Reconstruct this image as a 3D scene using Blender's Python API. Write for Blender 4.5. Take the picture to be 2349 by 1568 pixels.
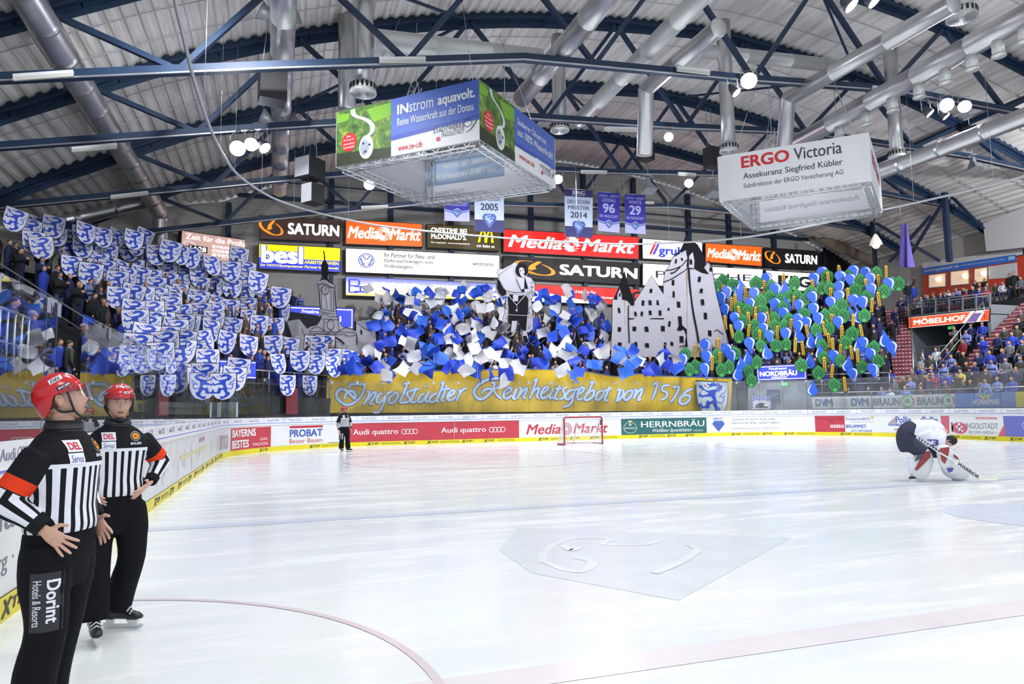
import bpy, bmesh, math, random
from mathutils import Vector, Matrix
from mathutils.geometry import tessellate_polygon
from mathutils.bvhtree import BVHTree
PI = math.pi
for o in list(bpy.data.objects):
    bpy.data.objects.remove(o)
S = bpy.context.scene
COL = S.collection
# ---------------------------------------------------------------- camera
F = 1595.114; PITCH = .0973319; ROLL = -.0127476; YAW = .3196929
CAM = Vector((2.07425, -4.16453, 1.61869))
FW = Vector((math.sin(YAW)*math.cos(PITCH), math.cos(YAW)*math.cos(PITCH), math.sin(PITCH)))
RT = Vector((math.cos(YAW), -math.sin(YAW), 0)); UP = RT.cross(FW)
R2 = math.cos(ROLL)*RT + math.sin(ROLL)*UP
U2 = -math.sin(ROLL)*RT + math.cos(ROLL)*UP
cam_d = bpy.data.cameras.new('camera'); cam = bpy.data.objects.new('camera', cam_d); COL.objects.link(cam)
cam_d.sensor_width = 36; cam_d.lens = F/2349*36; cam_d.clip_end = 300; cam_d.clip_start = .05
M3 = Matrix((R2, U2, -FW)).transposed()
cam.matrix_world = Matrix.Translation(CAM) @ M3.to_4x4()
S.camera = cam
# ---------------------------------------------------------------- world, lights, exposure
W = bpy.data.worlds.new('world'); S.world = W; W.use_nodes = True
W.node_tree.nodes['Background'].inputs[0].default_value = (.80, .88, 1, 1)
W.node_tree.nodes['Background'].inputs[1].default_value = .78
S.view_settings.view_transform = 'Standard'; S.view_settings.look = 'None'
S.view_settings.exposure = 0.0; S.view_settings.gamma = 1; S.view_settings.use_curve_mapping = False
S.cycles.max_bounces = 6; S.cycles.diffuse_bounces = 3; S.cycles.glossy_bounces = 3
S.cycles.transparent_max_bounces = 16; S.cycles.transmission_bounces = 4
S.cycles.sample_clamp_indirect = 4
def area(loc, size, power, color=(1, .985, .965), rot=(0, 0, 0)):
    d = bpy.data.lights.new('hall_light', 'AREA'); d.size = size; d.energy = power; d.color = color
    o = bpy.data.objects.new('hall_light', d); o.location = loc; o.rotation_euler = rot; COL.objects.link(o); return o
for x in (4, 16, 28):
    area((x, -9, 15), 5, 700); area((x, 5, 14.6), 4, 740)
def spot(loc, aim, power, angle=120, color=(.94, .96, 1), r=.2):
    d = bpy.data.lights.new('flood_fill_beam', 'SPOT'); d.energy = power; d.spot_size = math.radians(angle)
    d.spot_blend = .6; d.shadow_soft_size = r; d.color = color
    o = bpy.data.objects.new('flood_fill_beam', d); o.location = loc
    o.rotation_euler = (Vector(aim)-Vector(loc)).to_track_quat('-Z', 'Y').to_euler(); COL.objects.link(o); return o
# floods over the stands (the beams of the lamps built further down)
for x, y in ((.4, 15.5), (10.5, 27.5), (17, 28), (27, 26.5), (33, 18)):
    spot((x, y, 13.6), (x, y+9, 2), 3000, 150)
    spot((x, y-1, 13.6), (x, y-6, 0), 1200, 150)
spot((40, 14, 13.0), (46, 27, 8), 6500, 140)  # extra spot added to brighten the right stand, no lamp is built here
# ---------------------------------------------------------------- pixel -> point on a plane of the hall
def ray(px, py): return FW + (px-1174.5)/F*R2 + (784-py)/F*U2
def onax(ax, v, px, py):
    d = ray(px, py); return CAM + d*((v-CAM[ax])/d[ax])
def onpl(P0, n, px, py):
    d = ray(px, py); return CAM + d*((Vector(P0)-CAM).dot(n)/d.dot(n))
def proj(P):
    d = Vector(P)-CAM; D = d.dot(FW)
    return (1174.5+F*d.dot(R2)/D, 784-F*d.dot(U2)/D, D)
rnd = random.Random(7)
def jit(a): return rnd.uniform(-a, a)
# ---------------------------------------------------------------- materials
MATS = {}
def mat(name, col, rough=.6, metal=0., emit=0., ecol=None, alpha=1., bump=0., bscale=8., var=0., trans=0., spec=.5):
    if name in MATS: return MATS[name]
    m = bpy.data.materials.new(name); m.use_nodes = True; nt = m.node_tree
    b = nt.nodes['Principled BSDF']
    b.inputs['Base Color'].default_value = (*col, 1); b.inputs['Roughness'].default_value = rough
    b.inputs['Metallic'].default_value = metal; b.inputs['Specular IOR Level'].default_value = spec
    if emit: b.inputs['Emission Color'].default_value = (*(ecol or col), 1); b.inputs['Emission Strength'].default_value = emit
    if bump or var:
        tc = nt.nodes.new('ShaderNodeTexCoord'); n = nt.nodes.new('ShaderNodeTexNoise')
        n.inputs['Scale'].default_value = bscale; n.inputs['Detail'].default_value = 4
        nt.links.new(tc.outputs['Object'], n.inputs['Vector'])
        if bump:
            bp = nt.nodes.new('ShaderNodeBump'); bp.inputs['Strength'].default_value = bump; bp.inputs['Distance'].default_value = .05
            nt.links.new(n.outputs['Fac'], bp.inputs['Height']); nt.links.new(bp.outputs['Normal'], b.inputs['Normal'])
        if var:
            r = nt.nodes.new('ShaderNodeValToRGB'); r.color_ramp.elements[0].position = .3; r.color_ramp.elements[1].position = .7
            r.color_ramp.elements[0].color = (*[c*(1-var) for c in col], 1); r.color_ramp.elements[1].color = (*[min(1, c*(1+var*.5)) for c in col], 1)
            nt.links.new(n.outputs['Fac'], r.inputs['Fac']); nt.links.new(r.outputs['Color'], b.inputs['Base Color'])
    MATS[name] = m; return m
def sr(r, g, b):
    f = lambda c: ((c/255+.055)/1.055)**2.4 if c > 10 else c/255/12.92
    return (f(r), f(g), f(b))
def lit(name, rgb, e=1.0):            # the face of a backlit sign
    c = sr(*rgb); return mat('lit_'+name, c, .5, 0, e, c)
white = mat('white_paint', (.80, .82, .84), .5, var=.06, bscale=3)
black = mat('black_paint', (.012, .013, .016), .5)
steel = mat('galvanised_steel', (.62, .64, .66), .32, .9, var=.12, bscale=2)
navy = mat('navy_steel', (.012, .035, .085), .5, var=.25, bscale=1.5)
# ---------------------------------------------------------------- mesh builder
class MB:
    def __init__(s): s.v = []; s.f = []; s.m = []; s.s = []; s.mats = []
    def mi(s, m):
        if m not in s.mats: s.mats.append(m)
        return s.mats.index(m)
    def add(s, vs, fs, m, smooth=False):
        o = len(s.v); s.v.extend([tuple(v) for v in vs]); i = s.mi(m)
        for f in fs:
            s.f.append([o+k for k in f]); s.m.append(i); s.s.append(smooth)
    def quad(s, a, b, c, d, m): s.add([a, b, c, d], [(0, 1, 2, 3)], m)
    def box(s, c, sz, m, ax=None):
        c = Vector(c); X, Y, Z = ax if ax else (Vector((1, 0, 0)), Vector((0, 1, 0)), Vector((0, 0, 1)))
        h = [k/2 for k in sz]; vs = []
        for i in (-1, 1):
            for j in (-1, 1):
                for k in (-1, 1): vs.append(c + X*i*h[0] + Y*j*h[1] + Z*k*h[2])
        s.add(vs, [(0, 1, 3, 2), (4, 6, 7, 5), (0, 4, 5, 1), (2, 3, 7, 6), (0, 2, 6, 4), (1, 5, 7, 3)], m)
    def bar(s, a, b, w, h, m, up=(0, 0, 1)):      # rectangular bar from a to b
        a = Vector(a); b = Vector(b); Z = (b-a); L = Z.length; Z = Z/L; u = Vector(up)
        X = u.cross(Z)
        if X.length < 1e-3: X = Vector((1, 0, 0)).cross(Z)
        X.normalize(); Y = Z.cross(X); s.box((a+b)/2, (w, h, L), m, (X, Y, Z))
    def tube(s, pts, r, m, n=8, caps=True, smooth=True, closed=False):
        pts = [Vector(p) for p in pts]; N = len(pts); rr = r if isinstance(r, (list, tuple)) else [r]*N
        t0 = (pts[1]-pts[0]).normalized(); u = t0.orthogonal().normalized(); vs = []
        for i, p in enumerate(pts):
            if closed: t = (pts[(i+1) % N]-pts[i-1]).normalized()
            else: t = (pts[min(i+1, N-1)]-pts[max(i-1, 0)]).normalized()
            u = (u-t*u.dot(t)); u.normalize(); w = t.cross(u)
            q = rr[i] if isinstance(rr[i], (list, tuple)) else (rr[i], rr[i])
            for k in range(n):
                a = 2*PI*k/n; vs.append(p + u*math.cos(a)*q[0] + w*math.sin(a)*q[1])
        fs = []
        for i in range(N if closed else N-1):
            j = (i+1) % N
            for k in range(n): fs.append((i*n+k, i*n+(k+1) % n, j*n+(k+1) % n, j*n+k))
        if caps and not closed: fs += [tuple(range(n))[::-1], tuple((N-1)*n+k for k in range(n))]
        s.add(vs, fs, m, smooth)
    def loft(s, rings, m, caps=True, smooth=True, closed_ring=True):
        n = len(rings[0]); vs = [p for r in rings for p in r]; fs = []
        for i in range(len(rings)-1):
            for k in range(n if closed_ring else n-1): fs.append((i*n+k, i*n+(k+1) % n, (i+1)*n+(k+1) % n, (i+1)*n+k))
        if caps: fs += [tuple(range(n))[::-1], tuple((len(rings)-1)*n+k for k in range(n))]
        s.add(vs, fs, m, smooth)
    def sphere(s, c, r, m, nu=10, nv=8, ax=None):
        c = Vector(c); r = r if isinstance(r, (list, tuple)) else (r, r, r)
        X, Y, Z = ax if ax else (Vector((1, 0, 0)), Vector((0, 1, 0)), Vector((0, 0, 1)))
        vs = [c+Z*r[2]]
        for j in range(1, nv):
            t = PI*j/nv
            for i in range(nu):
                a = 2*PI*i/nu; vs.append(c + X*r[0]*math.sin(t)*math.cos(a) + Y*r[1]*math.sin(t)*math.sin(a) + Z*r[2]*math.cos(t))
        vs.append(c-Z*r[2]); fs = []
        for i in range(nu):
            fs.append((0, 1+i, 1+(i+1) % nu)); b = 1+(nv-2)*nu; fs.append((b+i, len(vs)-1, b+(i+1) % nu))
        for j in range(nv-2):
            for i in range(nu):
                fs.append((1+j*nu+i, 1+(j+1)*nu+i, 1+(j+1)*nu+(i+1) % nu, 1+j*nu+(i+1) % nu))
        s.add(vs, fs, m, True)
    def poly(s, pts, m):
        pts = [Vector(p) for p in pts]
        s.add(pts, [tuple(t) for t in tessellate_polygon([pts])], m)
    def slab(s, pts, off, m, m2=None):      # a thick plate: outline pts, thickness vector off
        pts = [Vector(p) for p in pts]; off = Vector(off); n = len(pts)
        tr = [tuple(t) for t in tessellate_polygon([pts])]
        s.add(pts, tr, m); s.add([p+off for p in pts], [t[::-1] for t in tr], m2 or m)
        s.add(pts+[p+off for p in pts], [(i, (i+1) % n, n+(i+1) % n, n+i) for i in range(n)], m2 or m)
    def mesh(s, name):
        me = bpy.data.meshes.new(name); me.from_pydata(s.v, [], s.f)
        for m in s.mats: me.materials.append(m)
        me.polygons.foreach_set('material_index', s.m); me.polygons.foreach_set('use_smooth', s.s); me.update(); return me
    def build(s, name, parent=None, loc=None):
        o = bpy.data.objects.new(name, s.mesh(name)); COL.objects.link(o)
        if parent: o.parent = parent
        if loc is not None: o.location = loc
        return o
def tag(o, label=None, cat=None, group=None, kind=None):
    if label: o['label'] = label
    if cat: o['category'] = cat
    if group: o['group'] = group
    if kind: o['kind'] = kind
    return o
def empty(name, label, cat, loc=(0, 0, 0), rz=0, group=None):
    o = bpy.data.objects.new(name, None); COL.objects.link(o); o.location = loc; o.rotation_euler = (0, 0, rz)
    o.empty_display_size = .1
    return tag(o, label, cat, group)
def local(root, mb):                  # world-coordinate geometry into a root's own frame (location only)
    L = root.location; mb.v = [(v[0]-L[0], v[1]-L[1], v[2]-L[2]) for v in mb.v]; return mb
def part(name, mb, root, label=None):
    o = local(root, mb).build(name, root)
    if label: o['label'] = label
    return o
ORD = 'first second third fourth fifth sixth seventh eighth ninth tenth eleventh twelfth thirteenth fourteenth fifteenth sixteenth seventeenth eighteenth nineteenth twentieth'.split()
def nth(i):
    if i < 20: return ORD[i]
    t = 'twenty thirty forty fifty sixty seventy eighty ninety'.split()
    k = i+1
    if k % 10 == 0: return ['thirtieth', 'fortieth', 'fiftieth', 'sixtieth', 'seventieth', 'eightieth', 'ninetieth'][k//10-3]
    return t[k//10-2]+'-'+ORD[k % 10-1]
def ranks(items, fmt, per):           # items: (object, px, py, desc); labels by rank from the front and place from the left
    items = sorted(items, key=lambda t: -t[2]); k = 0; r = 0
    while k < len(items):
        row = sorted(items[k:k+per], key=lambda t: t[1])
        for i, (o, px, py, d) in enumerate(row): o['label'] = fmt.format(d=d, i=nth(i), r=nth(r))
        k += per; r += 1
# ---------------------------------------------------------------- flat art: lettering, marks, drawings
_T = {}
def glyphs(s, bold=0., shear=0.):
    k = (s, bold, shear)
    if k not in _T:
        c = bpy.data.curves.new('t', 'FONT'); c.body = s; c.size = 1; c.resolution_u = 3; c.offset = bold; c.shear = shear; c.dimensions = '2D'; c.fill_mode = 'FRONT'
        o = bpy.data.objects.new('t', c); COL.objects.link(o)
        dg = bpy.context.evaluated_depsgraph_get(); me = bpy.data.meshes.new_from_object(o.evaluated_get(dg))
        vs = [(v.co.x, v.co.y) for v in me.vertices]; fs = [tuple(p.vertices) for p in me.polygons]
        bpy.data.objects.remove(o); bpy.data.curves.remove(c); bpy.data.meshes.remove(me)
        xs = [v[0] for v in vs] or [0, 1]; ys = [v[1] for v in vs] or [0, 1]
        _T[k] = (vs, fs, min(xs), min(ys), max(xs), max(ys))
    return _T[k]
def smooth(pts, n=6, closed=False):
    P = [Vector(p) for p in pts]; N = len(P); out = []
    for i in range(N if closed else N-1):
        g = (lambda k: P[k % N]) if closed else (lambda k: P[max(0, min(N-1, k))])
        a, b, c, d = g(i-1), g(i), g(i+1), g(i+2)
        for k in range(n):
            t = k/n; out.append(.5*((2*b)+(c-a)*t+(2*a-5*b+4*c-d)*t*t+(3*b-a-3*c+d)*t**3))
    if not closed: out.append(P[-1])
    return out
class Art:
    def __init__(s, step=0): s.it = []; s.step = step
    def raw(s, vs, fs, m, L=0): s.it.append((vs, fs, m, L))
    def rect(s, x0, y0, x1, y1, m, L=0, nx=1, ny=1, sk=0):
        if s.step: nx = max(nx, int(abs(x1-x0)/s.step))
        vs = []; fs = []
        for j in range(ny+1):
            for i in range(nx+1):
                y = y0+(y1-y0)*j/ny; vs.append((x0+(x1-x0)*i/nx+sk*(j/ny), y))
        for j in range(ny):
            for i in range(nx): a = j*(nx+1)+i; fs.append((a, a+1, a+nx+2, a+nx+1))
        s.raw(vs, fs, m, L)
    def poly(s, pts, m, L=1):
        P = [Vector((p[0], p[1], 0)) for p in pts]
        s.raw([(p.x, p.y) for p in P], [tuple(t) for t in tessellate_polygon([P])], m, L)
    def disk(s, x, y, r, m, L=1, ry=None, n=20):
        ry = ry or r; s.raw([(x+r*math.cos(2*PI*k/n), y+ry*math.sin(2*PI*k/n)) for k in range(n)], [tuple(range(n))], m, L)
    def ring(s, x, y, r, w, m, L=1, ry=None, n=20, a0=0, a1=2*PI):
        ry = ry or r; vs = []; q = ry/r
        for k in range(n+1):
            a = a0+(a1-a0)*k/n; c, d = math.cos(a), math.sin(a)
            vs += [(x+r*c, y+ry*d), (x+(r-w)*c, y+(ry-w*q)*d)]
        s.raw(vs, [(2*k, 2*k+2, 2*k+3, 2*k+1) for k in range(n)], m, L)
    def stroke(s, pts, w, m, L=1, sm=0, closed=False):
        P = [Vector((p[0], p[1], 0)) for p in pts]
        if sm: P = smooth(P, sm, closed)
        N = len(P); vs = []
        for i, p in enumerate(P):
            t = P[min(i+1, N-1)]-P[max(0, i-1)]
            if t.length < 1e-9: t = Vector((1, 0, 0))
            t.normalize(); n = Vector((-t.y, t.x, 0)); q = w(i/(N-1)) if callable(w) else w
            vs += [(p.x+n.x*q/2, p.y+n.y*q/2), (p.x-n.x*q/2, p.y-n.y*q/2)]
        s.raw(vs, [(2*k, 2*k+2, 2*k+3, 2*k+1) for k in range(N-1)], m, L)
    def text(s, t, x0, y0, x1, y1, m, L=1, bold=0., shear=0., keep=False):
        vs, fs, a, b, c, d = glyphs(t, 0., shear)
        bx = max(bold, 0); a -= bx; c += bx; b -= bx*.7; d += bx*.7
        sx = (x1-x0)/max(c-a, 1e-6); sy = (y1-y0)/max(d-b, 1e-6)
        if keep: sx = sy = min(sx, sy); x0 += ((x1-x0)-(c-a)*sx)/2; y0 += ((y1-y0)-(d-b)*sy)/2
        cp = [(0, 0)] if bx == 0 else ([(-bx, 0), (bx, 0)] if bx < .013 else [(-bx, -bx*.7), (bx, bx*.7), (-bx, bx*.7), (bx, -bx*.7)]+([(0, 0)] if bx > .04 else []))
        for i, (dx, dy) in enumerate(cp): s.raw([(x0+(v[0]+dx-a)*sx, y0+(v[1]+dy-b)*sy) for v in vs], fs, m, L+.18*i)
    def to(s, mb, fn):                # fn(u, v, layer) -> point
        for vs, fs, m, L in s.it: mb.add([fn(v[0], v[1], L) for v in vs], fs, m)
def plane_map(o, U, V, N, eps=.004):
    o, U, V, N = Vector(o), Vector(U), Vector(V), Vector(N)
    return lambda u, v, L: o+U*u+V*v+N*eps*L
def quad_map(TL, TR, BR, BL, eps=.006, front=None):     # (0..1, 0..1), v up
    TL, TR, BR, BL = map(Vector, (TL, TR, BR, BL)); N = (TR-TL).cross(TL-BL).normalized()
    if N.dot(CAM-TL) < 0: N = -N
    return lambda u, v, L: (BL*(1-u)+BR*u)*(1-v)+(TL*(1-u)+TR*u)*v+N*eps*L
# ================================================================ rink path
RX, RY, RR = 32.0, 29.75, 7.2
ARC = RR*PI/2
S1 = RY-RR+8; S2 = S1+ARC; S3 = S2+RX-2*RR; S4 = S3+ARC; S5 = S4+17
def path(s):                          # -> (x, y), tangent, outward normal
    if s < S1: return Vector((0, -8+s, 0)), Vector((-1, 0, 0))
    if s < S2:
        a = PI-(s-S1)/RR; return Vector((RR+RR*math.cos(a), RY-RR+RR*math.sin(a), 0)), Vector((math.cos(a), math.sin(a), 0))
    if s < S3: return Vector((RR+s-S2, RY, 0)), Vector((0, 1, 0))
    if s < S4:
        a = PI/2-(s-S3)/RR; return Vector((RX-RR+RR*math.cos(a), RY-RR+RR*math.sin(a), 0)), Vector((math.cos(a), math.sin(a), 0))
    return Vector((RX, RY-RR-(s-S4), 0)), Vector((1, 0, 0))
def PT(s, z, off=0.):
    p, n = path(s); return p+n*off+Vector((0, 0, z))
def s_at(px, z=.6, off=0., lo=9.0, hi=None):     # path length where the boards pass image column px
    best = None; s = lo; hi = hi or S5
    while s < hi:
        P = PT(s, z, off); x, y, D = proj(P)
        if D > .5 and (best is None or abs(x-px) < best[0]): best = (abs(x-px), s)
        s += .02
    return best[1]
# ---------------------------------------------------------------- ice
def ice_mat():
    m = bpy.data.materials.new('ice'); m.use_nodes = True; nt = m.node_tree; N = nt.nodes; Lk = nt.links.new
    b = N['Principled BSDF']; tc = N.new('ShaderNodeTexCoord')
    def noise(sc, scale, detail=5, rough=.6, dist=0, rot=0):
        mp = N.new('ShaderNodeMapping'); mp.inputs['Scale'].default_value = sc; mp.inputs['Rotation'].default_value = (0, 0, rot)
        Lk(tc.outputs['Object'], mp.inputs['Vector'])
        n = N.new('ShaderNodeTexNoise'); n.inputs['Scale'].default_value = scale; n.inputs['Detail'].default_value = detail
        n.inputs['Roughness'].default_value = rough; n.inputs['Distortion'].default_value = dist
        Lk(mp.outputs['Vector'], n.inputs['Vector']); return n.outputs['Fac']
    def ramp(x, a, c):
        r = N.new('ShaderNodeMapRange'); r.inputs['From Min'].default_value = a; r.inputs['From Max'].default_value = c
        Lk(x, r.inputs['Value']); return r.outputs['Result']
    def mix(f, a, c):
        x = N.new('ShaderNodeMix'); x.data_type = 'RGBA'
        if isinstance(f, float): x.inputs[0].default_value = f
        else: Lk(f, x.inputs[0])
        for i, q in ((6, a), (7, c)):
            if isinstance(q, tuple): x.inputs[i].default_value = (*q, 1)
            else: Lk(q, x.inputs[i])
        return x.outputs[2]
    big = ramp(noise((1, 1, 1), .22, 3), .35, .68)
    streak = ramp(noise((.35, 2.2, 1), 1.1, 8, .7, .6, .25), .48, .70)
    streak2 = ramp(noise((.5, 1.6, 1), .8, 8, .75, 1.2, -.9), .55, .72)
    cut = ramp(noise((.15, 6, 1), 1.6, 6, .7, 2.5, .5), .64, .70)
    cut2 = ramp(noise((6, .12, 1), 1.4, 6, .7, 2.0, .3), .66, .71)
    c = mix(big, (.80, .865, .88), (.865, .90, .915))
    c = mix(streak, c, (.905, .925, .94)); c = mix(streak2, c, (.915, .94, .95))
    c = mix(cut, c, (.96, .98, .985)); c = mix(cut2, c, (.95, .975, .98))
    Lk(c, b.inputs['Base Color'])
    r = N.new('ShaderNodeMapRange'); r.inputs['To Min'].default_value = .16; r.inputs['To Max'].default_value = .42
    Lk(streak, r.inputs['Value']); Lk(r.outputs['Result'], b.inputs['Roughness'])
    bp = N.new('ShaderNodeBump'); bp.inputs['Strength'].default_value = .12; bp.inputs['Distance'].default_value = .02
    Lk(cut, bp.inputs['Height']); Lk(bp.outputs['Normal'], b.inputs['Normal']); b.inputs['IOR'].default_value = 1.31
    return m
ICE = ice_mat()
mb = MB(); out = [PT(s, 0) for s in [-12, S1]+[S1+ARC*i/16 for i in range(1, 17)]+[S3]+[S3+ARC*i/16 for i in range(1, 17)]+[S4+42.55]]
mb.poly(out, ICE); floor = mb.build('floor_ice'); tag(floor, kind='structure')
def ice_mark(name, fn, col, z):
    m = mat(name, col, .25, var=.05, bscale=2.5); mb = MB(); fn(mb, m, z); o = mb.build(name, floor); return o
def seg(mb, a, b, w, m, z):
    a = Vector(a); b = Vector(b); n = (b-a).normalized(); n = Vector((-n.y, n.x))*w/2
    mb.quad((a.x-n.x, a.y-n.y, z), (b.x-n.x, b.y-n.y, z), (b.x+n.x, b.y+n.y, z), (a.x+n.x, a.y+n.y, z), m)
ice_mark('centre_line', lambda mb, m, z: seg(mb, (0, 0), (32, 0), .3, m, z), (.85, .805, .84), .003)
ice_mark('blue_line', lambda mb, m, z: seg(mb, (0, 6.97), (32, 6.97), .3, m, z), (.66, .75, .88), .003)
ice_mark('goal_line', lambda mb, m, z: seg(mb, (1.2, 25.17), (30.8, 25.17), .05, m, z), (.82, .62, .64), .003)
def circle(mb, c, r, w, a0, a1, m, z, n=64):
    vs = []
    for k in range(n+1):
        a = a0+(a1-a0)*k/n
        for q in (r-w/2, r+w/2): vs.append((c[0]+q*math.cos(a), c[1]+q*math.sin(a), z))
    mb.add(vs, [(2*k, 2*k+1, 2*k+3, 2*k+2) for k in range(n)], m)
ice_mark('referee_crease', lambda mb, m, z: circle(mb, (0, 0), 3, .06, -PI/2, PI/2, m, z), (.76, .66, .70), .004)
ice_mark('faceoff_circle', lambda mb, m, z: circle(mb, (15.5, 0), 4.5, .06, 0, 2*PI, m, z, 96), (.55, .66, .88), .004)
ice_mark('end_circle', lambda mb, m, z: [circle(mb, (x, 19.2), 4.5, .06, 0, 2*PI, m, z, 96) for x in (8.5, 23.5)], (.86, .70, .72), .004)
ice_mark('goal_crease', lambda mb, m, z: (circle(mb, (15.2, 25.17), 1.8, .06, PI, 2*PI, m, z)), (.80, .55, .60), .005)
def spotmark(mb, m, z):
    vs = [(12.6+1.25*math.cos(2*PI*k/40), 3.2+1.25*math.sin(2*PI*k/40), z) for k in range(40)]; mb.add(vs, [tuple(range(40))], m)
ice_mark('blue_patch', spotmark, (.68, .76, .92), .003)
def crest(mb, m, z):
    P = [onax(2, 0, *q) for q in ((1188, 1210), (1815, 1233), (1556, 1377), (1219, 1314), (1144, 1260))]
    mb.poly([(p.x, p.y, z) for p in P], m)
ice_mark('crest_marking', crest, (.74, .815, .86), .002)
def crest2(mb, m, z):
    k = 0
    for pts in ([(1245, 1290), (1250, 1265), (1290, 1240), (1345, 1233), (1400, 1236), (1380, 1246), (1420, 1250), (1480, 1248), (1510, 1240)],
                [(1245, 1285), (1290, 1305), (1335, 1310), (1360, 1290), (1320, 1278)], [(1290, 1250), (1310, 1262), (1330, 1255)],
                [(1500, 1315), (1560, 1290), (1600, 1262), (1580, 1250)]):
        P = smooth([onax(2, 0, *q) for q in pts], 5)
        A = Art(); k += 1; A.stroke([(p.x, p.y) for p in P], .1, m, 0); A.to(mb, lambda u, v, L: (u, v, z+.0006*k))
ice_mark('crest_head', crest2, (.84, .88, .91), .0035)
# wet lower floor around the rink
mb = MB(); fm = mat('concrete', (.16, .165, .17), .8, var=.3, bscale=.8, bump=.1)
mb.quad((-14, -20, -.03), (54, -20, -.03), (54, 48, -.03), (-14, 48, -.03), fm); tag(mb.build('floor_concrete'), kind='structure')
# ---------------------------------------------------------------- boards
pl_white = mat('board_white', (.80, .82, .82), .35, var=.05, bscale=1.3)
pl_grey = mat('board_scuffed', (.70, .73, .76), .4, var=.12, bscale=2.2)
kick = mat('kick_yellow', sr(232, 216, 40), .4, var=.06, bscale=4)
bluel = mat('rail_blue', sr(110, 130, 220), .4)
ink = mat('ink_dark', sr(60, 62, 72), .5)
red = mat('board_red', sr(196, 62, 78), .4, var=.08, bscale=1.5)
redt = mat('letter_red', sr(190, 50, 70), .45)
bluet = mat('letter_blue', sr(70, 92, 178), .45)
wt = mat('letter_white', (.86, .86, .87), .45)
green = mat('board_green', sr(46, 104, 104), .4, var=.08, bscale=1.5)
greyt = mat('letter_grey', sr(120, 128, 142), .5)
pale = mat('letter_pale', sr(188, 160, 170), .5)
violet = mat('board_violet', sr(112, 116, 196), .4)
def rings4(A, x, y, r, m, L=2, w=None, asp=1.0):
    for k in range(4): A.ring(x+k*r*1.45, y, r, w or r*.2, m, L, ry=r*asp, n=18)
def swirl(A, x, y, r, m, L=2, n=14, asp=1.):
    for k in range(n):
        a = 2*PI*k/n
        A.stroke([(x+asp*r*q*math.cos(a+1.3*q), y+r*q*math.sin(a+1.3*q)) for q in (.25, .45, .65, .85, 1.)], lambda t: r*(.05+.12*t)*(asp if asp < 1 else 1)**.5, m, L)
def mediamarkt(A, x0, y0, x1, y1, m, L=1, asp=1.):
    w = x1-x0
    bo = .016 if asp == 1. else .024; A.text('Media', x0, y0, x0+w*.41, y1-(y1-y0)*.02, m, L, bo, .28); A.text('Markt', x0+w*.565, y0, x1, y1, m, L, bo, .28)
    swirl(A, x0+w*.485, (y0+y1)/2-(y1-y0)*.02, (y1-y0)*.60, m, L+2, 14, asp)
def ad_plain(A, a, b): pass
def board(px0, px1, label, art, base=None, z=.0):
    a = px0 if isinstance(px0, float) else s_at(px0); b = px1 if isinstance(px1, float) else s_at(px1)
    r = empty('board_section', label, 'rink board', PT((a+b)/2, 0), group='boards around the rink')
    n = max(1, int((b-a)/.2)); mp = lambda u, v, L: PT(u, v, -.003*L)
    m1 = MB(); A = Art(.2); A.rect(a, .2, b, 1.1, base or pl_white, 0, n, 1); art(A, a, b) if art else None
    A.to(m1, mp)
    B = Art(); B.rect(a, 0, b, 1.1, pl_white, 0, n, 1); B.to(m1, lambda u, v, L: PT(u, v, .08)); part('panel', m1, r)
    m2 = MB(); K = Art(); K.rect(a, 0, b, .2, kick, 0, n, 1)
    k = math.ceil(a/2.9)
    while k*2.9 < b:
        u = k*2.9
        for d in (0, 1.75):
            if a < u+d and u+d+.62 < b: K.text('X', u+d, .03, u+d+.22, .17, ink, 1, .03, .2); K.text('TIP', u+d+.22, .06, u+d+.58, .15, ink, 1, .02, .2)
        if u+1.65 < b and a < u+.7: K.text('SPORTWETTEN', u+.7, .06, u+1.62, .14, ink, 1, 0, .2)
        k += 1
    K.to(m2, lambda u, v, L: PT(u, v, -.012-.003*L)); part('kick_plate', m2, r)
    m3 = MB()
    for z0, z1, mm, o in ((1.1, 1.175, pl_white, -.02), (1.175, 1.2, bluel, -.022)):
        A = Art(); A.rect(a, z0, b, z1, mm, 0, n, 1); A.to(m3, lambda u, v, L: PT(u, v, o))
    A = Art(); A.rect(a, -.02, b, .1, pl_white, 0, n, 1); A.to(m3, lambda u, v, L: PT(u, 1.2, v)); part('top_rail', m3, r)
    return r
def art_near(A, a, b):
    u = s_at(0, .5, 0, 8.5); A.text('alpha', u-1.0, .62, u+.30, 1.02, greyt, 1); A.text('burg ·', u-.35, .36, u+.30, .55, greyt, 1)
def art_scuff(A, a, b):
    for k in range(26):
        u = a+(b-a)*rnd.random(); w = rnd.uniform(.02, .10); z0 = rnd.uniform(.22, .6); A.rect(u, z0, u+w, z0+rnd.uniform(.15, .5), rnd.choice([pale, mat('scuff', sr(196, 200, 214), .5), mat('scuff_pink', sr(205, 186, 196), .5)]), 1)
    A.rect(a+(b-a)*.30, .62, a+(b-a)*.62, .70, mat('old_yellow', sr(216, 208, 150), .5), 2)
    A.text('EFHS', a+(b-a)*.52, .86, a+(b-a)*.60, .98, redt, 3); A.text('uma', a+(b-a)*.90, .3, a+(b-a)*.985, .85, pale, 3, .01)
def art_bayern(A, a, b):
    A.rect(a, .2, b, 1.05, red, 1, 6); w = b-a
    A.text('BAYERNS', a+w*.05, .70, a+w*.68, 1.0, wt, 2, .03); A.text('BESTES', a+w*.05, .27, a+w*.52, .58, wt, 2, .03)
    A.text('DAS', a+w*.78, .5, a+w*.93, .61, wt, 2); A.text('MAGAZIN', a+w*.62, .30, a+w*.94, .42, wt, 2)
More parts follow.
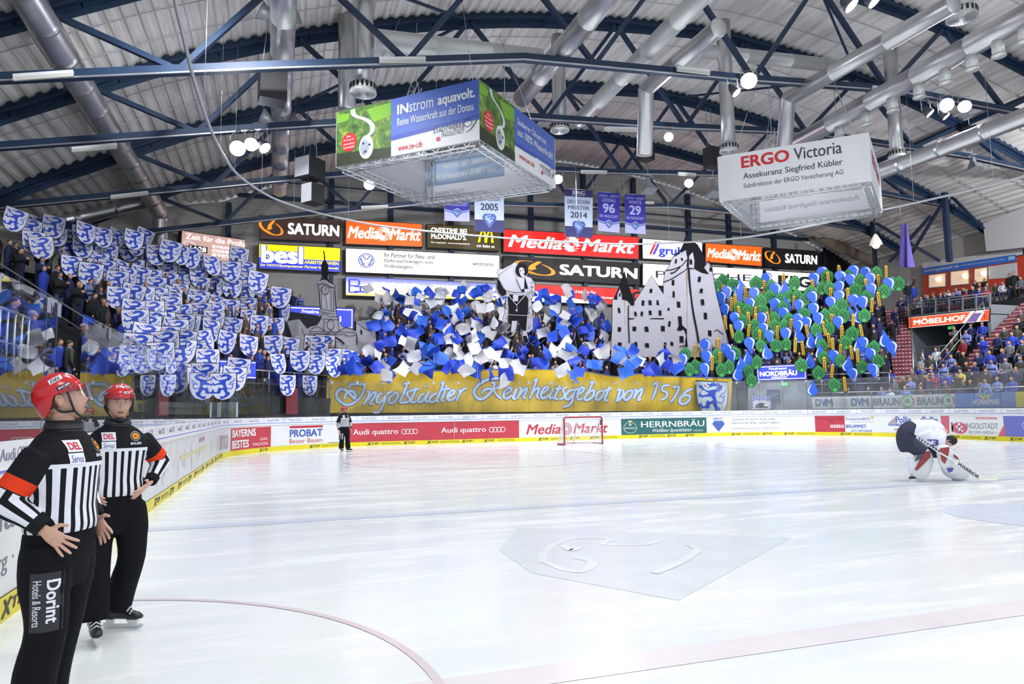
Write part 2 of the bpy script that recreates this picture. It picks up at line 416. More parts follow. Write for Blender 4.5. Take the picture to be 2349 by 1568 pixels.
def art_probat(A, a, b):
    u0, u1 = s_at(664), s_at(740)
    A.rect(u0, .94, u1, 1.04, redt, 1, 3); A.text('PROBAT', u0, .55, u1, .88, bluet, 1, .03); A.text('Besser Bauen.', u0, .28, u1+.05, .48, redt, 1, .004)
    A.rect(u1+.25, .215, u1+.95, .235, ink, 1)
def art_quattro(A, a, b):
    A.rect(a, .2, b, 1.08, red, 1, 12)
    for p0, p1, p2, p3 in ((810, 913, 921, 958), (1012, 1115, 1122, 1159)):
        A.text('Audi quattro', s_at(p0), .46, s_at(p1), .80, wt, 2, .012); q0, q1 = s_at(p2), s_at(p3); r = (q1-q0)/6.35; rings4(A, q0+r, .64, r, wt, 2, r*.22)
    A.rect(s_at(1042), .2, s_at(1042)+.02, 1.08, pale, 2)
def art_mm(A, a, b): mediamarkt(A, s_at(1207), .35, s_at(1395), .88, redt)
def art_herrn(A, a, b):
    A.rect(a, .2, b, 1.06, green, 1, 8); u = s_at(1446); pg = mat('gold_pale', sr(205, 205, 170), .5)
    A.ring(u, .58, .40, .035, pg, 2, ry=.30, n=24); A.text('HERRNBRÄU', u-.33, .52, u+.33, .62, wt, 3)
    A.disk(u, .83, .16, pg, 2, .14); A.disk(u-.1, .80, .06, green, 3); A.disk(u+.1, .80, .06, green, 3)
    A.text('HERRNBRÄU', s_at(1471), .58, s_at(1616), .98, wt, 2, .012); A.text('Weißbier-Spezialitäten', s_at(1497), .26, s_at(1586), .50, wt, 2, 0, .35)
    A.text('HIESIG', s_at(1590), .30, s_at(1612), .40, pg, 2)
def diamond(A, x, y, w, h, L=1, deep=None, lite=None):      # the club mark: a faceted blue stone with a cat's head
    d = deep or mat('stone_blue', sr(70, 100, 176), .4); l = lite or mat('stone_light', sr(150, 180, 226), .4)
    A.poly([(x-w*.36, y+h*.5), (x+w*.36, y+h*.5), (x+w*.5, y+h*.22), (x, y-h*.5), (x-w*.5, y+h*.22)], d, L)
    A.poly([(x-w*.28, y+h*.34), (x+w*.05, y+h*.42), (x+w*.33, y+h*.22), (x+w*.2, y+h*.12), (x+w*.22, y), (x+w*.05, y-h*.1), (x, y-h*.26), (x-w*.1, y-.02*h), (x-w*.3, y+h*.1)], l, L+1)
    A.stroke([(x-w*.15, y+h*.25), (x+w*.1, y+h*.3), (x+w*.2, y+h*.2), (x+w*.02, y+h*.12)], w*.05, d, L+2, 4)
def art_tickets(A, a, b):
    u = s_at(1648); A.text('ERC', u-.28, .93, u+.28, 1.02, bluet, 1, .02); A.text('INGOLSTADT', u-.28, .87, u+.28, .91, bluet, 1); diamond(A, u, .55, .78, .60)
    u0 = s_at(1679); A.text('SCHON TICKETS FÜR DAS', u0, .86, s_at(1778), .99, greyt, 1, .01); A.text('NÄCHSTE SPIEL GESICHERT?', u0, .66, s_at(1789), .80, greyt, 1, .01)
    A.text('WWW.ERC-INGOLSTADT.DE/TICKETS', u0, .36, s_at(1787), .46, greyt, 1)
def art_brummet(A, a, b):
    m_ = s_at(1938); A.rect(a, .2, m_, 1.08, red, 1, 4); dk = mat('letter_maroon', sr(120, 50, 70), .5)
    A.text('Ihr Küchenstudio', a+.1, .88, m_-.1, .98, dk, 2, .01); A.text('Pauli', a+.7, .72, m_-.6, .86, dk, 2, .01); A.text('ANDREAS', a+.75, .42, m_-.05, .60, wt, 2, .03)
    A.text('BRUMMET', m_+.05, .42, s_at(1988), .60, bluet, 1, .02); A.text('DeutscheBKK', m_+.05, .84, s_at(1997), .98, bluet, 1, .005); A.text('0171/8722838', m_+.3, .22, s_at(1999), .34, bluet, 1, .01)
    A.text('Für mehr Jugend und Bewegung', m_+.3, .72, s_at(2004), .78, greyt, 1); A.disk(s_at(2002), .98, .07, mat('gold_dot', sr(214, 180, 90), .5), 1)
def art_pollin(A, a, b):
    for p0, p1 in ((2038, 2091), (2100, 2152)):
        u0, u1 = s_at(p0), s_at(p1); A.poly([(u0, .70), (u0+.42, .70), (u0+.42, 1.02)], pale, 1); A.text('Pollin', u0+.42, .70, u1, 1.04, bluet, 1, .02)
        A.rect(u0, .56, u1, .67, bluet, 1, 2); A.text('ELECTRONIC', u0+.05, .58, u1-.05, .65, wt, 2)
    A.text('www.pollin.de', s_at(2051), .26, s_at(2141), .48, redt, 1, .005)
def art_ing(A, a, b):
    u0 = s_at(2159); u1 = s_at(2179); A.poly([(u0, 1.08), (u1, 1.08), (u1-.06, .24), (u1-.42, .24)], mat('letter_rose', sr(206, 104, 122), .4), 1)
    u = s_at(2182); A.rect(u, .32, u+.1, .78, greyt, 1); c = s_at(2201); A.disk(c, .52, .40, mat('letter_rose', sr(206, 104, 122), .4), 1, ry=.27, n=28)
    A.rect(c-.05, .36, c+.06, .62, wt, 2); A.rect(c-.18, .55, c+.18, .61, wt, 2); A.disk(c, .70, .06, wt, 2); A.rect(c, .36, c+.18, .42, wt, 2)
    A.text('INGOLSTADT', s_at(2215), .50, s_at(2290), .76, greyt, 1, .012); A.text('- BEI DER ARENA 1 -', s_at(2216), .28, s_at(2292), .42, greyt, 1); A.rect(s_at(2240), .94, s_at(2289), 1.02, mat('letter_rose', sr(206, 104, 122), .4), 1)
    A.text('MENSCH TIERISCH GUTE', s_at(2242), .955, s_at(2287), 1.0, wt, 2)
def art_gg(A, a, b):
    A.rect(a+.05, .2, b, 1.08, violet, 1, 6); A.poly([(a-.25, .2), (a+.1, .2), (a+.1, .75)], mat('letter_rose', sr(206, 104, 122), .4), 2); u = a+1.15
    A.ring(u, .68, .3, .02, wt, 2, ry=.22); A.poly([(u-.14, .62), (u+.14, .62), (u, .84)], wt, 2); A.text('GG', u+.05, .42, u+.75, .58, wt, 2, .01)
board(0., s_at(86), 'white board section behind the nearer referee with thin grey lettering', art_near)
board(s_at(86), s_at(300), 'plain white board section behind the second referee, between two lettered ones', None)
board(s_at(300), s_at(529), 'long scuffed white board section with faded pink and yellow marks', art_scuff, pl_grey)
board(s_at(529), s_at(621), 'red board section in the rink corner with big white two-line lettering', art_bayern)
board(s_at(621), s_at(800), 'white board section with red bar over blue capital lettering', art_probat)
board(s_at(800), s_at(1191), 'long red board section with white lettering and interlocking rings', art_quattro)
board(s_at(1191), s_at(1425), 'white board section behind the goal with slanted red lettering', art_mm)
board(s_at(1425), s_at(1621), 'dark green board section with white lettering and an oval badge', art_herrn)
board(s_at(1621), s_at(1870), 'white board section with blue stone mark and grey ticket text', art_tickets)
board(s_at(1870), s_at(2016), 'board section half red, half white, with a phone number', art_brummet)
board(s_at(2016), s_at(2158), 'white board section with twin blue logos above a web address', art_pollin)
board(s_at(2158), s_at(2300), 'white board section behind the goalie with red round t mark', art_ing)
board(s_at(2300), S5-.01, 'violet-blue board section at the right edge of the photo', art_gg)
# ---------------------------------------------------------------- glass
def glass_mat(name, tint, fac, milk):
    m = bpy.data.materials.new(name); m.use_nodes = True; nt = m.node_tree; N = nt.nodes; L = nt.links.new
    N.remove(N['Principled BSDF']); out = N['Material Output']
    t = N.new('ShaderNodeBsdfTransparent'); t.inputs[0].default_value = (*tint, 1)
    g = N.new('ShaderNodeBsdfGlossy'); g.inputs['Roughness'].default_value = .015; g.inputs[0].default_value = (.95, .97, 1, 1)
    fr = N.new('ShaderNodeFresnel'); fr.inputs[0].default_value = 1.5
    mu = N.new('ShaderNodeMath'); mu.operation = 'MULTIPLY'; mu.use_clamp = True; mu.inputs[1].default_value = fac; L(fr.outputs[0], mu.inputs[0])
    mx = N.new('ShaderNodeMixShader'); L(mu.outputs[0], mx.inputs[0]); L(t.outputs[0], mx.inputs[1]); L(g.outputs[0], mx.inputs[2])
    d = N.new('ShaderNodeBsdfDiffuse'); d.inputs[0].default_value = (.85, .88, .92, 1)
    tl = N.new('ShaderNodeBsdfTranslucent'); tl.inputs[0].default_value = (.85, .88, .92, 1)
    ad = N.new('ShaderNodeMixShader'); ad.inputs[0].default_value = .5; L(d.outputs[0], ad.inputs[1]); L(tl.outputs[0], ad.inputs[2])
    m2 = N.new('ShaderNodeMixShader'); L(mx.outputs[0], m2.inputs[1]); L(ad.outputs[0], m2.inputs[2])
    tc = N.new('ShaderNodeTexCoord'); n = N.new('ShaderNodeTexNoise'); n.inputs['Scale'].default_value = .9; n.inputs['Detail'].default_value = 4
    L(tc.outputs['Object'], n.inputs['Vector']); mm = N.new('ShaderNodeMath'); mm.operation = 'MULTIPLY'; mm.inputs[1].default_value = milk*2
    L(n.outputs['Fac'], mm.inputs[0]); L(mm.outputs[0], m2.inputs[0]); L(m2.outputs[0], out.inputs[0]); return m
g_near = glass_mat('rink_glass', (.90, .96, .94), 1.5, .01); g_far = glass_mat('rink_glass_far', (.95, .98, .97), 1.0, .035); g_mist = glass_mat('rink_glass_hazed', (.95, .97, .98), 1.0, .20)  # g_mist: white haze over the right stand is mixed into the glass
strip_w = mat('strip_white', (.80, .81, .86), .35); seam = mat('glass_seam', (.05, .08, .08), .3); stl = mat('strip_grey', sr(140, 145, 168), .5)
edge = mat('glass_edge', (.55, .68, .66), .25)
gi = 0; s = 8.9
while s < S5-.2:
    w = 1.25; e = s+w
    if 11.72 <= s+.3 <= 12.6: s = 12.62; continue            # the open gate by the referees
    top = 2.75 if s < S1-1 else 3.1
    if 10.4 < s < 11.7: e = 11.72
    c = PT((s+e)/2, .6); px = proj(c)[0]
    side = 'left boards' if s < S1 else ('left corner boards' if s < S2 else ('end boards' if s < S3 else ('right corner boards' if s < S4 else 'right boards')))
    r = empty('glass_pane', '', 'glass pane', PT((s+e)/2, 1.2, .05), group='glass panes above the boards')
    r['label'] = f'clear glass pane above the {side}, {nth(gi)} pane from the near end'; gi += 1
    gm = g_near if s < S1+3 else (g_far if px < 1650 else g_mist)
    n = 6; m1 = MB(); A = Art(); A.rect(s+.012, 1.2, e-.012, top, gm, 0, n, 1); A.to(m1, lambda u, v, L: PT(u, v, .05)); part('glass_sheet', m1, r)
    m2 = MB(); q = .02 if s < S1 else .012
    A = Art(); A.rect(e-q/2, 1.2, e+q/2, top-.05, seam, 0, 1, 1); A.to(m2, lambda u, v, L: PT(u, v, .05))
    A = Art(); A.rect(e-.06, top-.16, e+.06, top-.02, steel, 0, 1, 1); A.to(m2, lambda u, v, L: PT(u, v, .035)); part('joint', m2, r)
    m3 = MB(); A = Art(); zt = 1.42; A.rect(s, 1.2, e, zt, strip_w, 0, n, 1)
    A.text('Audi', s+.22, 1.26, s+.56, 1.36, stl, 1, .01); rings4(A, s+.66, 1.31, .055, stl, 1, .012); A.rect(e-.012, 1.2, e, zt, stl, 1)
    A.to(m3, lambda u, v, L: PT(u, v, .03-.003*L)); A = Art(); A.rect(s, 1.2, e, zt, strip_w, 0, n, 1); A.to(m3, lambda u, v, L: PT(u, v, .045)); part('sponsor_strip', m3, r)
    s = e
# ================================================================ roof
K = 1.3
XS = lambda u: 20.18+K*u
ZS = lambda z: 1.62+(z-1.62)*K
TOPN = [(-30, 4.4), (-26, 7.0), (-23.2, 9.0), (-20, 10.7), (-16.5, 12.4), (-12, 14.0), (-6.3, 15.35), (0, 16.05), (3.2, 16.1), (8.9, 15.4), (14.5, 14.0), (18.8, 12.7), (24, 10.5), (30, 7.6)]
BOTN = [(-23.2, 8.72), (-14.2, 10.5), (-7.5, 11.75), (0, 12.2), (6.3, 12.7), (15, 12.6), (19.6, 12.3)]
def interp(T, u):
    for (a, za), (b, zb) in zip(T, T[1:]):
        if u <= b: return za+(zb-za)*(u-a)/(b-a)
    return T[-1][1]
_ts = smooth([(a, 0, b) for a, b in TOPN], 8); TOPF = [(p.x, p.z) for p in _ts]
ztop = lambda x: ZS(interp(TOPF, (x-20.18)/K))
def roof_mat():
    m = bpy.data.materials.new('roof_deck'); m.use_nodes = True; nt = m.node_tree; N = nt.nodes; L = nt.links.new; b = N['Principled BSDF']
    tc = N.new('ShaderNodeTexCoord'); mp = N.new('ShaderNodeMapping'); mp.inputs['Scale'].default_value = (2.2, .16, 1); L(tc.outputs['Object'], mp.inputs['Vector'])
    n = N.new('ShaderNodeTexNoise'); n.inputs['Scale'].default_value = 1.3; n.inputs['Detail'].default_value = 6; n.inputs['Roughness'].default_value = .65; L(mp.outputs[0], n.inputs['Vector'])
    r = N.new('ShaderNodeValToRGB'); r.color_ramp.elements[0].position = .30; r.color_ramp.elements[1].position = .58
    r.color_ramp.elements[0].color = (.60, .565, .53, 1); r.color_ramp.elements[1].color = (.95, .915, .88, 1); L(n.outputs['Fac'], r.inputs[0]); L(r.outputs[0], b.inputs['Base Color'])
    b.inputs['Roughness'].default_value = .55; return m
deck = roof_mat(); mb = MB(); vs = []; x = -16.0; i = 0; wv = .10; prof = (0, .11, .11, 0)
while x < 58:
    z = ztop(x)+.34+prof[i % 4]
    vs += [(x, -9, z), (x, 46, z)]; x += (wv, .13, wv, .13)[i % 4]; i += 1
mb.add(vs, [(2*k, 2*k+1, 2*k+3, 2*k+2) for k in range(len(vs)//2-1)], deck); tag(mb.build('ceiling'), kind='structure')
TY = [('third', 19.4), ('second', 24.6), ('nearest', 31.4)]
ub = [-16.5+5.65*i for i in range(7)]; ut = [-19.3+5.65*i for i in range(7)]
names = ['roof truss nearest the camera, above the hanging banner box', 'second roof truss from the camera, carrying the left floodlights', 'third roof truss from the camera, just behind the banner box', 'farthest roof truss, above the hanging jersey banners']
def P_t(u, y): return Vector((XS(u), y, ZS(interp(TOPF, u))))
def P_b(u, y): return Vector((XS(u), y, ZS(interp(BOTN, u))))
for ti, y in enumerate((19.4, 24.6, 31.4, 38.4)):
    r = empty('roof_truss', 'navy blue steel '+names[ti], 'truss', (20.18, y, ZS(12.2)), group='arched roof trusses')
    mb = MB(); us = [-24+48*i/36 for i in range(37)]
    for a, b in zip(us, us[1:]): mb.bar(P_t(a, y), P_t(b, y)+(P_t(b, y)-P_t(a, y))*.02, .30, .12, navy, (0, 1, 0)); mb.bar(P_t(a, y)+Vector((0, 0, .26)), P_t(b, y)+Vector((0, 0, .26)), .34, .04, navy, (0, 1, 0)); mb.bar(P_t(a, y)-Vector((0, 0, .20)), P_t(b, y)-Vector((0, 0, .20)), .34, .04, navy, (0, 1, 0)); mb.bar(P_t(a, y)+Vector((0, 0, .03)), P_t(b, y)+Vector((0, 0, .03)), .08, .46, navy, (0, 1, 0))
    part('top_chord', mb, r)
    mb = MB(); bn = [u for u, z in BOTN]
    for a, b in zip(bn, bn[1:]): mb.bar(P_b(a, y), P_b(b, y), .26, .30, navy, (0, 1, 0)); mb.bar(P_b(a, y)-Vector((0, .16, .14)), P_b(b, y)-Vector((0, .16, .14)), .05, .05, steel, (0, 1, 0))
    part('bottom_chord', mb, r)
    for i in range(7):
        if i < len(ut):
            mb = MB(); mb.bar(P_t(ut[i], y), P_b(ub[i], y), .17, .2, navy, (0, 1, 0)); part('diagonal', mb, r)
        if i+1 < len(ut):
            mb = MB(); mb.bar(P_b(ub[i], y), P_t(ut[i+1], y), .17, .2, navy, (0, 1, 0)); part('diagonal', mb, r)
ys = (12, 19.4, 24.6, 31.4, 38.4, 44.4)
lab = {0: 'left, behind the big slanting duct', 3: 'left of centre, above the banner box', 5: 'right of centre, behind the ceiling ducts', 6: 'right, above the white banner box'}
bay = ['camera end to the nearest truss', 'first to the second truss', 'second to the third truss', 'third to the fourth truss', 'fourth truss to the end wall']
for i in (0, 6):
    for k in range(5):
        mb = MB(); a = P_t(ut[i], ys[k]+.1); b = P_t(ut[i], ys[k+1]-.1); mb.bar(a, b, .22, .26, navy)
        tag(mb.build('roof_purlin'), f'navy roof purlin on the {"left" if i == 0 else "right"}, from the {bay[k]}', 'roof purlin', 'purlins between the trusses')
for k, (i, j, y0, y1) in enumerate(((1, 2, 19.4, 24.6), (2, 1, 24.6, 31.4), (4, 5, 19.4, 24.6), (5, 4, 24.6, 31.4), (5, 6, 31.4, 38.4), (3, 4, 31.4, 38.4))):
    mb = MB(); mb.bar(P_t(ut[i], y0), P_t(ut[j], y1), .1, .1, navy)
    tag(mb.build('roof_brace'), ['thin navy brace under the roof left of the tall striped duct', 'thin navy brace crossing behind the left floodlights', 'thin navy brace behind the centre lateral duct', 'thin navy brace above the hanging jersey banners', 'thin navy brace right of the white banner box', 'thin navy brace behind the centre drop duct'][k], 'brace', 'thin roof braces')
cab = mat('pale_cable', (.55, .55, .56), .5)
for k, y in enumerate((14.2, 16.8, 21.2, 23, 26.6, 29, 33.6, 36, 40.2, 42.4)):
    mb = MB(); mb.tube([(XS(u), y, ZS(interp(TOPF, u))+.28) for u in [-24+48*i/30 for i in range(31)]], .022, cab, 4, True)
    tag(mb.build('roof_cable'), f'thin pale cable arched under the roof deck, {nth(k)} from the camera', 'cable', 'pale cables under the deck')
# ================================================================ walls
clad = mat('cladding', sr(178, 176, 172), .6, var=.08, bscale=.6)
dwall = mat('dark_wall', (.035, .037, .042), .8, var=.2, bscale=1)
def wall(name, a, b, z0=0., m=None, seg_=28, lap=.45):
    mb = MB(); a = Vector((*a, 0)); b = Vector((*b, 0)); n = seg_
    d = (b-a).normalized(); nrm = Vector((d.y, -d.x, 0))
    for i in range(n):
        p, q = a+(b-a)*i/n, a+(b-a)*(i+1)/n; tp, tq = ztop(p.x)+.3, ztop(q.x)+.3
        z = z0
        while z < max(tp, tq):
            za, zb = min(z, tp), min(z, tq); zc, zd = min(z+lap*.86, tp), min(z+lap*.86, tq); ze, zf = min(z+lap, tp), min(z+lap, tq)
            P = lambda v, h, o: v+nrm*o+Vector((0, 0, h))
            mb.quad(P(p, za, 0), P(q, zb, 0), P(q, zd, .035), P(p, zc, .035), m or clad); mb.quad(P(p, zc, .035), P(q, zd, .035), P(q, zf, 0), P(p, ze, 0), m or clad); z += lap
    tag(mb.build(name), kind='structure')
wall('wall_back', (-2.5, 44.7), (50, 44.7))
wall('wall_corner', (-13.0, 33.2), (-2.0, 44.7), seg_=8)
wall('wall_left', (-12.9, -6), (-12.9, 33.3), seg_=12)
wall('wall_right', (50, 44.8), (50, 4), seg_=12)
for k, x in enumerate((-1.5, 5.1, 9.2, 13.6, 19.8, 24.2, 28.6, 33.6, 37.5, 42, 47)):
    mb = MB(); mb.box((x, 44.45, ztop(x)/2), (.34, .3, ztop(x)), navy)
    tag(mb.build('wall_column'), f'navy steel wall column on the end wall, {nth(k)} from the left', 'column', 'columns on the end wall')
for k, z in enumerate((16.1, 17.2)):
    mb = MB(); mb.bar((-1, 44.3, z), (48, 44.3, z), .22 if k == 0 else .07, .22 if k == 0 else .07, navy)
    tag(mb.build('wall_girt'), 'navy horizontal beam along the end wall ' + ('just above the lit signs' if k == 0 else 'thin and high, behind the hanging banners'), 'beam')
# ================================================================ end stand (terraces round the end of the rink)
SA = [Vector((-1.8, 22.5, 2.3)), Vector((4.8, 31.7, 2.3)), Vector((27.5, 31.7, 2.3)), Vector((34, 25.5, 2.3))]
SB = [Vector((-9.5, 27.5, 7.5)), Vector((8, 43, 7.5)), Vector((24, 43, 7.5)), Vector((40.5, 32, 8.3))]
NR = 14
def SP(sg, u, t): return (SA[sg]*(1-u)+SA[sg+1]*u)*(1-t)+(SB[sg]*(1-u)+SB[sg+1]*u)*t
def on_stand(sg, px, py, h):         # pixel -> spot on the slope of a block, h above it: point, row, floor height
    a, b, c = SA[sg], SA[sg+1], SB[sg]; n = (b-a).cross(c-a).normalized()
    return onpl(a+Vector((0, 0, h)), n, px, py)
terr = mat('terrace', (.016, .017, .022), .85, var=.3, bscale=1)
mb = MB()
for k in range(NR):
    for sg in range(3):
        a, b = SP(sg, 0, k/NR), SP(sg, 1, k/NR); c, d = SP(sg, 1, (k+1)/NR), SP(sg, 0, (k+1)/NR)
        c0 = Vector((c.x, c.y, b.z)); d0 = Vector((d.x, d.y, a.z)); mb.quad(a, b, c0, d0, terr); mb.quad(d0, c0, c, d, terr)
for sg in range(3):
    a, b = SP(sg, 0, 0), SP(sg, 1, 0); mb.quad((a.x, a.y, 0), (b.x, b.y, 0), b, a, dwall)
a, b = SP(0, 0, 0), SP(0, 0, 1); mb.quad((a.x, a.y, 0), (b.x, b.y, 0), b, a, dwall)
a, b = SP(2, 1, 0), SP(2, 1, 1); mb.quad((a.x, a.y, 0), (b.x, b.y, 0), b, a, dwall)
tag(mb.build('floor_terrace'), kind='structure')
# concourse behind the top row
mb = MB(); top = [SB[0], SB[1], SB[2], SB[3]]; back = [Vector((-13, 31.8, 7.5)), Vector((-2, 44.6, 7.5)), Vector((30, 44.6, 7.5)), Vector((49.8, 44.6, 8.3))]
for i in range(3): mb.quad(top[i], top[i+1], back[i+1], back[i], terr)
tag(mb.build('floor_concourse'), kind='structure')
def rail(name, pts, label, h=1.05, posts=1.6, m=None, mid=(.5,), r=.028, group='steel hand rails'):
    m = m or steel; root = empty(name, label, 'railing', pts[0], group=group)
    mb = MB(); top = [Vector(p)+Vector((0, 0, h)) for p in pts]; mb.tube(top, r, m, 6); part('top_bar', mb, root)
    mb = MB()
    for f in mid: mb.tube([Vector(p)+Vector((0, 0, h*f)) for p in pts], r*.6, m, 5)
    if mid: part('middle_bar', mb, root)
    for a, b in zip(pts, pts[1:]):
        a, b = Vector(a), Vector(b); n = max(1, int((b-a).length/posts))
        for i in range(n+1):
            p = a+(b-a)*i/n; mb = MB(); mb.tube([p, p+Vector((0, 0, h))], r*.9, m, 6); part('post', mb, root)
    return root
rail('hand_rail', [SP(0, .03, 0)-Vector((0, 0, 0)), SP(0, .98, 0)], 'steel hand rail along the front edge of the shield corner block', 1.1)
rail('hand_rail', [SP(1, 0, 0), SP(1, 1, 0)], 'steel hand rail along the front of the flag block, above the yellow banner', 1.1)
rail('hand_rail', [SP(2, .02, 0), SP(2, .97, 0)], 'steel hand rail along the front of the hop and drop corner block', 1.1)
rail('stair_rail', [SP(0, -.02, k/6) for k in range(7)], 'steel stair rail climbing along the left edge of the shield block', 1.0, 3)
rail('gangway_rail', [Vector((-2.35, 8.2, 2.3)), Vector((-2.35, 10.6, 2.3))], 'upright steel gangway rail behind the left glass, left of the shields', 1.1, .32)
mb = MB(); mb.quad((-2.4, 5, 0), (-2.4, 22, 0), (-2.4, 22, 2.3), (-2.4, 5, 2.3), dwall); mb.quad((-2.4, 5, 2.3), (-2.4, 22, 2.3), (-12.9, 27.5, 2.3), (-12.9, 5, 2.3), terr); mb.quad((-2.4, 22, 2.3), (-1.8, 22.5, 2.3), (-9.5, 27.5, 2.3), (-12.9, 27.5, 2.3), terr)
tag(mb.build('floor_gangway'), kind='structure')
# ---------------------------------------------------------------- lit signs on the end wall
blk = mat('sign_case', (.03, .032, .036), .5)
def sign(name, px, y, label, art, cat='sign', base=None, fr=.10, group='lit advertising signs on the end wall', depth=.28, P=None):
    P = P or [onax(1, y, *q) for q in px]; TL, TR, BR, BL = P; c = (TL+BR)/2
    root = empty(name, label, cat, c, group=group); N = (TR-TL).cross(TL-BL).normalized()
    if N.dot(CAM-c) < 0: N = -N
    mb = MB(); mb.slab([TL, TR, BR, BL], -N*depth, blk, blk); part('case', mb, root)
    mb = MB(); A = Art(); A.rect(0, 0, 1, 1, base or lit('white', (250, 250, 252), 1.0), 0, 4, 2); art(A) if art else None
    mp = quad_map(TL, TR, BR, BL, .012); w = (TR-TL).length; h = (TL-BL).length; e = .05
    A.to(mb, lambda u, v, L: mp(e/w+(1-2*e/w)*u, e/h+(1-2*e/h)*v, L+1)); part('face', mb, root); return root
L_w = lit('white', (252, 252, 252), 1.15); L_or = lit('orange', (255, 96, 24), 1.0); L_red = lit('red', (232, 38, 36), .95); L_br = lit('brown', (62, 44, 40), .8)
L_bk = lit('black', (22, 20, 22), .6); L_sat = lit('amber', (255, 146, 30), 1.0); L_ye = lit('yellow', (255, 232, 16), 1.0); L_bl = lit('blue', (52, 68, 214), 1.0); L_ol = lit('olive', (70, 60, 28), .9)
L_k = lit('ink', (40, 40, 44), .8); L_g = lit('grey', (196, 190, 196), 1.); L_vio = lit('violet', (96, 104, 226), 1.)
def saturn(A, x0=.33, xl=.06, k=1.0):
    A.text('SATURN', x0, .24, .985, .76, L_w, 1, .035); cx, cy, rx, ry = xl+.115, .50, .135, .30
    P = []; N_ = 40
    for i in range(N_+1):
        a = math.radians(118+(i/N_)*330); x = rx*math.cos(a); y = .20*math.sin(a); P.append((cx+x*.93+y*.25, cy+y*1.0-x*1.9))
    A.stroke(P, lambda t: .012+.03*math.sin(PI*min(1, max(0, t))), L_sat, 1)
    A.poly([(cx+.05, cy+.30), (cx+.02, cy+.34), (cx-.035, cy+.12), (cx-.05, cy-.08), (cx-.02, cy-.12), (cx+.01, cy-.04), (cx+.005, cy+.1), (cx+.035, cy+.24)], L_sat, 1)
    A.poly([(cx-.06, cy-.10), (cx+.03, cy-.30), (cx-.03, cy-.26), (cx-.075, cy-.16)], L_sat, 1)
def mm_white(A): mediamarkt(A, .02, .24, .985, .76, L_w, 1, .31)
def mm_big(A): mediamarkt(A, .03, .22, .97, .80, L_w, 1, .17)
def s_mcd(A):
    A.text('OVERTIME BEI', .05, .66, .53, .88, L_w, 1, .03); A.text("McDONALD'S.", .05, .38, .53, .62, L_w, 1, .03); A.text('8x in Ingolstadt · www.mcd-ingolstadt.de', .05, .17, .58, .26, L_w, 1, .008)
    for d in (0, .095): A.stroke([(.705+d, .32), (.715+d, .55), (.735+d, .80), (.752+d, .88), (.770+d, .80), (.790+d, .55), (.80+d, .32)], lambda t: .035-.012*math.sin(PI*t), L_ye, 1, 5)
    A.text('ich liebe es', .68, .10, .93, .23, L_w, 1, .012)
def s_gruber(A):
    for d, m in ((0, L_red), (.055, L_bl)): A.poly([(.10+d, .22), (.14+d, .22), (.24+d, .90), (.20+d, .90)], m, 1)
    A.text('MÖBEL', .27, .74, .56, .92, L_g, 1); A.text('gruber', .26, .10, .90, .70, L_bl, 1, .03)
def s_besl(A):
    A.rect(0, 0, 1, .45, L_bl, 1); A.rect(.02, .13, .55, .44, L_bl, 1); A.text('besl', .015, .21, .545, .97, L_bl, 2, .075); A.text('besl', .025, .23, .535, .95, L_w, 3, .04)
    A.text('ARBEITSBÜHNEN', .55, .27, .98, .43, L_ye, 4, .025); A.text('Ihr HOCHkompetenter Partner bundesweit', .02, .05, .98, .19, L_ye, 4, .018)
def s_vw(A):
    nb = lit('navyblue', (40, 66, 150), .9); x, y, r = .125, .52, .05; q = .31/.05*1.0
    A.ring(x, y, r, .006, nb, 1, ry=.31, n=36); A.ring(x, y, r-.010, .004, nb, 1, ry=.25, n=36)
    A.stroke([(x-.022, y+.20), (x-.002, y-.02+.05), (x, y+.05), (x+.002, y+.03), (x+.022, y+.20)], .008, nb, 2)
    A.stroke([(x-.036, y+.10), (x-.018, y-.20), (x, y+.0), (x+.018, y-.20), (x+.036, y+.10)], .008, nb, 2)
    A.text('Ihr Partner für Neu- und', .235, .70, .56, .90, L_k, 1, .014); A.text('Gebrauchtwagen von', .235, .44, .55, .64, L_k, 1, .014); A.text('Volkswagen.', .235, .20, .425, .40, L_k, 1, .014)
    A.text('hofmann&', .66, .50, .81, .70, L_g, 1); A.text('wittmann', .815, .50, .96, .67, L_k, 1, .014); A.text('Volkswagen Zentrum Ingolstadt', .665, .38, .96, .47, L_g, 1)
def s_bsys(A):
    n = 12
    def c(t): 
        a, b, d, e = (100, 108, 226), (210, 205, 240), (255, 250, 235), (255, 222, 90)
        P = [(0, e), (.30, d), (.55, b), (1, a)]
        for (p, u), (q, v) in zip(P, P[1:]):
            if t <= q: k = (t-p)/(q-p); return tuple(int(u[i]+(v[i]-u[i])*k) for i in range(3))
    for i in range(n): A.rect(0, i/n, 1, (i+1)/n, lit('print%d' % i, c((i+.5)/n), 1.1), 1)
    for x in (.02, .885):
        for q in ((.0, .16, .0, .86), (.0, .86, .05, .86), (.05, .86, .06, .80), (.06, .80, .06, .60), (.06, .60, .05, .52), (.0, .52, .055, .52), (.055, .52, .068, .45), (.068, .45, .068, .25), (.068, .25, .055, .16), (.055, .16, .0, .16)):
            A.stroke([(x+q[0], q[1]), (x+q[2], q[3])], .012 if abs(q[0]-q[2]) < .012 else .07, L_bl, 2)
    A.text('Linux/Open Source Consulting,', .165, .62, .465, .80, L_w, 2, .022); A.text('Training, Support & Development', .55, .60, .865, .80, L_w, 2, .022)
    A.text('www.b1-systems.de', .21, .24, .40, .40, L_k, 2); A.text('info@b1-systems.de', .62, .22, .82, .38, L_k, 2)
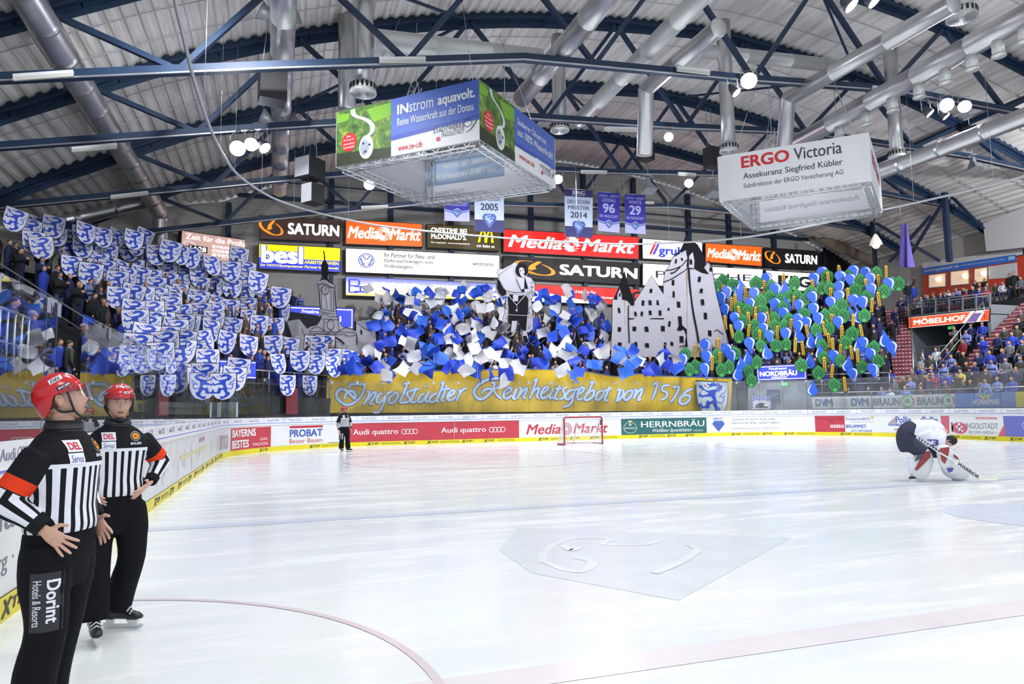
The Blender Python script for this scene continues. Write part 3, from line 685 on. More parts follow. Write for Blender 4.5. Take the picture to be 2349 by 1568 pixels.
def s_it(A):
    A.poly([(0, 0), (.70, 0), (.62, .12), (.30, .52), (.0, .80)], L_w, 1); A.text('IT-Helden für', .47, .60, .66, .78, L_w, 2, .008); A.text('Unternehmen', .58, .32, .80, .48, L_w, 2, .008)
    A.poly([(.80, .10), (.84, .45), (.90, .62), (.92, .30), (.86, .08)], lit('spark', (255, 220, 190), 1.2), 2); A.ring(1.0, .55, .07, .03, L_bk, 2, ry=.35, a0=PI/2, a1=3*PI/2)
def s_porsche(A):
    A.text('PORSCHE', .10, .35, .90, .70, L_k, 1, -.012)
def s_kfg(A):
    A.text('KFG', .22, .18, .84, .80, L_k, 1, .045)
SG = 44.05
sign('wall_sign', [(595, 493), (783, 504), (782, 556), (594, 548)], SG, 'dark brown lit sign, white capitals and amber ringed planet, top left of the wall', lambda A: saturn(A, .34, .02), base=L_br)
sign('wall_sign', [(792, 502.5), (969.5, 512.7), (969.5, 567), (792, 560)], SG, 'orange lit sign with slanted white lettering right of the dark brown sign', mm_white, base=L_or)
sign('wall_sign', [(978.5, 513), (1151, 521), (1146, 576), (979, 568)], SG, 'olive lit sign with yellow double arches, partly behind a hanging banner', s_mcd, base=L_ol)
sign('wall_sign', [(1154, 524.7), (1465.5, 542.7), (1465.5, 595.3), (1154, 578)], SG, 'long bright red lit sign with white slanted lettering in the middle of the wall', mm_big, base=L_red)
sign('wall_sign', [(1472.6, 546), (1611.4, 555.7), (1611.4, 600.5), (1473.6, 593.6)], SG, 'white lit sign with blue lettering and slanted red and blue bars behind the castle roof', s_gruber)
sign('wall_sign', [(1617.6, 556.4), (1748, 565), (1748, 611.5), (1617.6, 601)], SG, 'smaller orange lit sign just right of the castle roof', mm_white, base=L_or)
sign('wall_sign', [(1754.3, 566.8), (1876.6, 575.4), (1876.6, 617.7), (1754.3, 611.5)], SG, 'black lit sign with amber planet, rightmost of the top row', lambda A: saturn(A, .37, .02), base=L_bk)
sign('wall_sign', [(592.8, 557.4), (781.8, 567.6), (781.8, 624.8), (592.3, 616)], SG, 'yellow and blue lit sign with fat white lettering, under the brown sign', s_besl, base=L_ye)
sign('wall_sign', [(792, 568), (1146.5, 584.7), (1146.5, 637.8), (792, 624.8)], SG, 'long white lit sign with a blue round emblem and three grey text lines', s_vw)
sign('wall_sign', [(1155, 585.7), (1468, 603), (1467.3, 652.9), (1154, 635.6)], SG, 'long black lit sign with big white capitals behind the reading man figure', lambda A: (saturn(A, .395, .10), A.rect(.365, 0, .368, 1, L_k, 2)), base=L_bk)
sign('wall_sign', [(1473.6, 603), (1750, 616.7), (1751, 663), (1473.6, 654.6)], SG, 'white lit sign with thin wide black capitals, mostly behind the castle', s_porsche)
sign('wall_sign', [(1756, 619), (1879, 627), (1879, 670), (1756, 663)], SG, 'white lit sign with heavy black letters above the hops and drops', s_kfg)
sign('wall_sign', [(792, 632.7), (1146.7, 650), (1146.7, 690), (792, 678)], SG, 'lowest lit sign fading from violet to yellow, above the flags', s_bsys)
sign('wall_sign', [(1157, 647), (1468, 663), (1468, 701), (1155, 690)], SG, 'red and white lit sign left of the castle, just over the flags', s_it, base=L_red)
def s_clock(A):
    A.text('Zeit für die Profis!', .05, .72, .97, .93, L_w, 1, .01)
    for i, t in enumerate(('STRÖHMER', 'COMPUTER', 'SYSTEME')): A.text(t, .43, .52-.17*i, .96, .63-.17*i, L_w, 1, .03)
    A.ring(.10, .50, .09, .03, L_g, 1, ry=.16); A.rect(.09, .25, .36, .50, L_bk, 2); A.text('14:28', .11, .28, .34, .47, L_w, 3, .03)
CW = (Vector((-12.0, 33.0, 0)), Vector((-1.9, 43.9, 0))); cwn = Vector((CW[1].y-CW[0].y, CW[0].x-CW[1].x, 0)).normalized()
sign('clock_board', None, 0, 'video board with a digital clock on the corner wall above the shields', s_clock, 'video board', lit('screen', (196, 160, 150), .9), P=[onpl(CW[0]+cwn*.5, cwn, *q) for q in ((416, 527), (571.7, 550.2), (570, 609.8), (413, 590))])
def s_nord(A, w=L_w):
    A.rect(.015, .05, .985, .95, w, 1); A.rect(.022, .08, .978, .92, lit('pinkline', (232, 190, 214), 1), 2); A.rect(.028, .10, .972, .90, L_bl, 3)
    A.text('Privatbrauerei', .25, .70, .62, .86, w, 4, .01, .3); A.text('NORDBRÄU', .06, .28, .82, .68, w, 4, .032); A.text('INGOLSTADT', .30, .12, .62, .24, w, 4, .01)
sign('brewery_sign', [(648, 699), (812.8, 706), (812, 757), (648, 754)], 40.2, 'blue lit brewery sign behind the clock tower figure', s_nord, base=L_bl, group='blue brewery signs')
rw = (SA[3]-SA[2]); rwn = Vector((rw.y, -rw.x, 0)).normalized()
sign('brewery_sign', None, 0, 'blue lit brewery sign on the front of the right corner block, above the grey entrance', s_nord, base=L_bl, group='blue brewery signs', P=[onpl(SA[2]+rwn*.15, rwn, *q) for q in ((1733, 838), (1850, 832), (1853, 871), (1736, 875))])
lw = (SA[1]-SA[0]); lwn = Vector((lw.y, -lw.x, 0)).normalized()
sign('brewery_sign', None, 0, 'blue lit brewery sign low under the shields, behind the corner glass', s_nord, base=L_bl, group='blue brewery signs', P=[onpl(SA[0]+lwn*.2, lwn, *q) for q in ((496, 822), (588, 826), (588, 872), (496, 868))])
# entrance in the right corner front wall
gw = mat('entrance_grey', sr(150, 158, 164), .7, var=.1, bscale=1)
mb = MB(); mb.slab([onpl(SA[2]+rwn*.1, rwn, *q) for q in ((1716, 876), (1862, 872), (1862, 945), (1716, 945))], -rwn*.1, gw); tag(mb.build('entrance_wall'), kind='structure')
def plate(name, px, n, P0, label, art, base, cat='sign', t=.05, group=None):
    P = [onpl(P0, n, *q) for q in px]; root = MB(); N = n if n.dot(CAM-P0) > 0 else -n
    root.slab(P, -N*t, base); A = Art(); art(A) if art else None; A.to(root, quad_map(*P, .008)); o = root.build(name); tag(o, label, cat, group); return o
plate('wc_sign', [(1759, 893), (1790, 894), (1790, 921), (1759, 920)], rwn, SA[2]+rwn*.3, 'dark blue toilet sign on the grey entrance wall', lambda A: A.text('WC', .12, .25, .88, .75, greyt, 1, .02), mat('wc_navy', sr(48, 66, 104), .5))
chk = mat('check_blue', sr(60, 70, 190), .6); ofw = mat('off_white', sr(215, 220, 228), .6)
def a_check(A):
    for i in range(14):
        for j in range(9):
            if (i+j) % 2 and (j > 5 or i < 1 or i > 12): A.rect(i/14, j/9, (i+1)/14, (j+1)/9, chk, 1)
    A.poly([(.15, .1), (.25, .4), (.5, .5), (.75, .42), (.85, .1)], ink, 1); A.disk(.72, .3, .1, wt, 2)
plate('checked_flag', [(1725, 908), (1769, 908), (1769, 938), (1725, 938)], rwn, SA[2]+rwn*.3, 'white flag with blue checks hanging under the toilet sign', a_check, ofw, 'flag')
plate('exit_sign', [(1792, 877), (1806, 877), (1806, 884), (1792, 884)], rwn, SA[2]+rwn*.3, 'small green exit sign under the right brewery sign', lambda A: (A.rect(.1, .2, .4, .8, wt, 1), A.text('>', .6, .2, .9, .8, wt, 1)), lit('exit', (60, 200, 90), 1.))
# adverts behind the left corner glass
sign_g = mat('advert_grey', sr(170, 180, 186), .6)
plate('advert_board', [(368, 921), (462, 924), (462, 950), (368, 950)], lwn, SA[0]+lwn*.3, 'pale grey advert with dark lettering under the shields, behind the glass', lambda A: A.text('orig.teipirma', .12, .35, .85, .65, bluet, 1, .01), sign_g, 'advert')
plate('advert_board', [(496, 922), (546, 922), (546, 956), (496, 956)], lwn, SA[0]+lwn*.3, 'white advert with a thin ring and tall dark letters behind the corner glass', lambda A: (A.ring(.52, .62, .34, .02, greyt, 1, ry=.36), A.text('alfoia', .12, .1, .90, .62, greyt, 1)), sign_g, 'advert')
plate('advert_board', [(311, 918), (338, 918), (338, 944), (311, 944)], Vector((1, 0, 0)), Vector((-2.33, 10, 0)), 'small yellow advert with blue bars beside the second referee', lambda A: [A.rect(.2+.25*i, .1, .35+.25*i, .75, bluet, 1) for i in range(3)], kick, 'advert')
mb = MB(); mb.slab([onpl(SA[0]+lwn*.28, lwn, *q) for q in ((655, 890), (682, 890), (682, 950), (655, 950))], lwn*.05, mat('door_red', sr(110, 40, 50), .5)); tag(mb.build('door_1'), kind='structure')
# ---------------------------------------------------------------- yellow banner
yel = mat('banner_yellow', sr(214, 178, 40), .7, var=.10, bscale=.9, bump=.25); icy = mat('banner_ice', sr(196, 216, 240), .6, var=.05, bscale=3); bl2 = mat('banner_blue', sr(84, 112, 186), .6)
def wr(x, z): return .05*math.sin(x*1.9+z*.8)+.035*math.sin(x*4.1-z*2.3)+.03*math.sin(x*.7+z*3.1)
def bmap(px, py, L=0):
    P = onax(1, 31.05, px, py); return onax(1, 31.05-wr(P.x, P.z)-.012*L, px, py)
TE = [(743, 862), (765, 860), (900, 854), (1050, 849), (1200, 846), (1330, 849), (1400, 862), (1420, 864), (1465, 857), (1500, 862), (1600, 865), (1680, 868)]
root = empty('choreo_banner', 'long yellow cloth banner with pale blue script along the end boards', 'banner', (15.7, 31.05, 2.4))
mb = MB(); vs = []; nx, ny = 150, 14
for i in range(nx+1):
    x = 743+(1680-743)*i/nx
    for (a, ya), (b, yb) in zip(TE, TE[1:]):
        if a <= x <= b: yt = ya+(yb-ya)*(x-a)/(b-a)
    yb_ = 947+(941-947)*i/nx
    for j in range(ny+1): vs.append(bmap(x-(4 if i == nx else 0)*j/ny, yt+(yb_-yt)*j/ny))
mb.add(vs, [(i*(ny+1)+j, i*(ny+1)+j+1, (i+1)*(ny+1)+j+1, (i+1)*(ny+1)+j) for i in range(nx) for j in range(ny)], yel, True); part('cloth', mb, root)
mb = MB(); vs = []
for i in range(nx+1):
    x = 743+(1680-743)*i/nx; yt = next(ya+(yb-ya)*(x-a)/(b-a) for (a, ya), (b, yb) in zip(TE, TE[1:]) if a <= x <= b); vs += [bmap(x, yt-1.6, 1), bmap(x, yt+.3, 1)]
mb.add(vs, [(2*i, 2*i+1, 2*i+3, 2*i+2) for i in range(nx)], bl2); part('hem', mb, root)
L1 = [[(290, 228), (302, 196), (330, 190), (460, 190)], [(455, 195), (432, 290), (370, 370), (290, 412), (220, 400), (165, 350), (150, 300), (170, 260), (215, 245), (265, 268), (310, 312), (345, 345), (357, 318), (340, 280), (308, 262), (272, 275), (245, 310), (237, 352)],
 [(478, 275), (505, 280), (480, 350), (440, 415)], [(485, 360), (540, 290), (570, 277), (572, 305), (540, 355), (515, 402), (548, 405)], [(650, 290), (610, 302), (582, 360), (600, 392), (640, 372), (682, 308)], [(690, 300), (740, 268)], [(682, 308), (660, 390), (630, 460), (592, 495), (545, 490)],
 [(775, 295), (730, 330), (713, 380), (740, 397), (785, 368), (810, 315), (795, 280), (765, 300)], [(868, 195), (908, 180), (900, 225), (865, 310), (835, 382), (870, 392)], [(860, 390), (910, 385), (937, 368), (930, 330), (908, 300), (930, 268), (965, 262)],
 [(1005, 225), (990, 280), (955, 372), (985, 387), (1012, 370)], [(958, 256), (1042, 243)], [(1090, 290), (1050, 320), (1030, 372), (1062, 382), (1112, 330), (1142, 275)], [(1145, 268), (1112, 350), (1120, 382), (1152, 362)], [(1094, 216), (1106, 214)], [(1130, 213), (1142, 211)],
 [(1225, 290), (1175, 320), (1150, 366), (1180, 386), (1228, 358)], [(1278, 188), (1303, 168), (1282, 240), (1232, 355), (1255, 382)], [(1335, 208), (1302, 310), (1282, 362), (1312, 376)], [(1288, 252), (1372, 238)], [(1350, 332), (1412, 290), (1422, 258), (1390, 262), (1350, 312), (1350, 356), (1390, 362), (1438, 328)],
 [(1462, 252), (1482, 268), (1462, 330), (1445, 372)], [(1465, 312), (1500, 262), (1550, 232)],
 [(1850, 245), (1905, 215), (1937, 180), (1925, 145), (1870, 128), (1780, 142), (1690, 190), (1635, 262), (1642, 312), (1690, 352), (1752, 335), (1800, 290), (1832, 245), (1855, 180), (1822, 178)], [(1840, 250), (1880, 310), (1925, 347)], [(1715, 298), (1730, 265), (1775, 242), (1842, 246)],
 [(1960, 300), (2020, 270), (2032, 233), (2000, 232), (1955, 282), (1955, 332), (1990, 346), (2042, 308)], [(2092, 238), (2062, 310), (2055, 346), (2088, 344)], [(2112, 178), (2120, 178)], [(2118, 232), (2140, 243), (2100, 347)], [(2130, 302), (2180, 240), (2203, 248), (2166, 330), (2192, 345)]]
L2 = [[(118, 156), (148, 138), (126, 200), (70, 352)], [(92, 295), (140, 242), (172, 238), (150, 320), (172, 346)], [(205, 292), (262, 250), (268, 222), (232, 230), (195, 290), (205, 342), (250, 330), (288, 300)], [(322, 238), (292, 310), (290, 342), (325, 335)], [(340, 190), (350, 190)], [(396, 203), (370, 270), (340, 342), (378, 352)], [(348, 242), (412, 234)],
 [(470, 222), (430, 250), (444, 292), (435, 337), (392, 352)], [(555, 250), (500, 262), (460, 310), (465, 352), (505, 342), (558, 268)], [(555, 255), (602, 238)], [(552, 270), (530, 370), (490, 420), (428, 437)], [(600, 302), (652, 260), (652, 225), (620, 240), (585, 300), (595, 357), (645, 343)], [(718, 180), (752, 163), (720, 240), (665, 342), (692, 362), (752, 320), (762, 260), (730, 265), (688, 302)],
 [(845, 258), (800, 290), (783, 346), (815, 357), (862, 310), (867, 265), (838, 260)], [(932, 218), (900, 300), (880, 357), (912, 366)], [(878, 262), (952, 238)], [(1012, 258), (1047, 250), (1030, 310), (1010, 372), (1062, 330), (1082, 280), (1070, 248)], [(1145, 258), (1105, 290), (1088, 346), (1115, 362), (1162, 320), (1177, 265), (1138, 260)], [(1198, 262), (1222, 254), (1190, 352)], [(1200, 322), (1250, 262), (1287, 243), (1265, 310), (1240, 362), (1272, 350)],
 [(1398, 198), (1447, 178), (1425, 270), (1388, 358)], [(1578, 204), (1510, 210), (1500, 258), (1547, 280), (1542, 330), (1488, 362)], [(1612, 226), (1682, 224), (1640, 320), (1588, 387)], [(1832, 238), (1760, 270), (1700, 330), (1690, 392), (1740, 402), (1792, 360), (1792, 320), (1750, 310), (1708, 342)]]
mb = MB()
for LL, x0, k in ((L1, 740, .21286), (L2, 1200, .21286)):
    for st in LL:
        for w_, m_, ly in ((7.6, bl2, 1), (5.0, icy, 2)):
            A = Art(); big = 1.15 if max(p[1] for p in st)-min(p[1] for p in st) > 180 and len(st) > 10 else 1
            A.stroke([(x0+p[0]*k, 840+p[1]*k) for p in st], lambda t, w_=w_: w_*big*(.72+.38*math.sin(PI*(.15+.7*t))), m_, ly, 6); A.to(mb, lambda u, v, L: bmap(u, v, L))
A = Art(); A.stroke([(740+.213*p[0], 840+.213*p[1]) for p in ((62, 120), (72, 200), (75, 320), (78, 505))], 2.5, bl2, 1, 4); A.ring(746, 867, 6, 1.6, bl2, 1); A.to(mb, lambda u, v, L: bmap(u, v, L)); part('script_lettering', mb, root)
# ---------------------------------------------------------------- the blue panther shield
PAN = [(645, 350), (700, 375), (740, 400), (770, 380), (790, 350), (830, 372), (860, 350), (890, 385), (930, 365), (940, 395), (985, 375), (985, 415), (1060, 420), (1050, 450), (1110, 500), (1160, 545), (1110, 560), (1100, 640), (1060, 620), (1000, 690), (980, 650), (920, 660), (885, 700), (875, 760), (890, 850), (905, 940), (915, 1020), (920, 1090), (980, 1140), (1030, 1175), (985, 1190), (1025, 1245), (970, 1240), (975, 1290), (920, 1270), (910, 1315), (860, 1300), (850, 1330), (800, 1310), (795, 1365), (750, 1340), (690, 1355), (650, 1350), (655, 1315), (570, 1285), (630, 1270), (605, 1215), (680, 1235), (740, 1255), (800, 1235), (840, 1170), (810, 1100), (780, 1040), (770, 985), (700, 985), (650, 1030), (650, 1090), (600, 1105), (560, 1100), (510, 1095), (480, 1060), (430, 1065), (370, 1085), (365, 1040), (330, 1000), (245, 985), (310, 955), (235, 880), (330, 920), (345, 945), (370, 880), (400, 910), (400, 980), (440, 1010), (520, 1010), (545, 950), (560, 890), (590, 850), (640, 890), (700, 910), (790, 880), (770, 830), (740, 775), (690, 760), (600, 745), (520, 730), (470, 745), (420, 755), (410, 700), (280, 710), (350, 670), (290, 610), (345, 620), (370, 650), (360, 560), (405, 600), (410, 660), (460, 680), (560, 680), (640, 665), (660, 625), (600, 600), (540, 540), (500, 520), (450, 530), (460, 470), (400, 435), (345, 435), (390, 400), (345, 345), (420, 370), (440, 400), (455, 340), (480, 390), (490, 440), (540, 500), (600, 555), (690, 575), (800, 570), (900, 575), (955, 545), (970, 510), (930, 480), (850, 465), (780, 470), (720, 480), (650, 490), (640, 475), (700, 465), (740, 440), (700, 420), (650, 385)]
def inv(x, y):
    X, Y = x-817, y-292; a, b, c, d = 1105, -80, 235, 1150; D = a*d-b*c
    u = (X*d-Y*b)/D; w = (a*Y-c*X)/D; return (u*1.07+.01, .55+(1.1*(1-w)-.55)*1.05)
sh_w = mat('shield_white', sr(222, 224, 244), .55, var=.04, bscale=6); sh_b = mat('panther_blue', sr(36, 72, 196), .55); sh_r = mat('tongue_red', sr(190, 70, 50), .6)
OUT = [(-.5, 1.1), (.5, 1.1), (.5, .72), (.48, .45), (.40, .24), (.26, .08), (.0, .0), (-.26, .08), (-.40, .24), (-.48, .45), (-.5, .72)]
def panther(A, L=1):
    A.poly([inv(*p) for p in PAN], sh_b, L); A.poly([inv(*p) for p in ((540, 340), (575, 395), (640, 430), (590, 440), (545, 405))], sh_r, L)
    for st in ([(900, 945), (980, 990), (1060, 1015), (1120, 985), (1145, 920), (1120, 860), (1060, 820), (1010, 830), (960, 790)], [(1040, 810), (1080, 760), (1150, 740), (1210, 700), (1230, 650), (1205, 622)], [(1130, 850), (1170, 830), (1205, 808)]):
        A.stroke([inv(*p) for p in st], lambda t: .038-.02*t, sh_b, L, 4)
A = Art(); A.poly(OUT, mat('shield_pale', sr(200, 214, 226), .6), 3); A.stroke(OUT+[OUT[0], OUT[1]], .03, ink, 4); panther(A, 4)
mb = MB(); A.to(mb, lambda u, v, L: onax(1, 30.90-.006*L, 1595.6+(u+.5)*74.4+(1.1-v)*5*(0.5-u), 872.7+(u+.5)*3.3+(1.1-v)*76)); part('painted_shield', mb, root)
def shield_mesh():
    mb = MB(); bow = lambda u, v: -.10*u*u
    mb.slab([(1.05*u, .012, 1.03*(v-.55)) for u, v in OUT], (0, .012, 0), black)
    A = Art(); A.poly([(u*.985, .55+(v-.55)*.985) for u, v in OUT], sh_w, 0); panther(A, 1); A.to(mb, lambda u, v, L: Vector((u, -.0-.006*L, v-.55)))
    return mb.mesh('shield')
SHM = shield_mesh()
# ---------------------------------------------------------------- big cloth figures
cl_g = mat('cloth_grey', sr(160, 158, 168), .8, var=.05, bscale=1.2, bump=.2); cl_b = mat('cloth_black', sr(20, 20, 24), .9, spec=.15); cl_m = mat('cloth_hatch', sr(140, 140, 146), .8, var=.3, bscale=12)
def figure(name, label, x0, y0, k, y, outline, blacks, strokes, greys=(), extra=None, poles=(), wv=.05):
    def mp(u, v, L=0):
        P = onax(1, y, x0+u*k, y0+v*k); w = wv*(math.sin(P.x*2.3+P.z*.7)+.6*math.sin(P.x*5+P.z*1.7)); return onax(1, y-w-.02*L, x0+u*k, y0+v*k)
    root = empty(name, label, 'banner figure', mp(*outline[0])); A = Art()
    mb = MB(); P = [Vector((p[0], p[1], 0)) for p in outline]; tri = [tuple(t) for t in tessellate_polygon([P])]
    bm = bmesh.new(); V = [bm.verts.new(p) for p in P]
    for t in tri:
        try: bm.faces.new([V[i] for i in t])
        except ValueError: pass
    for _ in range(4):
        ed = [e for e in bm.edges if e.calc_length() > 160]
        if ed: bmesh.ops.subdivide_edges(bm, edges=ed, cuts=1)
        bmesh.ops.triangulate(bm, faces=bm.faces)
    bm.verts.index_update(); mb.add([mp(v.co.x, v.co.y) for v in bm.verts], [[v.index for v in f.verts] for f in bm.faces], cl_g, True); bm.free(); part('cloth', mb, root)
    for q in greys: A.poly(q, cl_m, 2)
    for q in blacks: A.poly(q, cl_b, 2)
    for q, w in strokes: A.stroke(q, w, cl_b, 3, 4 if len(q) > 2 else 0)
    A.stroke(list(outline)+[outline[0]], 7, cl_b, 1)
    if extra: extra(A)
    mb = MB(); A.to(mb, mp); part('painted_lines', mb, root)
    for a, b in poles:
        mb = MB(); mb.tube([mp(*a, -3), mp(*b, -3)], .025, mat('pole_wood', sr(150, 120, 90), .7), 6); part('carrying_pole', mb, root)
    return root
win = [(147, 995, 30, 70), (150, 1248, 45, 60), (155, 1455, 50, 70), (350, 1240, 48, 60), (513, 1245, 48, 70), (365, 1042, 30, 62), (450, 1040, 30, 60), (560, 1028, 38, 65), (693, 1030, 35, 72), (465, 897, 33, 72), (560, 893, 38, 65), (665, 892, 38, 68), (572, 735, 33, 58), (866, 627, 32, 78), (874, 782, 28, 85), (940, 918, 44, 82), (806, 980, 24, 40), (818, 1175, 28, 75), (730, 1238, 50, 75), (850, 1440, 36, 55), (980, 1380, 50, 90), (1217, 580, 36, 72), (1243, 735, 36, 60), (1260, 885, 40, 80), (1298, 1070, 42, 90), (1355, 1300, 45, 80), (520, 1460, 50, 60), (370, 1450, 40, 70), (905, 342, 22, 60), (985, 315, 25, 40), (1105, 350, 30, 70), (155, 790, 18, 50), (1370, 450, 30, 55), (760, 1480, 30, 120)]
def wq(c): x, y, w, h = c; s_ = (x*7+y*3) % 9-4; return [(x-w/2+s_, y-h/2), (x+w/2+s_, y-h/2+4), (x+w/2-s_, y+h/2), (x-w/2-s_, y+h/2-4)]
figure('castle_figure', 'huge pale cloth castle with black roofs and windows held over the crowd', 1395, 540, .1722, 33.9,
 [(55, 850), (75, 840), (150, 680), (215, 470), (270, 660), (350, 890), (430, 760), (580, 530), (700, 720), (735, 770), (735, 620), (755, 480), (810, 410), (850, 300), (900, 250), (960, 200), (1010, 100), (1020, 30), (1050, 15), (1100, 60), (1190, 120), (1270, 260), (1300, 370), (1345, 330), (1385, 420), (1400, 520), (1440, 760), (1500, 1000), (1570, 1280), (1626, 1480), (1626, 1620), (40, 1620), (50, 1250)],
 [[(70, 845), (150, 690), (215, 470), (270, 660), (350, 895), (345, 930), (300, 925), (280, 890), (245, 860), (185, 850), (180, 780), (155, 700), (120, 790), (125, 850)],
  [(1010, 100), (1020, 30), (1050, 15), (1100, 60), (1190, 120), (1270, 260), (1300, 370), (1280, 430), (1345, 515), (1250, 495), (1150, 440), (1155, 330), (1130, 215), (1080, 270), (1075, 430), (1045, 420), (1060, 300), (1040, 190), (960, 240), (870, 285), (900, 250), (960, 200)],
  [(1285, 400), (1345, 325), (1395, 490), (1370, 420), (1340, 350), (1290, 410)], [(700, 710), (735, 680), (735, 775)],
  [(930, 1075), (980, 1075), (985, 1190), (1050, 1250), (1050, 1350), (1060, 1470), (1030, 1480), (1030, 1400), (1040, 1330), (1010, 1250), (960, 1265), (915, 1255), (945, 1200)]]+[wq(c) for c in win],
 [([(740, 620), (860, 570), (1000, 480), (1070, 435), (1140, 440)], 12), ([(770, 465), (860, 450), (980, 400), (1050, 320)], 12), ([(1075, 430), (1085, 600), (1110, 850), (1140, 1050), (1180, 1250), (1210, 1430)], 22), ([(270, 930), (270, 1100), (275, 1250), (285, 1430)], 14), ([(270, 1106), (745, 1106)], 14), ([(830, 500), (880, 490), (960, 420)], 16), ([(1410, 1280), (1450, 1250)], 9), ([(1450, 1250), (1535, 1315)], 9), ([(955, 1480), (1010, 1465), (1060, 1480)], 14)],
 poles=(((220, 480), (220, 1640)), ((1050, 20), (1050, 1640)), ((1560, 1300), (1580, 1660))))
rs = random.Random(3)
def specks(A, regs, n):
    for (x0, y0, x1, y1) in regs:
        for _ in range(n): x, y = rs.uniform(x0, x1), rs.uniform(y0, y1); A.poly([(x+rs.uniform(-11, 11), y+rs.uniform(-11, 11)) for _ in range(4)], cl_b, 3)
def monk_x(A):
    specks(A, [(660, 360, 745, 640), (225, 740, 275, 1100), (640, 720, 705, 1000), (630, 1000, 715, 1250), (620, 560, 720, 720)], 55)
    wg = cl_g
    A.stroke([(285, 640), (430, 820), (600, 625)], 14, wg, 4); A.stroke([(430, 820), (445, 870)], 8, wg, 4); A.disk(432, 910, 15, wg, 4, ry=26); A.stroke([(285, 990), (450, 1000), (640, 1006)], 9, wg, 4)
    A.poly([(480, 160), (520, 138), (560, 160), (575, 220), (565, 260), (585, 310), (520, 315), (490, 255), (475, 205)], wg, 4); A.poly([(440, 335), (572, 320), (565, 520), (520, 540), (440, 370)], wg, 4); A.poly([(365, 625), (465, 630), (455, 750), (370, 745)], wg, 4)
    for p in ((495, 190), (540, 190), (550, 262), (500, 215)): A.disk(*p, 9, cl_b, 5)
    A.stroke([(108, 275), (350, 100), (430, 330), (530, 600), (400, 600), (230, 552), (130, 390), (106, 280)], 6, cl_b, 5); A.stroke([(250, 570), (400, 590), (600, 590)], 8, cl_b, 5)
    A.poly([(348, 1100), (432, 1110), (412, 1200), (392, 1300), (340, 1312), (334, 1250)], wg, 4); A.poly([(548, 1290), (608, 1290), (605, 1370), (545, 1370)], wg, 4); specks(A, [(110, 430, 190, 590)], 0)
hair = [(525+115*math.cos(a), 190+125*math.sin(a)) for a in [2*PI*i/24 for i in range(24)]]
figure('reading_man_figure', 'black and grey cloth figure of a robed man unrolling a sheet, above the flags', 1130, 595, .1276, 33.5,
 [(70, 250), (95, 190), (140, 155), (170, 170), (345, 80), (390, 45), (440, 60), (445, 90), (520, 70), (600, 110), (640, 190), (635, 260), (610, 295), (690, 320), (750, 400), (770, 500), (745, 640), (705, 720), (715, 900), (730, 1100), (730, 1240), (660, 1310), (620, 1300), (640, 1370), (655, 1480), (620, 1520), (580, 1515), (530, 1430), (520, 1360), (540, 1300), (500, 1250), (490, 1130), (450, 1100), (440, 1200), (410, 1330), (350, 1385), (240, 1385), (235, 1330), (320, 1270), (335, 1190), (290, 1180), (270, 1140), (180, 1120), (185, 1060), (215, 950), (240, 720), (260, 650), (180, 680), (100, 640), (55, 560), (70, 450), (100, 330), (95, 260)],
 [hair, [(580, 310), (650, 330), (660, 400), (640, 520), (640, 620), (560, 640), (480, 650), (400, 625), (300, 630), (270, 680), (290, 880), (280, 1040), (280, 1130), (340, 1180), (350, 1100), (440, 1090), (490, 1120), (510, 1250), (600, 1280), (620, 1050), (640, 900), (640, 700), (600, 640), (640, 620), (640, 520), (575, 520)],
  [(100, 345), (75, 500), (110, 600), (180, 660), (250, 620), (240, 560), (190, 510), (130, 390)], [(245, 1340), (330, 1290), (352, 1340), (322, 1370), (245, 1375)], [(540, 1380), (610, 1370), (645, 1470), (610, 1505), (575, 1490)], [(520, 545), (565, 515), (575, 575), (535, 580)]],
 [], extra=monk_x, poles=(((300, 1380), (300, 1640)), ((590, 1500), (590, 1700))), wv=.02)
def tower_x(A):
    for rx, ry, w in ((64, 82, 7), (48, 62, 4), (16, 22, 6)): A.ring(657, 640, rx, w, cl_b, 4, ry=ry)
    A.ring(740, 1190, 62, 8, cl_b, 4, ry=82); A.ring(690, 1260, 55, 6, cl_b, 4, ry=70, a0=0, a1=PI); A.ring(810, 1260, 55, 6, cl_b, 4, ry=70, a0=0, a1=PI)
S_ = lambda *p: (list(p), 8)
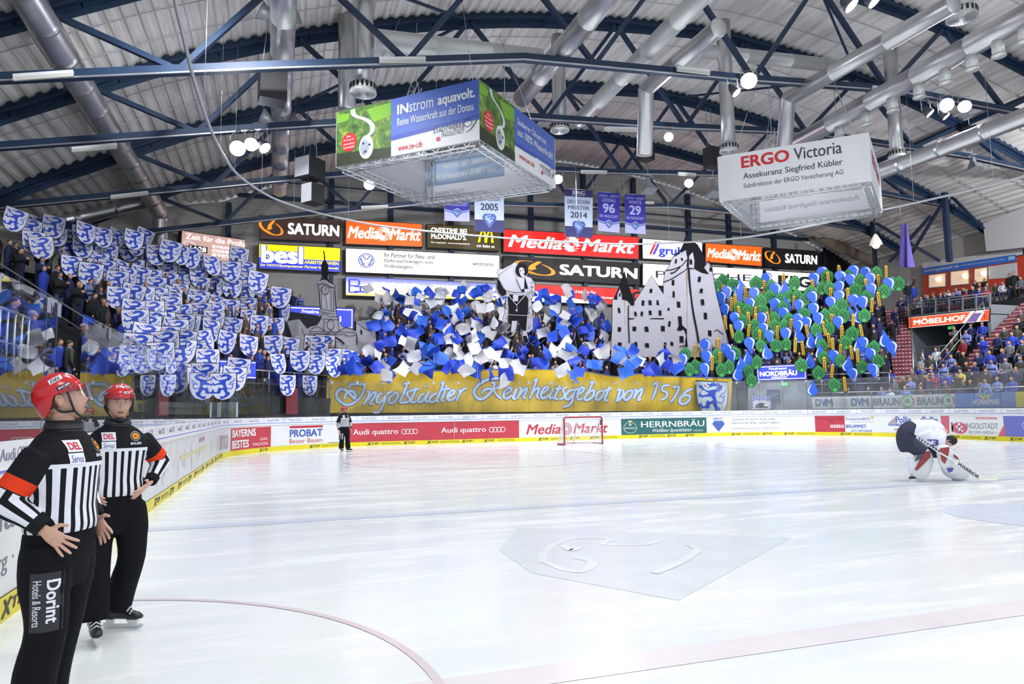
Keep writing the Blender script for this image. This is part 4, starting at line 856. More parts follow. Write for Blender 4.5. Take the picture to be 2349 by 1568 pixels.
figure('clock_tower_figure', 'tall grey cloth clock tower with black statue on top, left of the flags', 650, 570, .14667, 33.7,
 [(600, 370), (595, 260), (625, 190), (640, 190), (635, 100), (625, 40), (634, 30), (648, 110), (655, 190), (665, 190), (695, 255), (705, 370), (715, 470), (750, 540), (800, 570), (820, 590), (805, 620), (830, 960), (840, 1060), (860, 1110), (930, 1220), (1050, 1240), (1135, 1280), (1140, 1130), (1370, 1100), (1390, 1220), (1445, 1290), (1465, 1500), (1460, 1640), (170, 1640), (120, 1350), (50, 1130), (250, 1095), (380, 1250), (420, 1215), (530, 1190), (570, 1130), (600, 1060), (560, 1040), (575, 930), (545, 600), (525, 530), (580, 500), (600, 430)],
 [[(600, 370), (595, 260), (625, 190), (665, 190), (695, 255), (705, 370), (690, 470), (612, 470)], [(580, 512), (600, 462), (700, 462), (745, 552), (680, 492), (620, 482)], [(625, 190), (640, 190), (635, 100), (625, 40), (634, 30), (648, 110), (655, 190)], [(1205, 1250), (1235, 1290), (1235, 1340), (1215, 1340)]],
 [S_((555, 580), (582, 930)), S_((590, 600), (602, 930)), S_((740, 620), (752, 960)), S_((775, 640), (790, 970)), S_((800, 640), (822, 970)), S_((530, 548), (585, 540), (640, 512), (700, 562), (760, 600), (812, 602)), S_((535, 575), (640, 545), (700, 585), (805, 625)), S_((570, 940), (690, 960), (820, 990)), S_((575, 985), (820, 1030)), S_((565, 1045), (640, 1020), (720, 1060), (840, 1060)), S_((600, 1095), (860, 1110)), S_((400, 1292), (640, 1300), (900, 1300), (1140, 1310)), S_((390, 1330), (590, 1332), (590, 1352), (470, 1355)), S_((600, 1335), (950, 1340), (970, 1360), (1090, 1360), (1130, 1325)), S_((430, 1260), (520, 1220), (600, 1250), (640, 1290)), S_((880, 1290), (960, 1240), (1060, 1250), (1135, 1290)), ([(700, 1390), (800, 1385), (890, 1430), (955, 1490)], 22), ([(410, 1345), (440, 1450)], 16), ([(1140, 1330), (1150, 1400), (1150, 1500)], 14), S_((290, 1250), (320, 1335), (355, 1340)), S_((640, 1110), (630, 1290)), S_((850, 1120), (880, 1290)), S_((660, 720), (690, 930))],
 greys=[[(60, 1140), (245, 1108), (232, 1345), (150, 1380)], [(1155, 1145), (1362, 1112), (1410, 1290), (1330, 1270), (1230, 1220)]], extra=tower_x, poles=(((1130, 960), (1200, 1250)), ((150, 1300), (180, 1680)), ((1440, 1290), (1450, 1680))), wv=.02)
# ================================================================ spectators
skin = mat('skin', sr(206, 158, 134), .6); skin2 = mat('skin_tan', sr(186, 134, 108), .6)
H_ = [mat('hair_dark', (.02, .016, .013), .7), mat('hair_brown', (.07, .042, .025), .7), mat('hair_fair', (.30, .20, .10), .7), mat('knit_cap', (.03, .05, .16), .9)]
J = {'navy': sr(34, 40, 84), 'black': sr(26, 27, 32), 'royal blue': sr(44, 66, 176), 'grey': sr(110, 112, 118), 'blue and white': sr(120, 134, 196), 'dark olive': sr(70, 72, 62), 'white': sr(214, 216, 222), 'red': sr(150, 40, 50), 'brown': sr(92, 72, 62), 'yellow and blue': sr(200, 184, 60)}
JM = {k: mat('jacket_'+k.replace(' ', '_'), v, .85, bump=.2, bscale=14) for k, v in J.items()}
jean = mat('jeans', sr(52, 66, 104), .85); dpant = mat('dark_trousers', sr(30, 31, 36), .85)
_SP = {}
def spec_mesh(pose, jk, hv):
    key = (pose, jk, hv)
    if key in _SP: return _SP[key]
    mb = MB(); j = JM[jk]; pt = jean if hv % 2 else dpant; sk = skin if hv < 2 else skin2; hr = H_[hv]; dz = 0
    def leg(s):
        if pose == 'sit': mb.tube([(s*.1, .05, .50), (s*.11, -.40, .50), (s*.11, -.46, .42), (s*.11, -.44, .05)], [.09, .075, .065, .055], pt, 6); mb.box((s*.11, -.50, .04), (.09, .24, .08), black)
        else: mb.tube([(s*.09, .0, .88), (s*.105, -.01, .46), (s*.11, .0, .06)], [.095, .072, .06], pt, 6); mb.box((s*.11, -.06, .04), (.09, .26, .08), black)
    for s in (-1, 1): leg(s)
    if pose == 'sit': dz = -.38
    def ring(z, a, b, y=0): return [(a*math.cos(2*PI*k/10), y+b*math.sin(2*PI*k/10), z+dz) for k in range(10)]
    mb.loft([ring(.80, .15, .11), ring(.90, .175, .125), ring(1.08, .175, .12), ring(1.28, .205, .13, -.005), ring(1.40, .195, .11), ring(1.47, .12, .085), ring(1.50, .06, .06)], j)
    if jk in ('blue and white', 'yellow and blue'):
        o = JM['royal blue'] if jk == 'yellow and blue' else JM['navy']
        for z, q in ((1.02, .18), (1.2, .20)): mb.loft([ring(z, q+.006, .133), ring(z+.07, q+.012, .138)], o, False)
    if hv in (1, 3): mb.loft([ring(1.43, .105, .10, -.01), ring(1.51, .085, .085, -.01)], JM['blue and white'], False)
    hz = 1.62+dz
    mb.tube([(0, 0, 1.46+dz), (0, -.01, 1.58+dz)], .05, sk, 7); mb.sphere((0, -.02, hz), (.074, .09, .112), sk, 10, 8); mb.sphere((0, .006, hz+.047), (.082, .096, .082), hr, 10, 7)
    mb.sphere((0, -.108, hz-.01), (.014, .018, .02), sk, 6, 4)
    for s in (-1, 1):
        a = Vector((s*.195, 0, 1.39+dz))
        if pose == 'up': P = [a, Vector((s*.29, -.10, 1.50)), Vector((s*.19, -.20, 1.80))]
        elif pose == 'one' and s > 0: P = [a, Vector((.32, -.16, 1.52)), Vector((.36, -.30, 1.84))]
        elif pose == 'clap': P = [a, Vector((s*.27, -.10, 1.14)), Vector((s*.06, -.32, 1.28))]
        elif pose == 'sit': P = [a, Vector((s*.27, -.08, .74)), Vector((s*.09, -.34, .60))]
        else: P = [a, Vector((s*.25, .02, 1.10)), Vector((s*.22, -.08, .84))]
        mb.tube([P[0]+Vector((-s*.04, 0, .02)), P[0], P[1], P[2]], [.06, .062, .052, .042], j, 7)
        d = (P[2]-P[1]).normalized(); mb.sphere(P[2]+d*.05, (.04, .04, .055), sk, 7, 5)
    _SP[key] = mb.mesh('spectator'); return _SP[key]
JW = ['navy']*6+['black']*6+['royal blue']*4+['grey']*2+['blue and white']*4+['dark olive']*2+['brown']*2+['white', 'red']
PW = {'up': 'with both arms up', 'one': 'with one arm raised', 'clap': 'clapping', 'down': 'with arms down', 'sit': 'sitting'}
SPEC = {}
def spectator(P, face, pose, block, jk=None, h=None):
    jk = jk or rnd.choice(JW); hv = rnd.randrange(4); o = bpy.data.objects.new('spectator', spec_mesh(pose, jk, hv)); COL.objects.link(o)
    o.location = P; o.rotation_euler = (0, 0, math.atan2(face.y, face.x)+PI/2+jit(.3)); s = rnd.uniform(.94, 1.06); o.scale = (s, s, s*(h or 1))
    tag(o, None, 'person', block); px, py, D = proj(Vector(P)+Vector((0, 0, 1.3)))
    SPEC.setdefault(block, []).append((o, px, py, f'{jk.replace(" and ", "-")} clothes {PW[pose]}')); return o
FACE = [Vector((b.y-a.y, a.x-b.x, 0)).normalized() for a, b in zip(SA, SA[1:])]
def inv_stand(sg, P):
    u, t = .5, .5
    for _ in range(12):
        q = SP(sg, u, t); e = 1e-3; du = (SP(sg, u+e, t)-q)/e; dt = (SP(sg, u, t+e)-q)/e; r = P-q; D = du.x*dt.y-du.y*dt.x
        if abs(D) < 1e-6: return 9, 9
        u += (r.x*dt.y-r.y*dt.x)/D; t += (du.x*r.y-du.y*r.x)/D; u = max(-2, min(3, u)); t = max(-2, min(3, t))
    return u, t
def row_spot(sg, u, k):
    t = (k+.45)/NR; p = SP(sg, u, t); z = SP(sg, u, k/NR).z; return Vector((p.x, p.y, z))
def where(px, py, h):                 # pixel -> (block, point) for something held h above the slope
    for hh in (h, h+.4, h+.8, h+1.2, h+1.7, h+2.2):
        cand = []
        for sg in ((0, 1, 2) if px < 1300 else (2, 1, 0)):
            P = on_stand(sg, px, py, hh); u, t = inv_stand(sg, P); P2 = SP(sg, u, t)
            if (P2-V3(P, P2.z)).length < .2 and -1 < t < 2: cand.append((max(0, abs(u-.5)-.53), sg, P, u, t))
        if cand:
            best = min(cand, key=lambda c: c[0])
            if best[4] < 1 or hh > h+2: return best[1:]
    return (2 if px > 1300 else 0,)+tuple((on_stand(2 if px > 1300 else 0, px, py, h), .5, .5))
def V3(P, z): return Vector((P.x, P.y, z))
BL = ['in the shield corner block', 'in the flag block', 'in the hop and drop corner block']
used = set()
def clear_view(p): a_ = proj(p+Vector((0, 0, 1.6))); return 640 < a_[0] < 868 and a_[1] < 782
def fan(sg, u, k, pose, jk=None):
    if clear_view(row_spot(sg, u, k)): return
    spectator(row_spot(sg, u, k), FACE[sg], pose, 'fans '+BL[sg], jk)
for k in range(NR):                  # shield block
    n = 3 if k < 3 else 4
    for i in range(n): fan(0, .03+(i+.5+jit(.35))/n*(.97), k, rnd.choice(['up', 'up', 'clap', 'down']))
for k in range(1, 13):               # left edge of the shield block, in plain view; dark clothes stand in for shade
    fan(0, .025+.03*rnd.random(), k, rnd.choice(['clap', 'down']), rnd.choice(['black', 'navy', 'black'])); fan(0, .09+.03*rnd.random(), k, rnd.choice(['clap', 'down', 'up']), rnd.choice(['black', 'navy', 'dark olive']))
for k in range(NR):                  # flag block
    n = 9 if k in (0, 1, 2) else (8 if k > 10 else 5)
    for i in range(n): fan(1, (i+.5+jit(.35))/n, k, rnd.choice(['up', 'one', 'one', 'clap']))
for k in range(NR):                  # right corner block
    n = 5 if k < 3 else 3
    for i in range(n): fan(2, .02+(i+.5+jit(.35))/n*.96, k, rnd.choice(['up', 'up', 'one']))
for i, px in enumerate((600, 614, 632, 656, 672, 688)):   # the few at the wall above the left brewery sign
    P = onax(1, 42.2, px, 705); spectator(Vector((P.x, P.y, 7.5)), Vector((.1, -1, 0)), rnd.choice(['down', 'clap']), 'above blue sign')
for i, (x, y) in enumerate(((-3.2, 12.5), (-3.6, 15), (-4.4, 16.2), (-3.1, 17.4), (-5.2, 18.6), (-3.7, 20.2), (-6, 20.8), (-4.6, 22))):
    spectator(Vector((x, y, 2.3)), Vector((.9, .3, 0)), rnd.choice(['down', 'clap']), 'on the left gangway')
for px, x, ps in ((136, -4.9, 'down'), (150, -5.6, 'clap'), (163, -5.0, 'down'), (176, -5.9, 'clap'), (142, -6.5, 'down'), (170, -6.4, 'clap'), (158, -7.4, 'up')):
    P = onax(0, x, px, 800); spectator(Vector((x, P.y, 2.3)), Vector((.9, -.2, 0)), ps, 'on the left gangway', rnd.choice(['navy', 'black', 'royal blue', 'brown']))
# ================================================================ things held up
def held(name, mesh, px, py, h, cat, group, tilt=0., scale=1., yaw=0., lean=0.):
    sg, P, u, t = where(px, py, h); o = bpy.data.objects.new(name, mesh); COL.objects.link(o)
    f = FACE[sg]; toc = (CAM-P); toc.z = 0; toc.normalize(); d = (f*.35+toc*.65).normalized(); rz = math.atan2(d.y, d.x)+PI/2
    P = P+d*.25
    if P.y > 41.6: P = CAM+(P-CAM)*((41.6-CAM.y)/(P.y-CAM.y))
    o.matrix_world = Matrix.Translation(P) @ Matrix.Rotation(rz+yaw, 4, 'Z') @ Matrix.Rotation(lean, 4, 'X') @ Matrix.Rotation(math.radians(-tilt), 4, 'Y') @ Matrix.Diagonal((scale, scale, scale, 1))
    tag(o, None, cat, group); return o, P
SHL = [(85,140,10),(190,205,5),(225,188,5),(345,185,5),(365,245,5),(215,292,-5),(270,325,-15),(560,225,5),(545,245,2),(390,300,-3),(445,325,0),(540,320,0),(605,335,3),(675,255,5),(765,260,15),(700,292,0),(880,270,5),(945,260,10),(895,310,0),(715,365,-5),(850,345,5),(950,365,15),(1035,370,3),(1120,345,5),(870,390,5),(465,445,-3),(635,410,10),(590,500,5),(695,470,5),(770,415,-5),(785,465,3),(955,420,0),(880,465,5),(1195,370,5),(1265,390,5),(1130,440,3),(1020,460,0),(1210,465,0),(1320,440,3),(1405,440,0),(1580,385,10),(1530,480,0),(1630,470,5),(840,520,5),(770,550,5),(920,510,8),(1000,530,5),(1100,495,8),(1055,520,0),(1195,525,5),(1315,520,3),(1400,510,5),(1455,540,0),(1640,545,5),(1705,550,3),(1105,555,8),(1030,585,0),(1240,580,3),(1320,580,0),(1410,590,0),(1500,620,3),(1535,590,5),(1630,610,5),(870,640,3),(775,655,0),(940,655,5),(1025,650,0),(1140,640,5),(1200,625,3),(1305,670,3),(1380,630,0),(1575,670,5),(1760,650,3),(1800,640,5),(1855,650,10),(1690,700,5),(1070,690,5),(1145,685,0),(1130,715,0),(1300,705,0),(1420,700,3),(1520,730,5),(1640,720,3),(870,745,10),(1000,750,3),(1110,770,0),(1215,765,-10),(1325,755,5),(1425,750,15),(1745,760,3),(1850,760,5),(1830,700,5),(1610,790,5),(890,820,0),(1015,830,3),(975,850,2),(1080,825,0),(1210,835,3),(1320,835,5),(1410,810,0),(1120,860,0),(1240,840,5),(1715,840,-3),(1820,850,3),(1535,850,3),(1640,800,0),(955,910,3),(1105,925,5),(1165,880,2),(1395,870,3),(1205,940,5),(1090,965,0),(1355,945,-8),(1495,950,3),(1645,970,3),(1810,965,-5),(1915,980,5),(1195,1010,0),(1290,1030,0),(1370,1070,5),(1060,1045,0),(900,990,0),(870,1060,0),(950,1060,0),(1570,1130,5),(1545,1190,3),(1845,1090,0),(1985,1070,5),(2090,1095,0),(2210,1110,0),(2080,975,3),(2150,970,0),(2110,1010,5),(2190,960,0),(2265,1000,3),(2200,1055,3),(2290,1060,0),(1045,1190,0),(1470,1240,0),(1345,1180,0),(1165,1185,0)]
items = []
for x, y, ti in SHL:
    px, py = x*.3444, 460+y*.3444
    D = proj(where(px, py, 1.75)[1])[2]; want = 43 if py < 760 else 42
    o, P = held('panther_shield', SHM, px, py, 1.75, 'shield placard', 'blue panther shields', -ti+jit(7), max(.82, min(1.15, want/1595*D))*rnd.uniform(.95, 1.08), jit(.45), jit(.22)); items.append((o, px, py, 'straight' if abs(ti) < 3 else 'tilted'))
for px, py in ((660, 884), (711, 884)):   # two hung over the rail beside the yellow banner
    P = onpl(SA[0]+lwn*.38, lwn, px, py); o = bpy.data.objects.new('panther_shield', SHM); COL.objects.link(o); o.location = P; o.rotation_euler = (0, 0, math.atan2(lwn.y, lwn.x)+PI/2-.3); o.scale = (.84,)*3
    tag(o, None, 'shield placard', 'blue panther shields'); items.append((o, px, py, 'straight'))
ranks(items, 'white shield with blue panther, {d}, {i} from left, {r} rank from front', 14)
# ---------------------------------------------------------------- flags
fl_b = [mat('flag_blue_a', sr(38, 84, 214), .55, bump=.15, bscale=5), mat('flag_blue_b', sr(30, 62, 196), .55, bump=.15, bscale=5), mat('flag_blue_c', sr(44, 104, 216), .5, bump=.15, bscale=5)]
fl_w = [mat('flag_white_a', sr(228, 230, 238), .7, bump=.15, bscale=5), mat('flag_white_b', sr(210, 208, 214), .7, bump=.15, bscale=5)]
stick = mat('stick', sr(150, 150, 155), .6)
def flag_mesh(m, seed):
    r = random.Random(seed); mb = MB(); n = 6; w, h = r.uniform(.78, .98), r.uniform(.66, .80); c1, c2, c3 = r.uniform(.06, .22)*r.choice((-1, 1)), r.uniform(-.16, .16), r.uniform(0, 6); sag = r.uniform(-.15, .25); vs = []
    for i in range(n+1):
        for j in range(n+1):
            u, v = i/n, j/n; vs.append((u*w*(1-.10*v*v)-.05, c1*math.sin(u*3.4+c3)+c2*math.sin(v*3+u*2), (v-.5)*h*(1-.12*math.sin(u*5+c3))-sag*u*u))
    mb.add(vs, [(i*(n+1)+j, (i+1)*(n+1)+j, (i+1)*(n+1)+j+1, i*(n+1)+j+1) for i in range(n) for j in range(n)], m, True)
    mb.tube([(-.05, vs[0][1], -h*.5-.45), (-.05, vs[0][1], h*.5)], .010, stick, 5); return mb.mesh('flag')
FB = [flag_mesh(fl_b[i % 3], i) for i in range(9)]; FWm = [flag_mesh(fl_w[i % 2], 50+i) for i in range(7)]
def ftop(px):                        # upper and lower limit of the flag cloud in the picture
    T = [(800, 800), (855, 740), (870, 690), (900, 668), (1000, 660), (1150, 662), (1300, 672), (1385, 690), (1405, 800), (1560, 805)]
    for (a, ya), (b, yb) in zip(T, T[1:]):
        if a <= px <= b: return ya+(yb-ya)*(px-a)/(b-a)
    return 800
items = {'blue': [], 'white': []}
py = 664; r = 0
while py < 858:
    step = 12.2+(py-664)*.030; px = 806+(r % 2)*13
    while px < 1556:
        x, y = px+jit(9), py+jit(7)
        if y > ftop(x) and not (x > 1400 and y < 806) and y < 862 and not (1165 < x < 1222 and 690 < y < 770) and rnd.random() < .84:
            bl = rnd.random() < .57; c = 'blue' if bl else 'white'
            o, P = held('waving_flag', rnd.choice(FB if bl else FWm), x, y, 2.05, 'flag', c+' flags over the middle block', rnd.uniform(-70, 70)+(0 if rnd.random() < .5 else 180), rnd.uniform(.66, .90), jit(.9), jit(.5)); items[c].append((o, x, y, c))
        px += 30
    py += step; r += 1
# a few above the top row, in front of the signs
for x, y, bl in ((836, 668, 0), (882, 672, 1), (938, 668, 1), (930, 690, 0), (980, 671, 1), (1010, 676, 0), (1048, 664, 1), (1092, 668, 1), (1112, 672, 0), (1265, 690, 1), (1290, 664, 0), (1302, 680, 1), (1350, 678, 1), (1362, 692, 1), (1000, 645 + 30, 0)):
    o, P = held('waving_flag', rnd.choice(FB if bl else FWm), x, y, 2.6, 'flag', ('blue' if bl else 'white')+' flags over the middle block', rnd.uniform(-60, 60), .75, jit(.7), jit(.4)); items['blue' if bl else 'white'].append((o, x, y, ''))
print('flags', len(items['blue']), len(items['white']))
for c in items: ranks(items[c], c+' hand flag in middle block, {i} from left, {r} rank from front', 18)
# ---------------------------------------------------------------- drops, hops and wheat
dr = mat('drop_blue', sr(44, 98, 220), .5, var=.04); dre = mat('drop_edge', sr(28, 60, 160), .6); drl = mat('drop_light', sr(220, 228, 244), .5)
def drop_mesh():
    mb = MB(); o = smooth([(0, .55, 0), (.10, .30, 0), (.25, .02, 0), (.33, -.22, 0), (.24, -.44, 0), (0, -.53, 0), (-.24, -.44, 0), (-.33, -.22, 0), (-.25, .02, 0), (-.10, .30, 0)], 4, True)
    mb.slab([(p.x, .01, p.y) for p in o], (0, .014, 0), dre); A = Art(); A.poly([(p.x*.96, p.y*.97) for p in o], dr, 0)
    A.stroke([(-.07, .22), (-.20, -.02), (-.25, -.22), (-.16, -.38), (-.04, -.44)], lambda t: .02+.075*math.sin(PI*t), drl, 1, 5); A.to(mb, lambda u, v, L: (u, -.004*L, v)); return mb.mesh('water_drop')
hg = mat('hop_green', sr(52, 140, 74), .65, var=.08, bscale=3); hd = mat('hop_dark', sr(16, 62, 34), .7); hl = mat('hop_light', sr(84, 176, 88), .6)
def hop_mesh(sx=1.):
    mb = MB(); o = smooth([(0, .50, 0), (.16, .36, 0), (.33, .26, 0), (.40, .02, 0), (.36, -.24, 0), (.20, -.40, 0), (.06, -.48, 0), (-.10, -.46, 0), (-.27, -.36, 0), (-.40, -.10, 0), (-.38, .16, 0), (-.20, .34, 0)], 3, True)
    o = [Vector((p.x*sx, p.y, 0)) for p in o]
    mb.slab([(p.x, .01, p.y) for p in o], (0, .014, 0), hd); A = Art(); A.poly([(p.x*.97, p.y*.97) for p in o], hg, 0)
    for r_, (y, w, n) in enumerate(((.26, .22, 2), (.12, .34, 3), (-.02, .38, 4), (-.16, .36, 3), (-.30, .24, 2))):
        for i in range(n):
            x = (-w+2*w*(i+.5)/n)*sx; d = w/n*1.15*sx; A.stroke([(x-d, y+.04), (x-d*.8, y-.08), (x, y-.17), (x+d*.8, y-.08), (x+d, y+.04)], .022, hd, 1, 3)
    A.poly([(-.10*sx, -.26), (.10*sx, -.26), (.08*sx, -.40), (0, -.46), (-.08*sx, -.40)], hl, 2); A.to(mb, lambda u, v, L: (u, -.004*L, v)); return mb.mesh('hop_cone')
wy = mat('wheat_yellow', sr(240, 196, 48), .6); wk = mat('wheat_dark', sr(58, 42, 18), .7)
def wheat_mesh():
    mb = MB(); mb.slab([(-.10, .01, -.52), (-.14, .01, .30), (-.03, .01, .58), (.03, .01, .58), (.14, .01, .30), (.10, .01, -.52)], (0, .012, 0), wk); A = Art()
    for i in range(7):
        y = -.44+.135*i
        for s in (-1, 1): A.poly([(s*.012, y), (s*.05, y+.01), (s*.10, y+.075), (s*.088, y+.13), (s*.04, y+.10), (s*.012, y+.05)], wy, 1)
    A.poly([(-.03, .44), (.03, .44), (.02, .56), (-.02, .56)], wy, 1); A.to(mb, lambda u, v, L: (u, -.004*L, v)); return mb.mesh('wheat_ear')
DM, HM, WM = drop_mesh(), [hop_mesh(), hop_mesh(.86)], wheat_mesh()
DR = [(350,505,190),(415,510,10),(440,460,5),(530,515,185),(610,420,180),(670,490,190),(730,470,0),(310,545,190),(335,620,190),(400,680,185),(500,585,185),(425,735,180),(670,590,185),(740,580,5),(725,650,185),(825,595,185),(925,620,185),(920,540,200),(930,420,190),(985,380,190),(1105,410,185),(1190,370,185),(1170,425,185),(1270,380,190),(1305,415,190),(1310,485,190),(1095,470,185),(1095,535,185),(1040,575,190),(1190,560,190),(1250,575,190),(1425,455,190),(820,690,185),(880,710,190),(955,685,185),(580,685,185),(590,750,190),(635,800,190),(500,850,190),(740,785,185),(820,730,185),(820,780,15),(905,815,5),(960,810,5),(1090,705,190),(1220,650,10),(1170,640,10),(1220,850,5),(1255,845,185),(1395,805,5),(1445,875,190),(610,890,5),(205,860,185),(345,890,185),(375,930,190),(485,935,5),(440,970,5),(410,1030,0),(195,1020,190),(45,955,185),(895,950,0),(965,890,5),(1060,935,185),(1150,970,350),(1185,1050,190),(1305,920,190),(1320,1020,190),(915,1130,355),(215,935,185)]
HO = [(320,420),(385,450),(540,435),(285,450),(795,435),(1010,395),(1340,370),(1235,420),(1200,480),(1390,490),(1450,440),(1490,440),(1150,390),(640,460),(815,520),(570,555),(630,525),(430,600),(590,620),(720,600),(860,545),(975,470),(1030,470),(1110,580),(1270,530),(660,670),(450,690),(760,680),(1000,650),(1120,650),(940,745),(665,720),(730,720),(550,770),(425,790),(570,850),(675,850),(740,840),(1135,830),(1180,770),(1020,740),(975,850),(1320,865),(1260,650),(990,930),(1100,950),(1245,990),(1350,950),(955,1030),(1060,1110),(545,960),(840,980),(130,990),(60,910),(210,920),(280,920),(300,1010),(360,990),(400,900),(490,1020),(500,1080),(90,1010),(760,520),(900,500),(700,540),(480,620),(530,720),(620,790),(860,640),(1060,620)]
WH = [(315,500),(470,510),(595,470),(720,430),(1095,370),(1405,370),(1355,430),(1275,460),(1355,545),(1310,585),(1150,520),(1035,520),(920,460),(375,580),(535,640),(490,680),(430,640),(335,700),(380,760),(490,760),(535,690),(620,680),(770,720),(680,770),(995,740),(1185,690),(1240,760),(1110,770),(800,850),(850,870),(565,800),(1025,820),(1050,850),(1100,890),(1175,900),(1215,920),(135,890),(240,970),(300,940),(285,850),(995,980),(1045,1020),(1130,1110),(880,760),(400,560),(790,570),(1020,410),(1045,690)]
LOWB = {}
def choreo(lst, name, mesh, cat, group, fmt, per, sc):
    it = []
    for q in lst:
        px, py = 1549+q[0]*.3444, 500+q[1]*.3444; ti = q[2] if len(q) > 2 else jit(8)
        m = mesh[rnd.randrange(len(mesh))] if isinstance(mesh, list) else mesh
        D = proj(where(px, py, 1.9)[1])[2]; s = sc*rnd.uniform(.94, 1.06)*max(.8, min(1.25, D/44))
        o, P = held(name, m, px, py, 1.9, cat, group, ti, s, jit(.3), jit(.12)); it.append((o, px, py, 'point up' if len(q) > 2 and (ti < 90 or ti > 300) else 'point down'))
    ranks(it, fmt, per)
choreo(DR, 'water_drop', DM, 'water drop cutout', 'blue water drop cutouts', 'blue water drop cutout, {d}, {i} from left, {r} rank from front', 10, 1.02)
choreo(HO, 'hop_cone', HM, 'hop cone cutout', 'green hop cone cutouts', 'green hop cone cutout, {i} from left, {r} rank from front', 10, .98)
choreo(WH, 'wheat_ear', WM, 'wheat ear cutout', 'yellow wheat ear cutouts', 'yellow wheat ear cutout, {i} from left, {r} rank from front', 8, .95)
# ---------------------------------------------------------------- the rest of the standing crowd, between and behind
mb = MB(); rc = random.Random(11)
for sg, per in ((0, 11), (1, 16), (2, 12)):
    for k in range(NR):
        for i in range(per):
            u = (i+.5+rc.uniform(-.3, .3))/per; p = row_spot(sg, u, k); hgt = rc.uniform(-.08, .06)
            if clear_view(p): continue
            j = JM[rc.choice(['navy', 'black', 'black', 'navy', 'royal blue', 'brown'])]
            R_ = Vector((-FACE[sg].y, FACE[sg].x, 0)); f = FACE[sg]
            def rg(z, a, b): return [p+R_*(a*math.cos(2*PI*q/8))+f*(b*math.sin(2*PI*q/8))+Vector((0, 0, z+hgt)) for q in range(8)]
            mb.loft([rg(0, .13, .10), rg(.8, .16, .11), rg(1.3, .21, .13), rg(1.45, .12, .09), rg(1.52, .05, .05)], j)
            c = p+f*.02+Vector((0, 0, 1.62+hgt)); mb.sphere(c, (.08, .08, .11), skin, 8, 6); mb.sphere(c-f*.03+Vector((0, 0, .035)), (.085, .085, .09), H_[rc.randrange(4)], 8, 5)
tag(mb.build('crowd'), 'dark-clothed standing fans packed between and behind the flags and shields', 'crowd', None, 'stuff')
# ================================================================ right-hand side: barrier, seats, gallery, facade
def band(name, label, px0, px1, z0, z1, off, base, art=None, group=None, cat='barrier advert', t=.06):
    a, b = s_at(px0, (z0+z1)/2, off), s_at(px1, (z0+z1)/2, off); mb = MB(); A = Art(.2); A.rect(a, z0, b, z1, base, 0); art(A, a, b) if art else None
    A.to(mb, lambda u, v, L: PT(u, v, off-.004*L)); B = Art(.2); B.rect(a, z0, b, z1, base, 0); B.to(mb, lambda u, v, L: PT(u, v, off+t)); o = mb.build(name); tag(o, label, cat, group or 'adverts on the spectator barrier')
Z0, Z1, OF = 1.46, 2.14, 1.2
def a_dvm(A, a, b):
    for x in (a+.15, a+(b-a)*.66):
        w = (b-a)*.30; A.text('D', x, Z0+.14, x+w*.34, Z1-.12, greyt, 1, .05); A.text('V', x+w*.34, Z0+.14, x+w*.62, Z1-.12, bluet, 1, .03); A.text('M', x+w*.58, Z0+.14, x+w, Z1-.12, greyt, 1, .05)
    for i in range(4): A.text('Deutsche Vermögensberatung', a+(b-a)*.40, Z0+.15+.11*i, a+(b-a)*.60, Z0+.20+.11*i, greyt, 1)
mist_w = mat('barrier_white', sr(206, 214, 218), .6); grn = mat('leaf_green', sr(90, 176, 110), .6)
def maple(A, x, y, r):
    A.ring(x, y, r, r*.2, grn, 1, n=20, a0=.6, a1=5.6); A.ring(x, y, r, r*.2, redt, 1, n=8, a0=5.7, a1=6.9)
    A.poly([(x+r*.62*q*math.sin(k*PI/7), y+r*.62*q*math.cos(k*PI/7)) for k, q in enumerate((1, .55, .95, .5, .95, .5, .6, .45, .6, .5, .95, .5, .95, .55))], grn, 1)
def a_braun(A, a, b):
    for p0, p1, c in ((2001, 2064, 2082), (2102, 2162, 2176)):
        A.text('BRAUN', s_at(p0+2, 1.8, OF), Z0+.14, s_at(p1, 1.8, OF), Z1-.14, greyt, 1, .03); maple(A, s_at(c, 1.8, OF), 1.8, .32)
def a_wonne(A, a, b):
    u0, u1 = s_at(2230, 1.8, OF), s_at(2292, 1.8, OF); A.text('WONNEMAR', u0, Z0+.12, u1, Z0+.38, wt, 1, .02)
    for i in range(5): A.stroke([((u0+u1)/2, Z0+.36), ((u0+u1)/2-.4+.2*i, Z1-.06)], .05, kick, 1)
band('barrier_advert', 'white barrier advert with two big grey and blue letter marks', 1862, 1999, Z0, Z1, OF, mist_w, a_dvm)
band('barrier_advert', 'white barrier advert with grey lettering and green leaf circles', 2001, 2190, Z0, Z1, OF, mist_w, a_braun)
band('barrier_advert', 'light blue barrier advert with white wavy lettering and yellow rays', 2191, 2330, Z0, Z1, OF, mat('barrier_blue', sr(96, 140, 214), .6), a_wonne)
band('barrier_advert', 'plain yellow barrier advert at the right edge of the photo', 2330, 2390, Z0, Z1, OF, mat('barrier_yellow', sr(216, 212, 60), .6))
band('barrier_wall', '', 1862, 2400, 0, Z0, OF+.1, dwall); o = COL.objects[-1]
for k in ('label', 'category', 'group'):
    if k in o: del o[k]
tag(o, kind='structure')
ra = [s_at(p, 2.2, OF+.1) for p in (1862, 1930, 2000, 2060, 2120, 2200, 2280, 2380)]
rail('barrier_rail', [PT(s_, 2.14, OF+.1) for s_ in ra], 'thin steel rail along the top of the spectator barrier at the right', .22, 3, mid=())
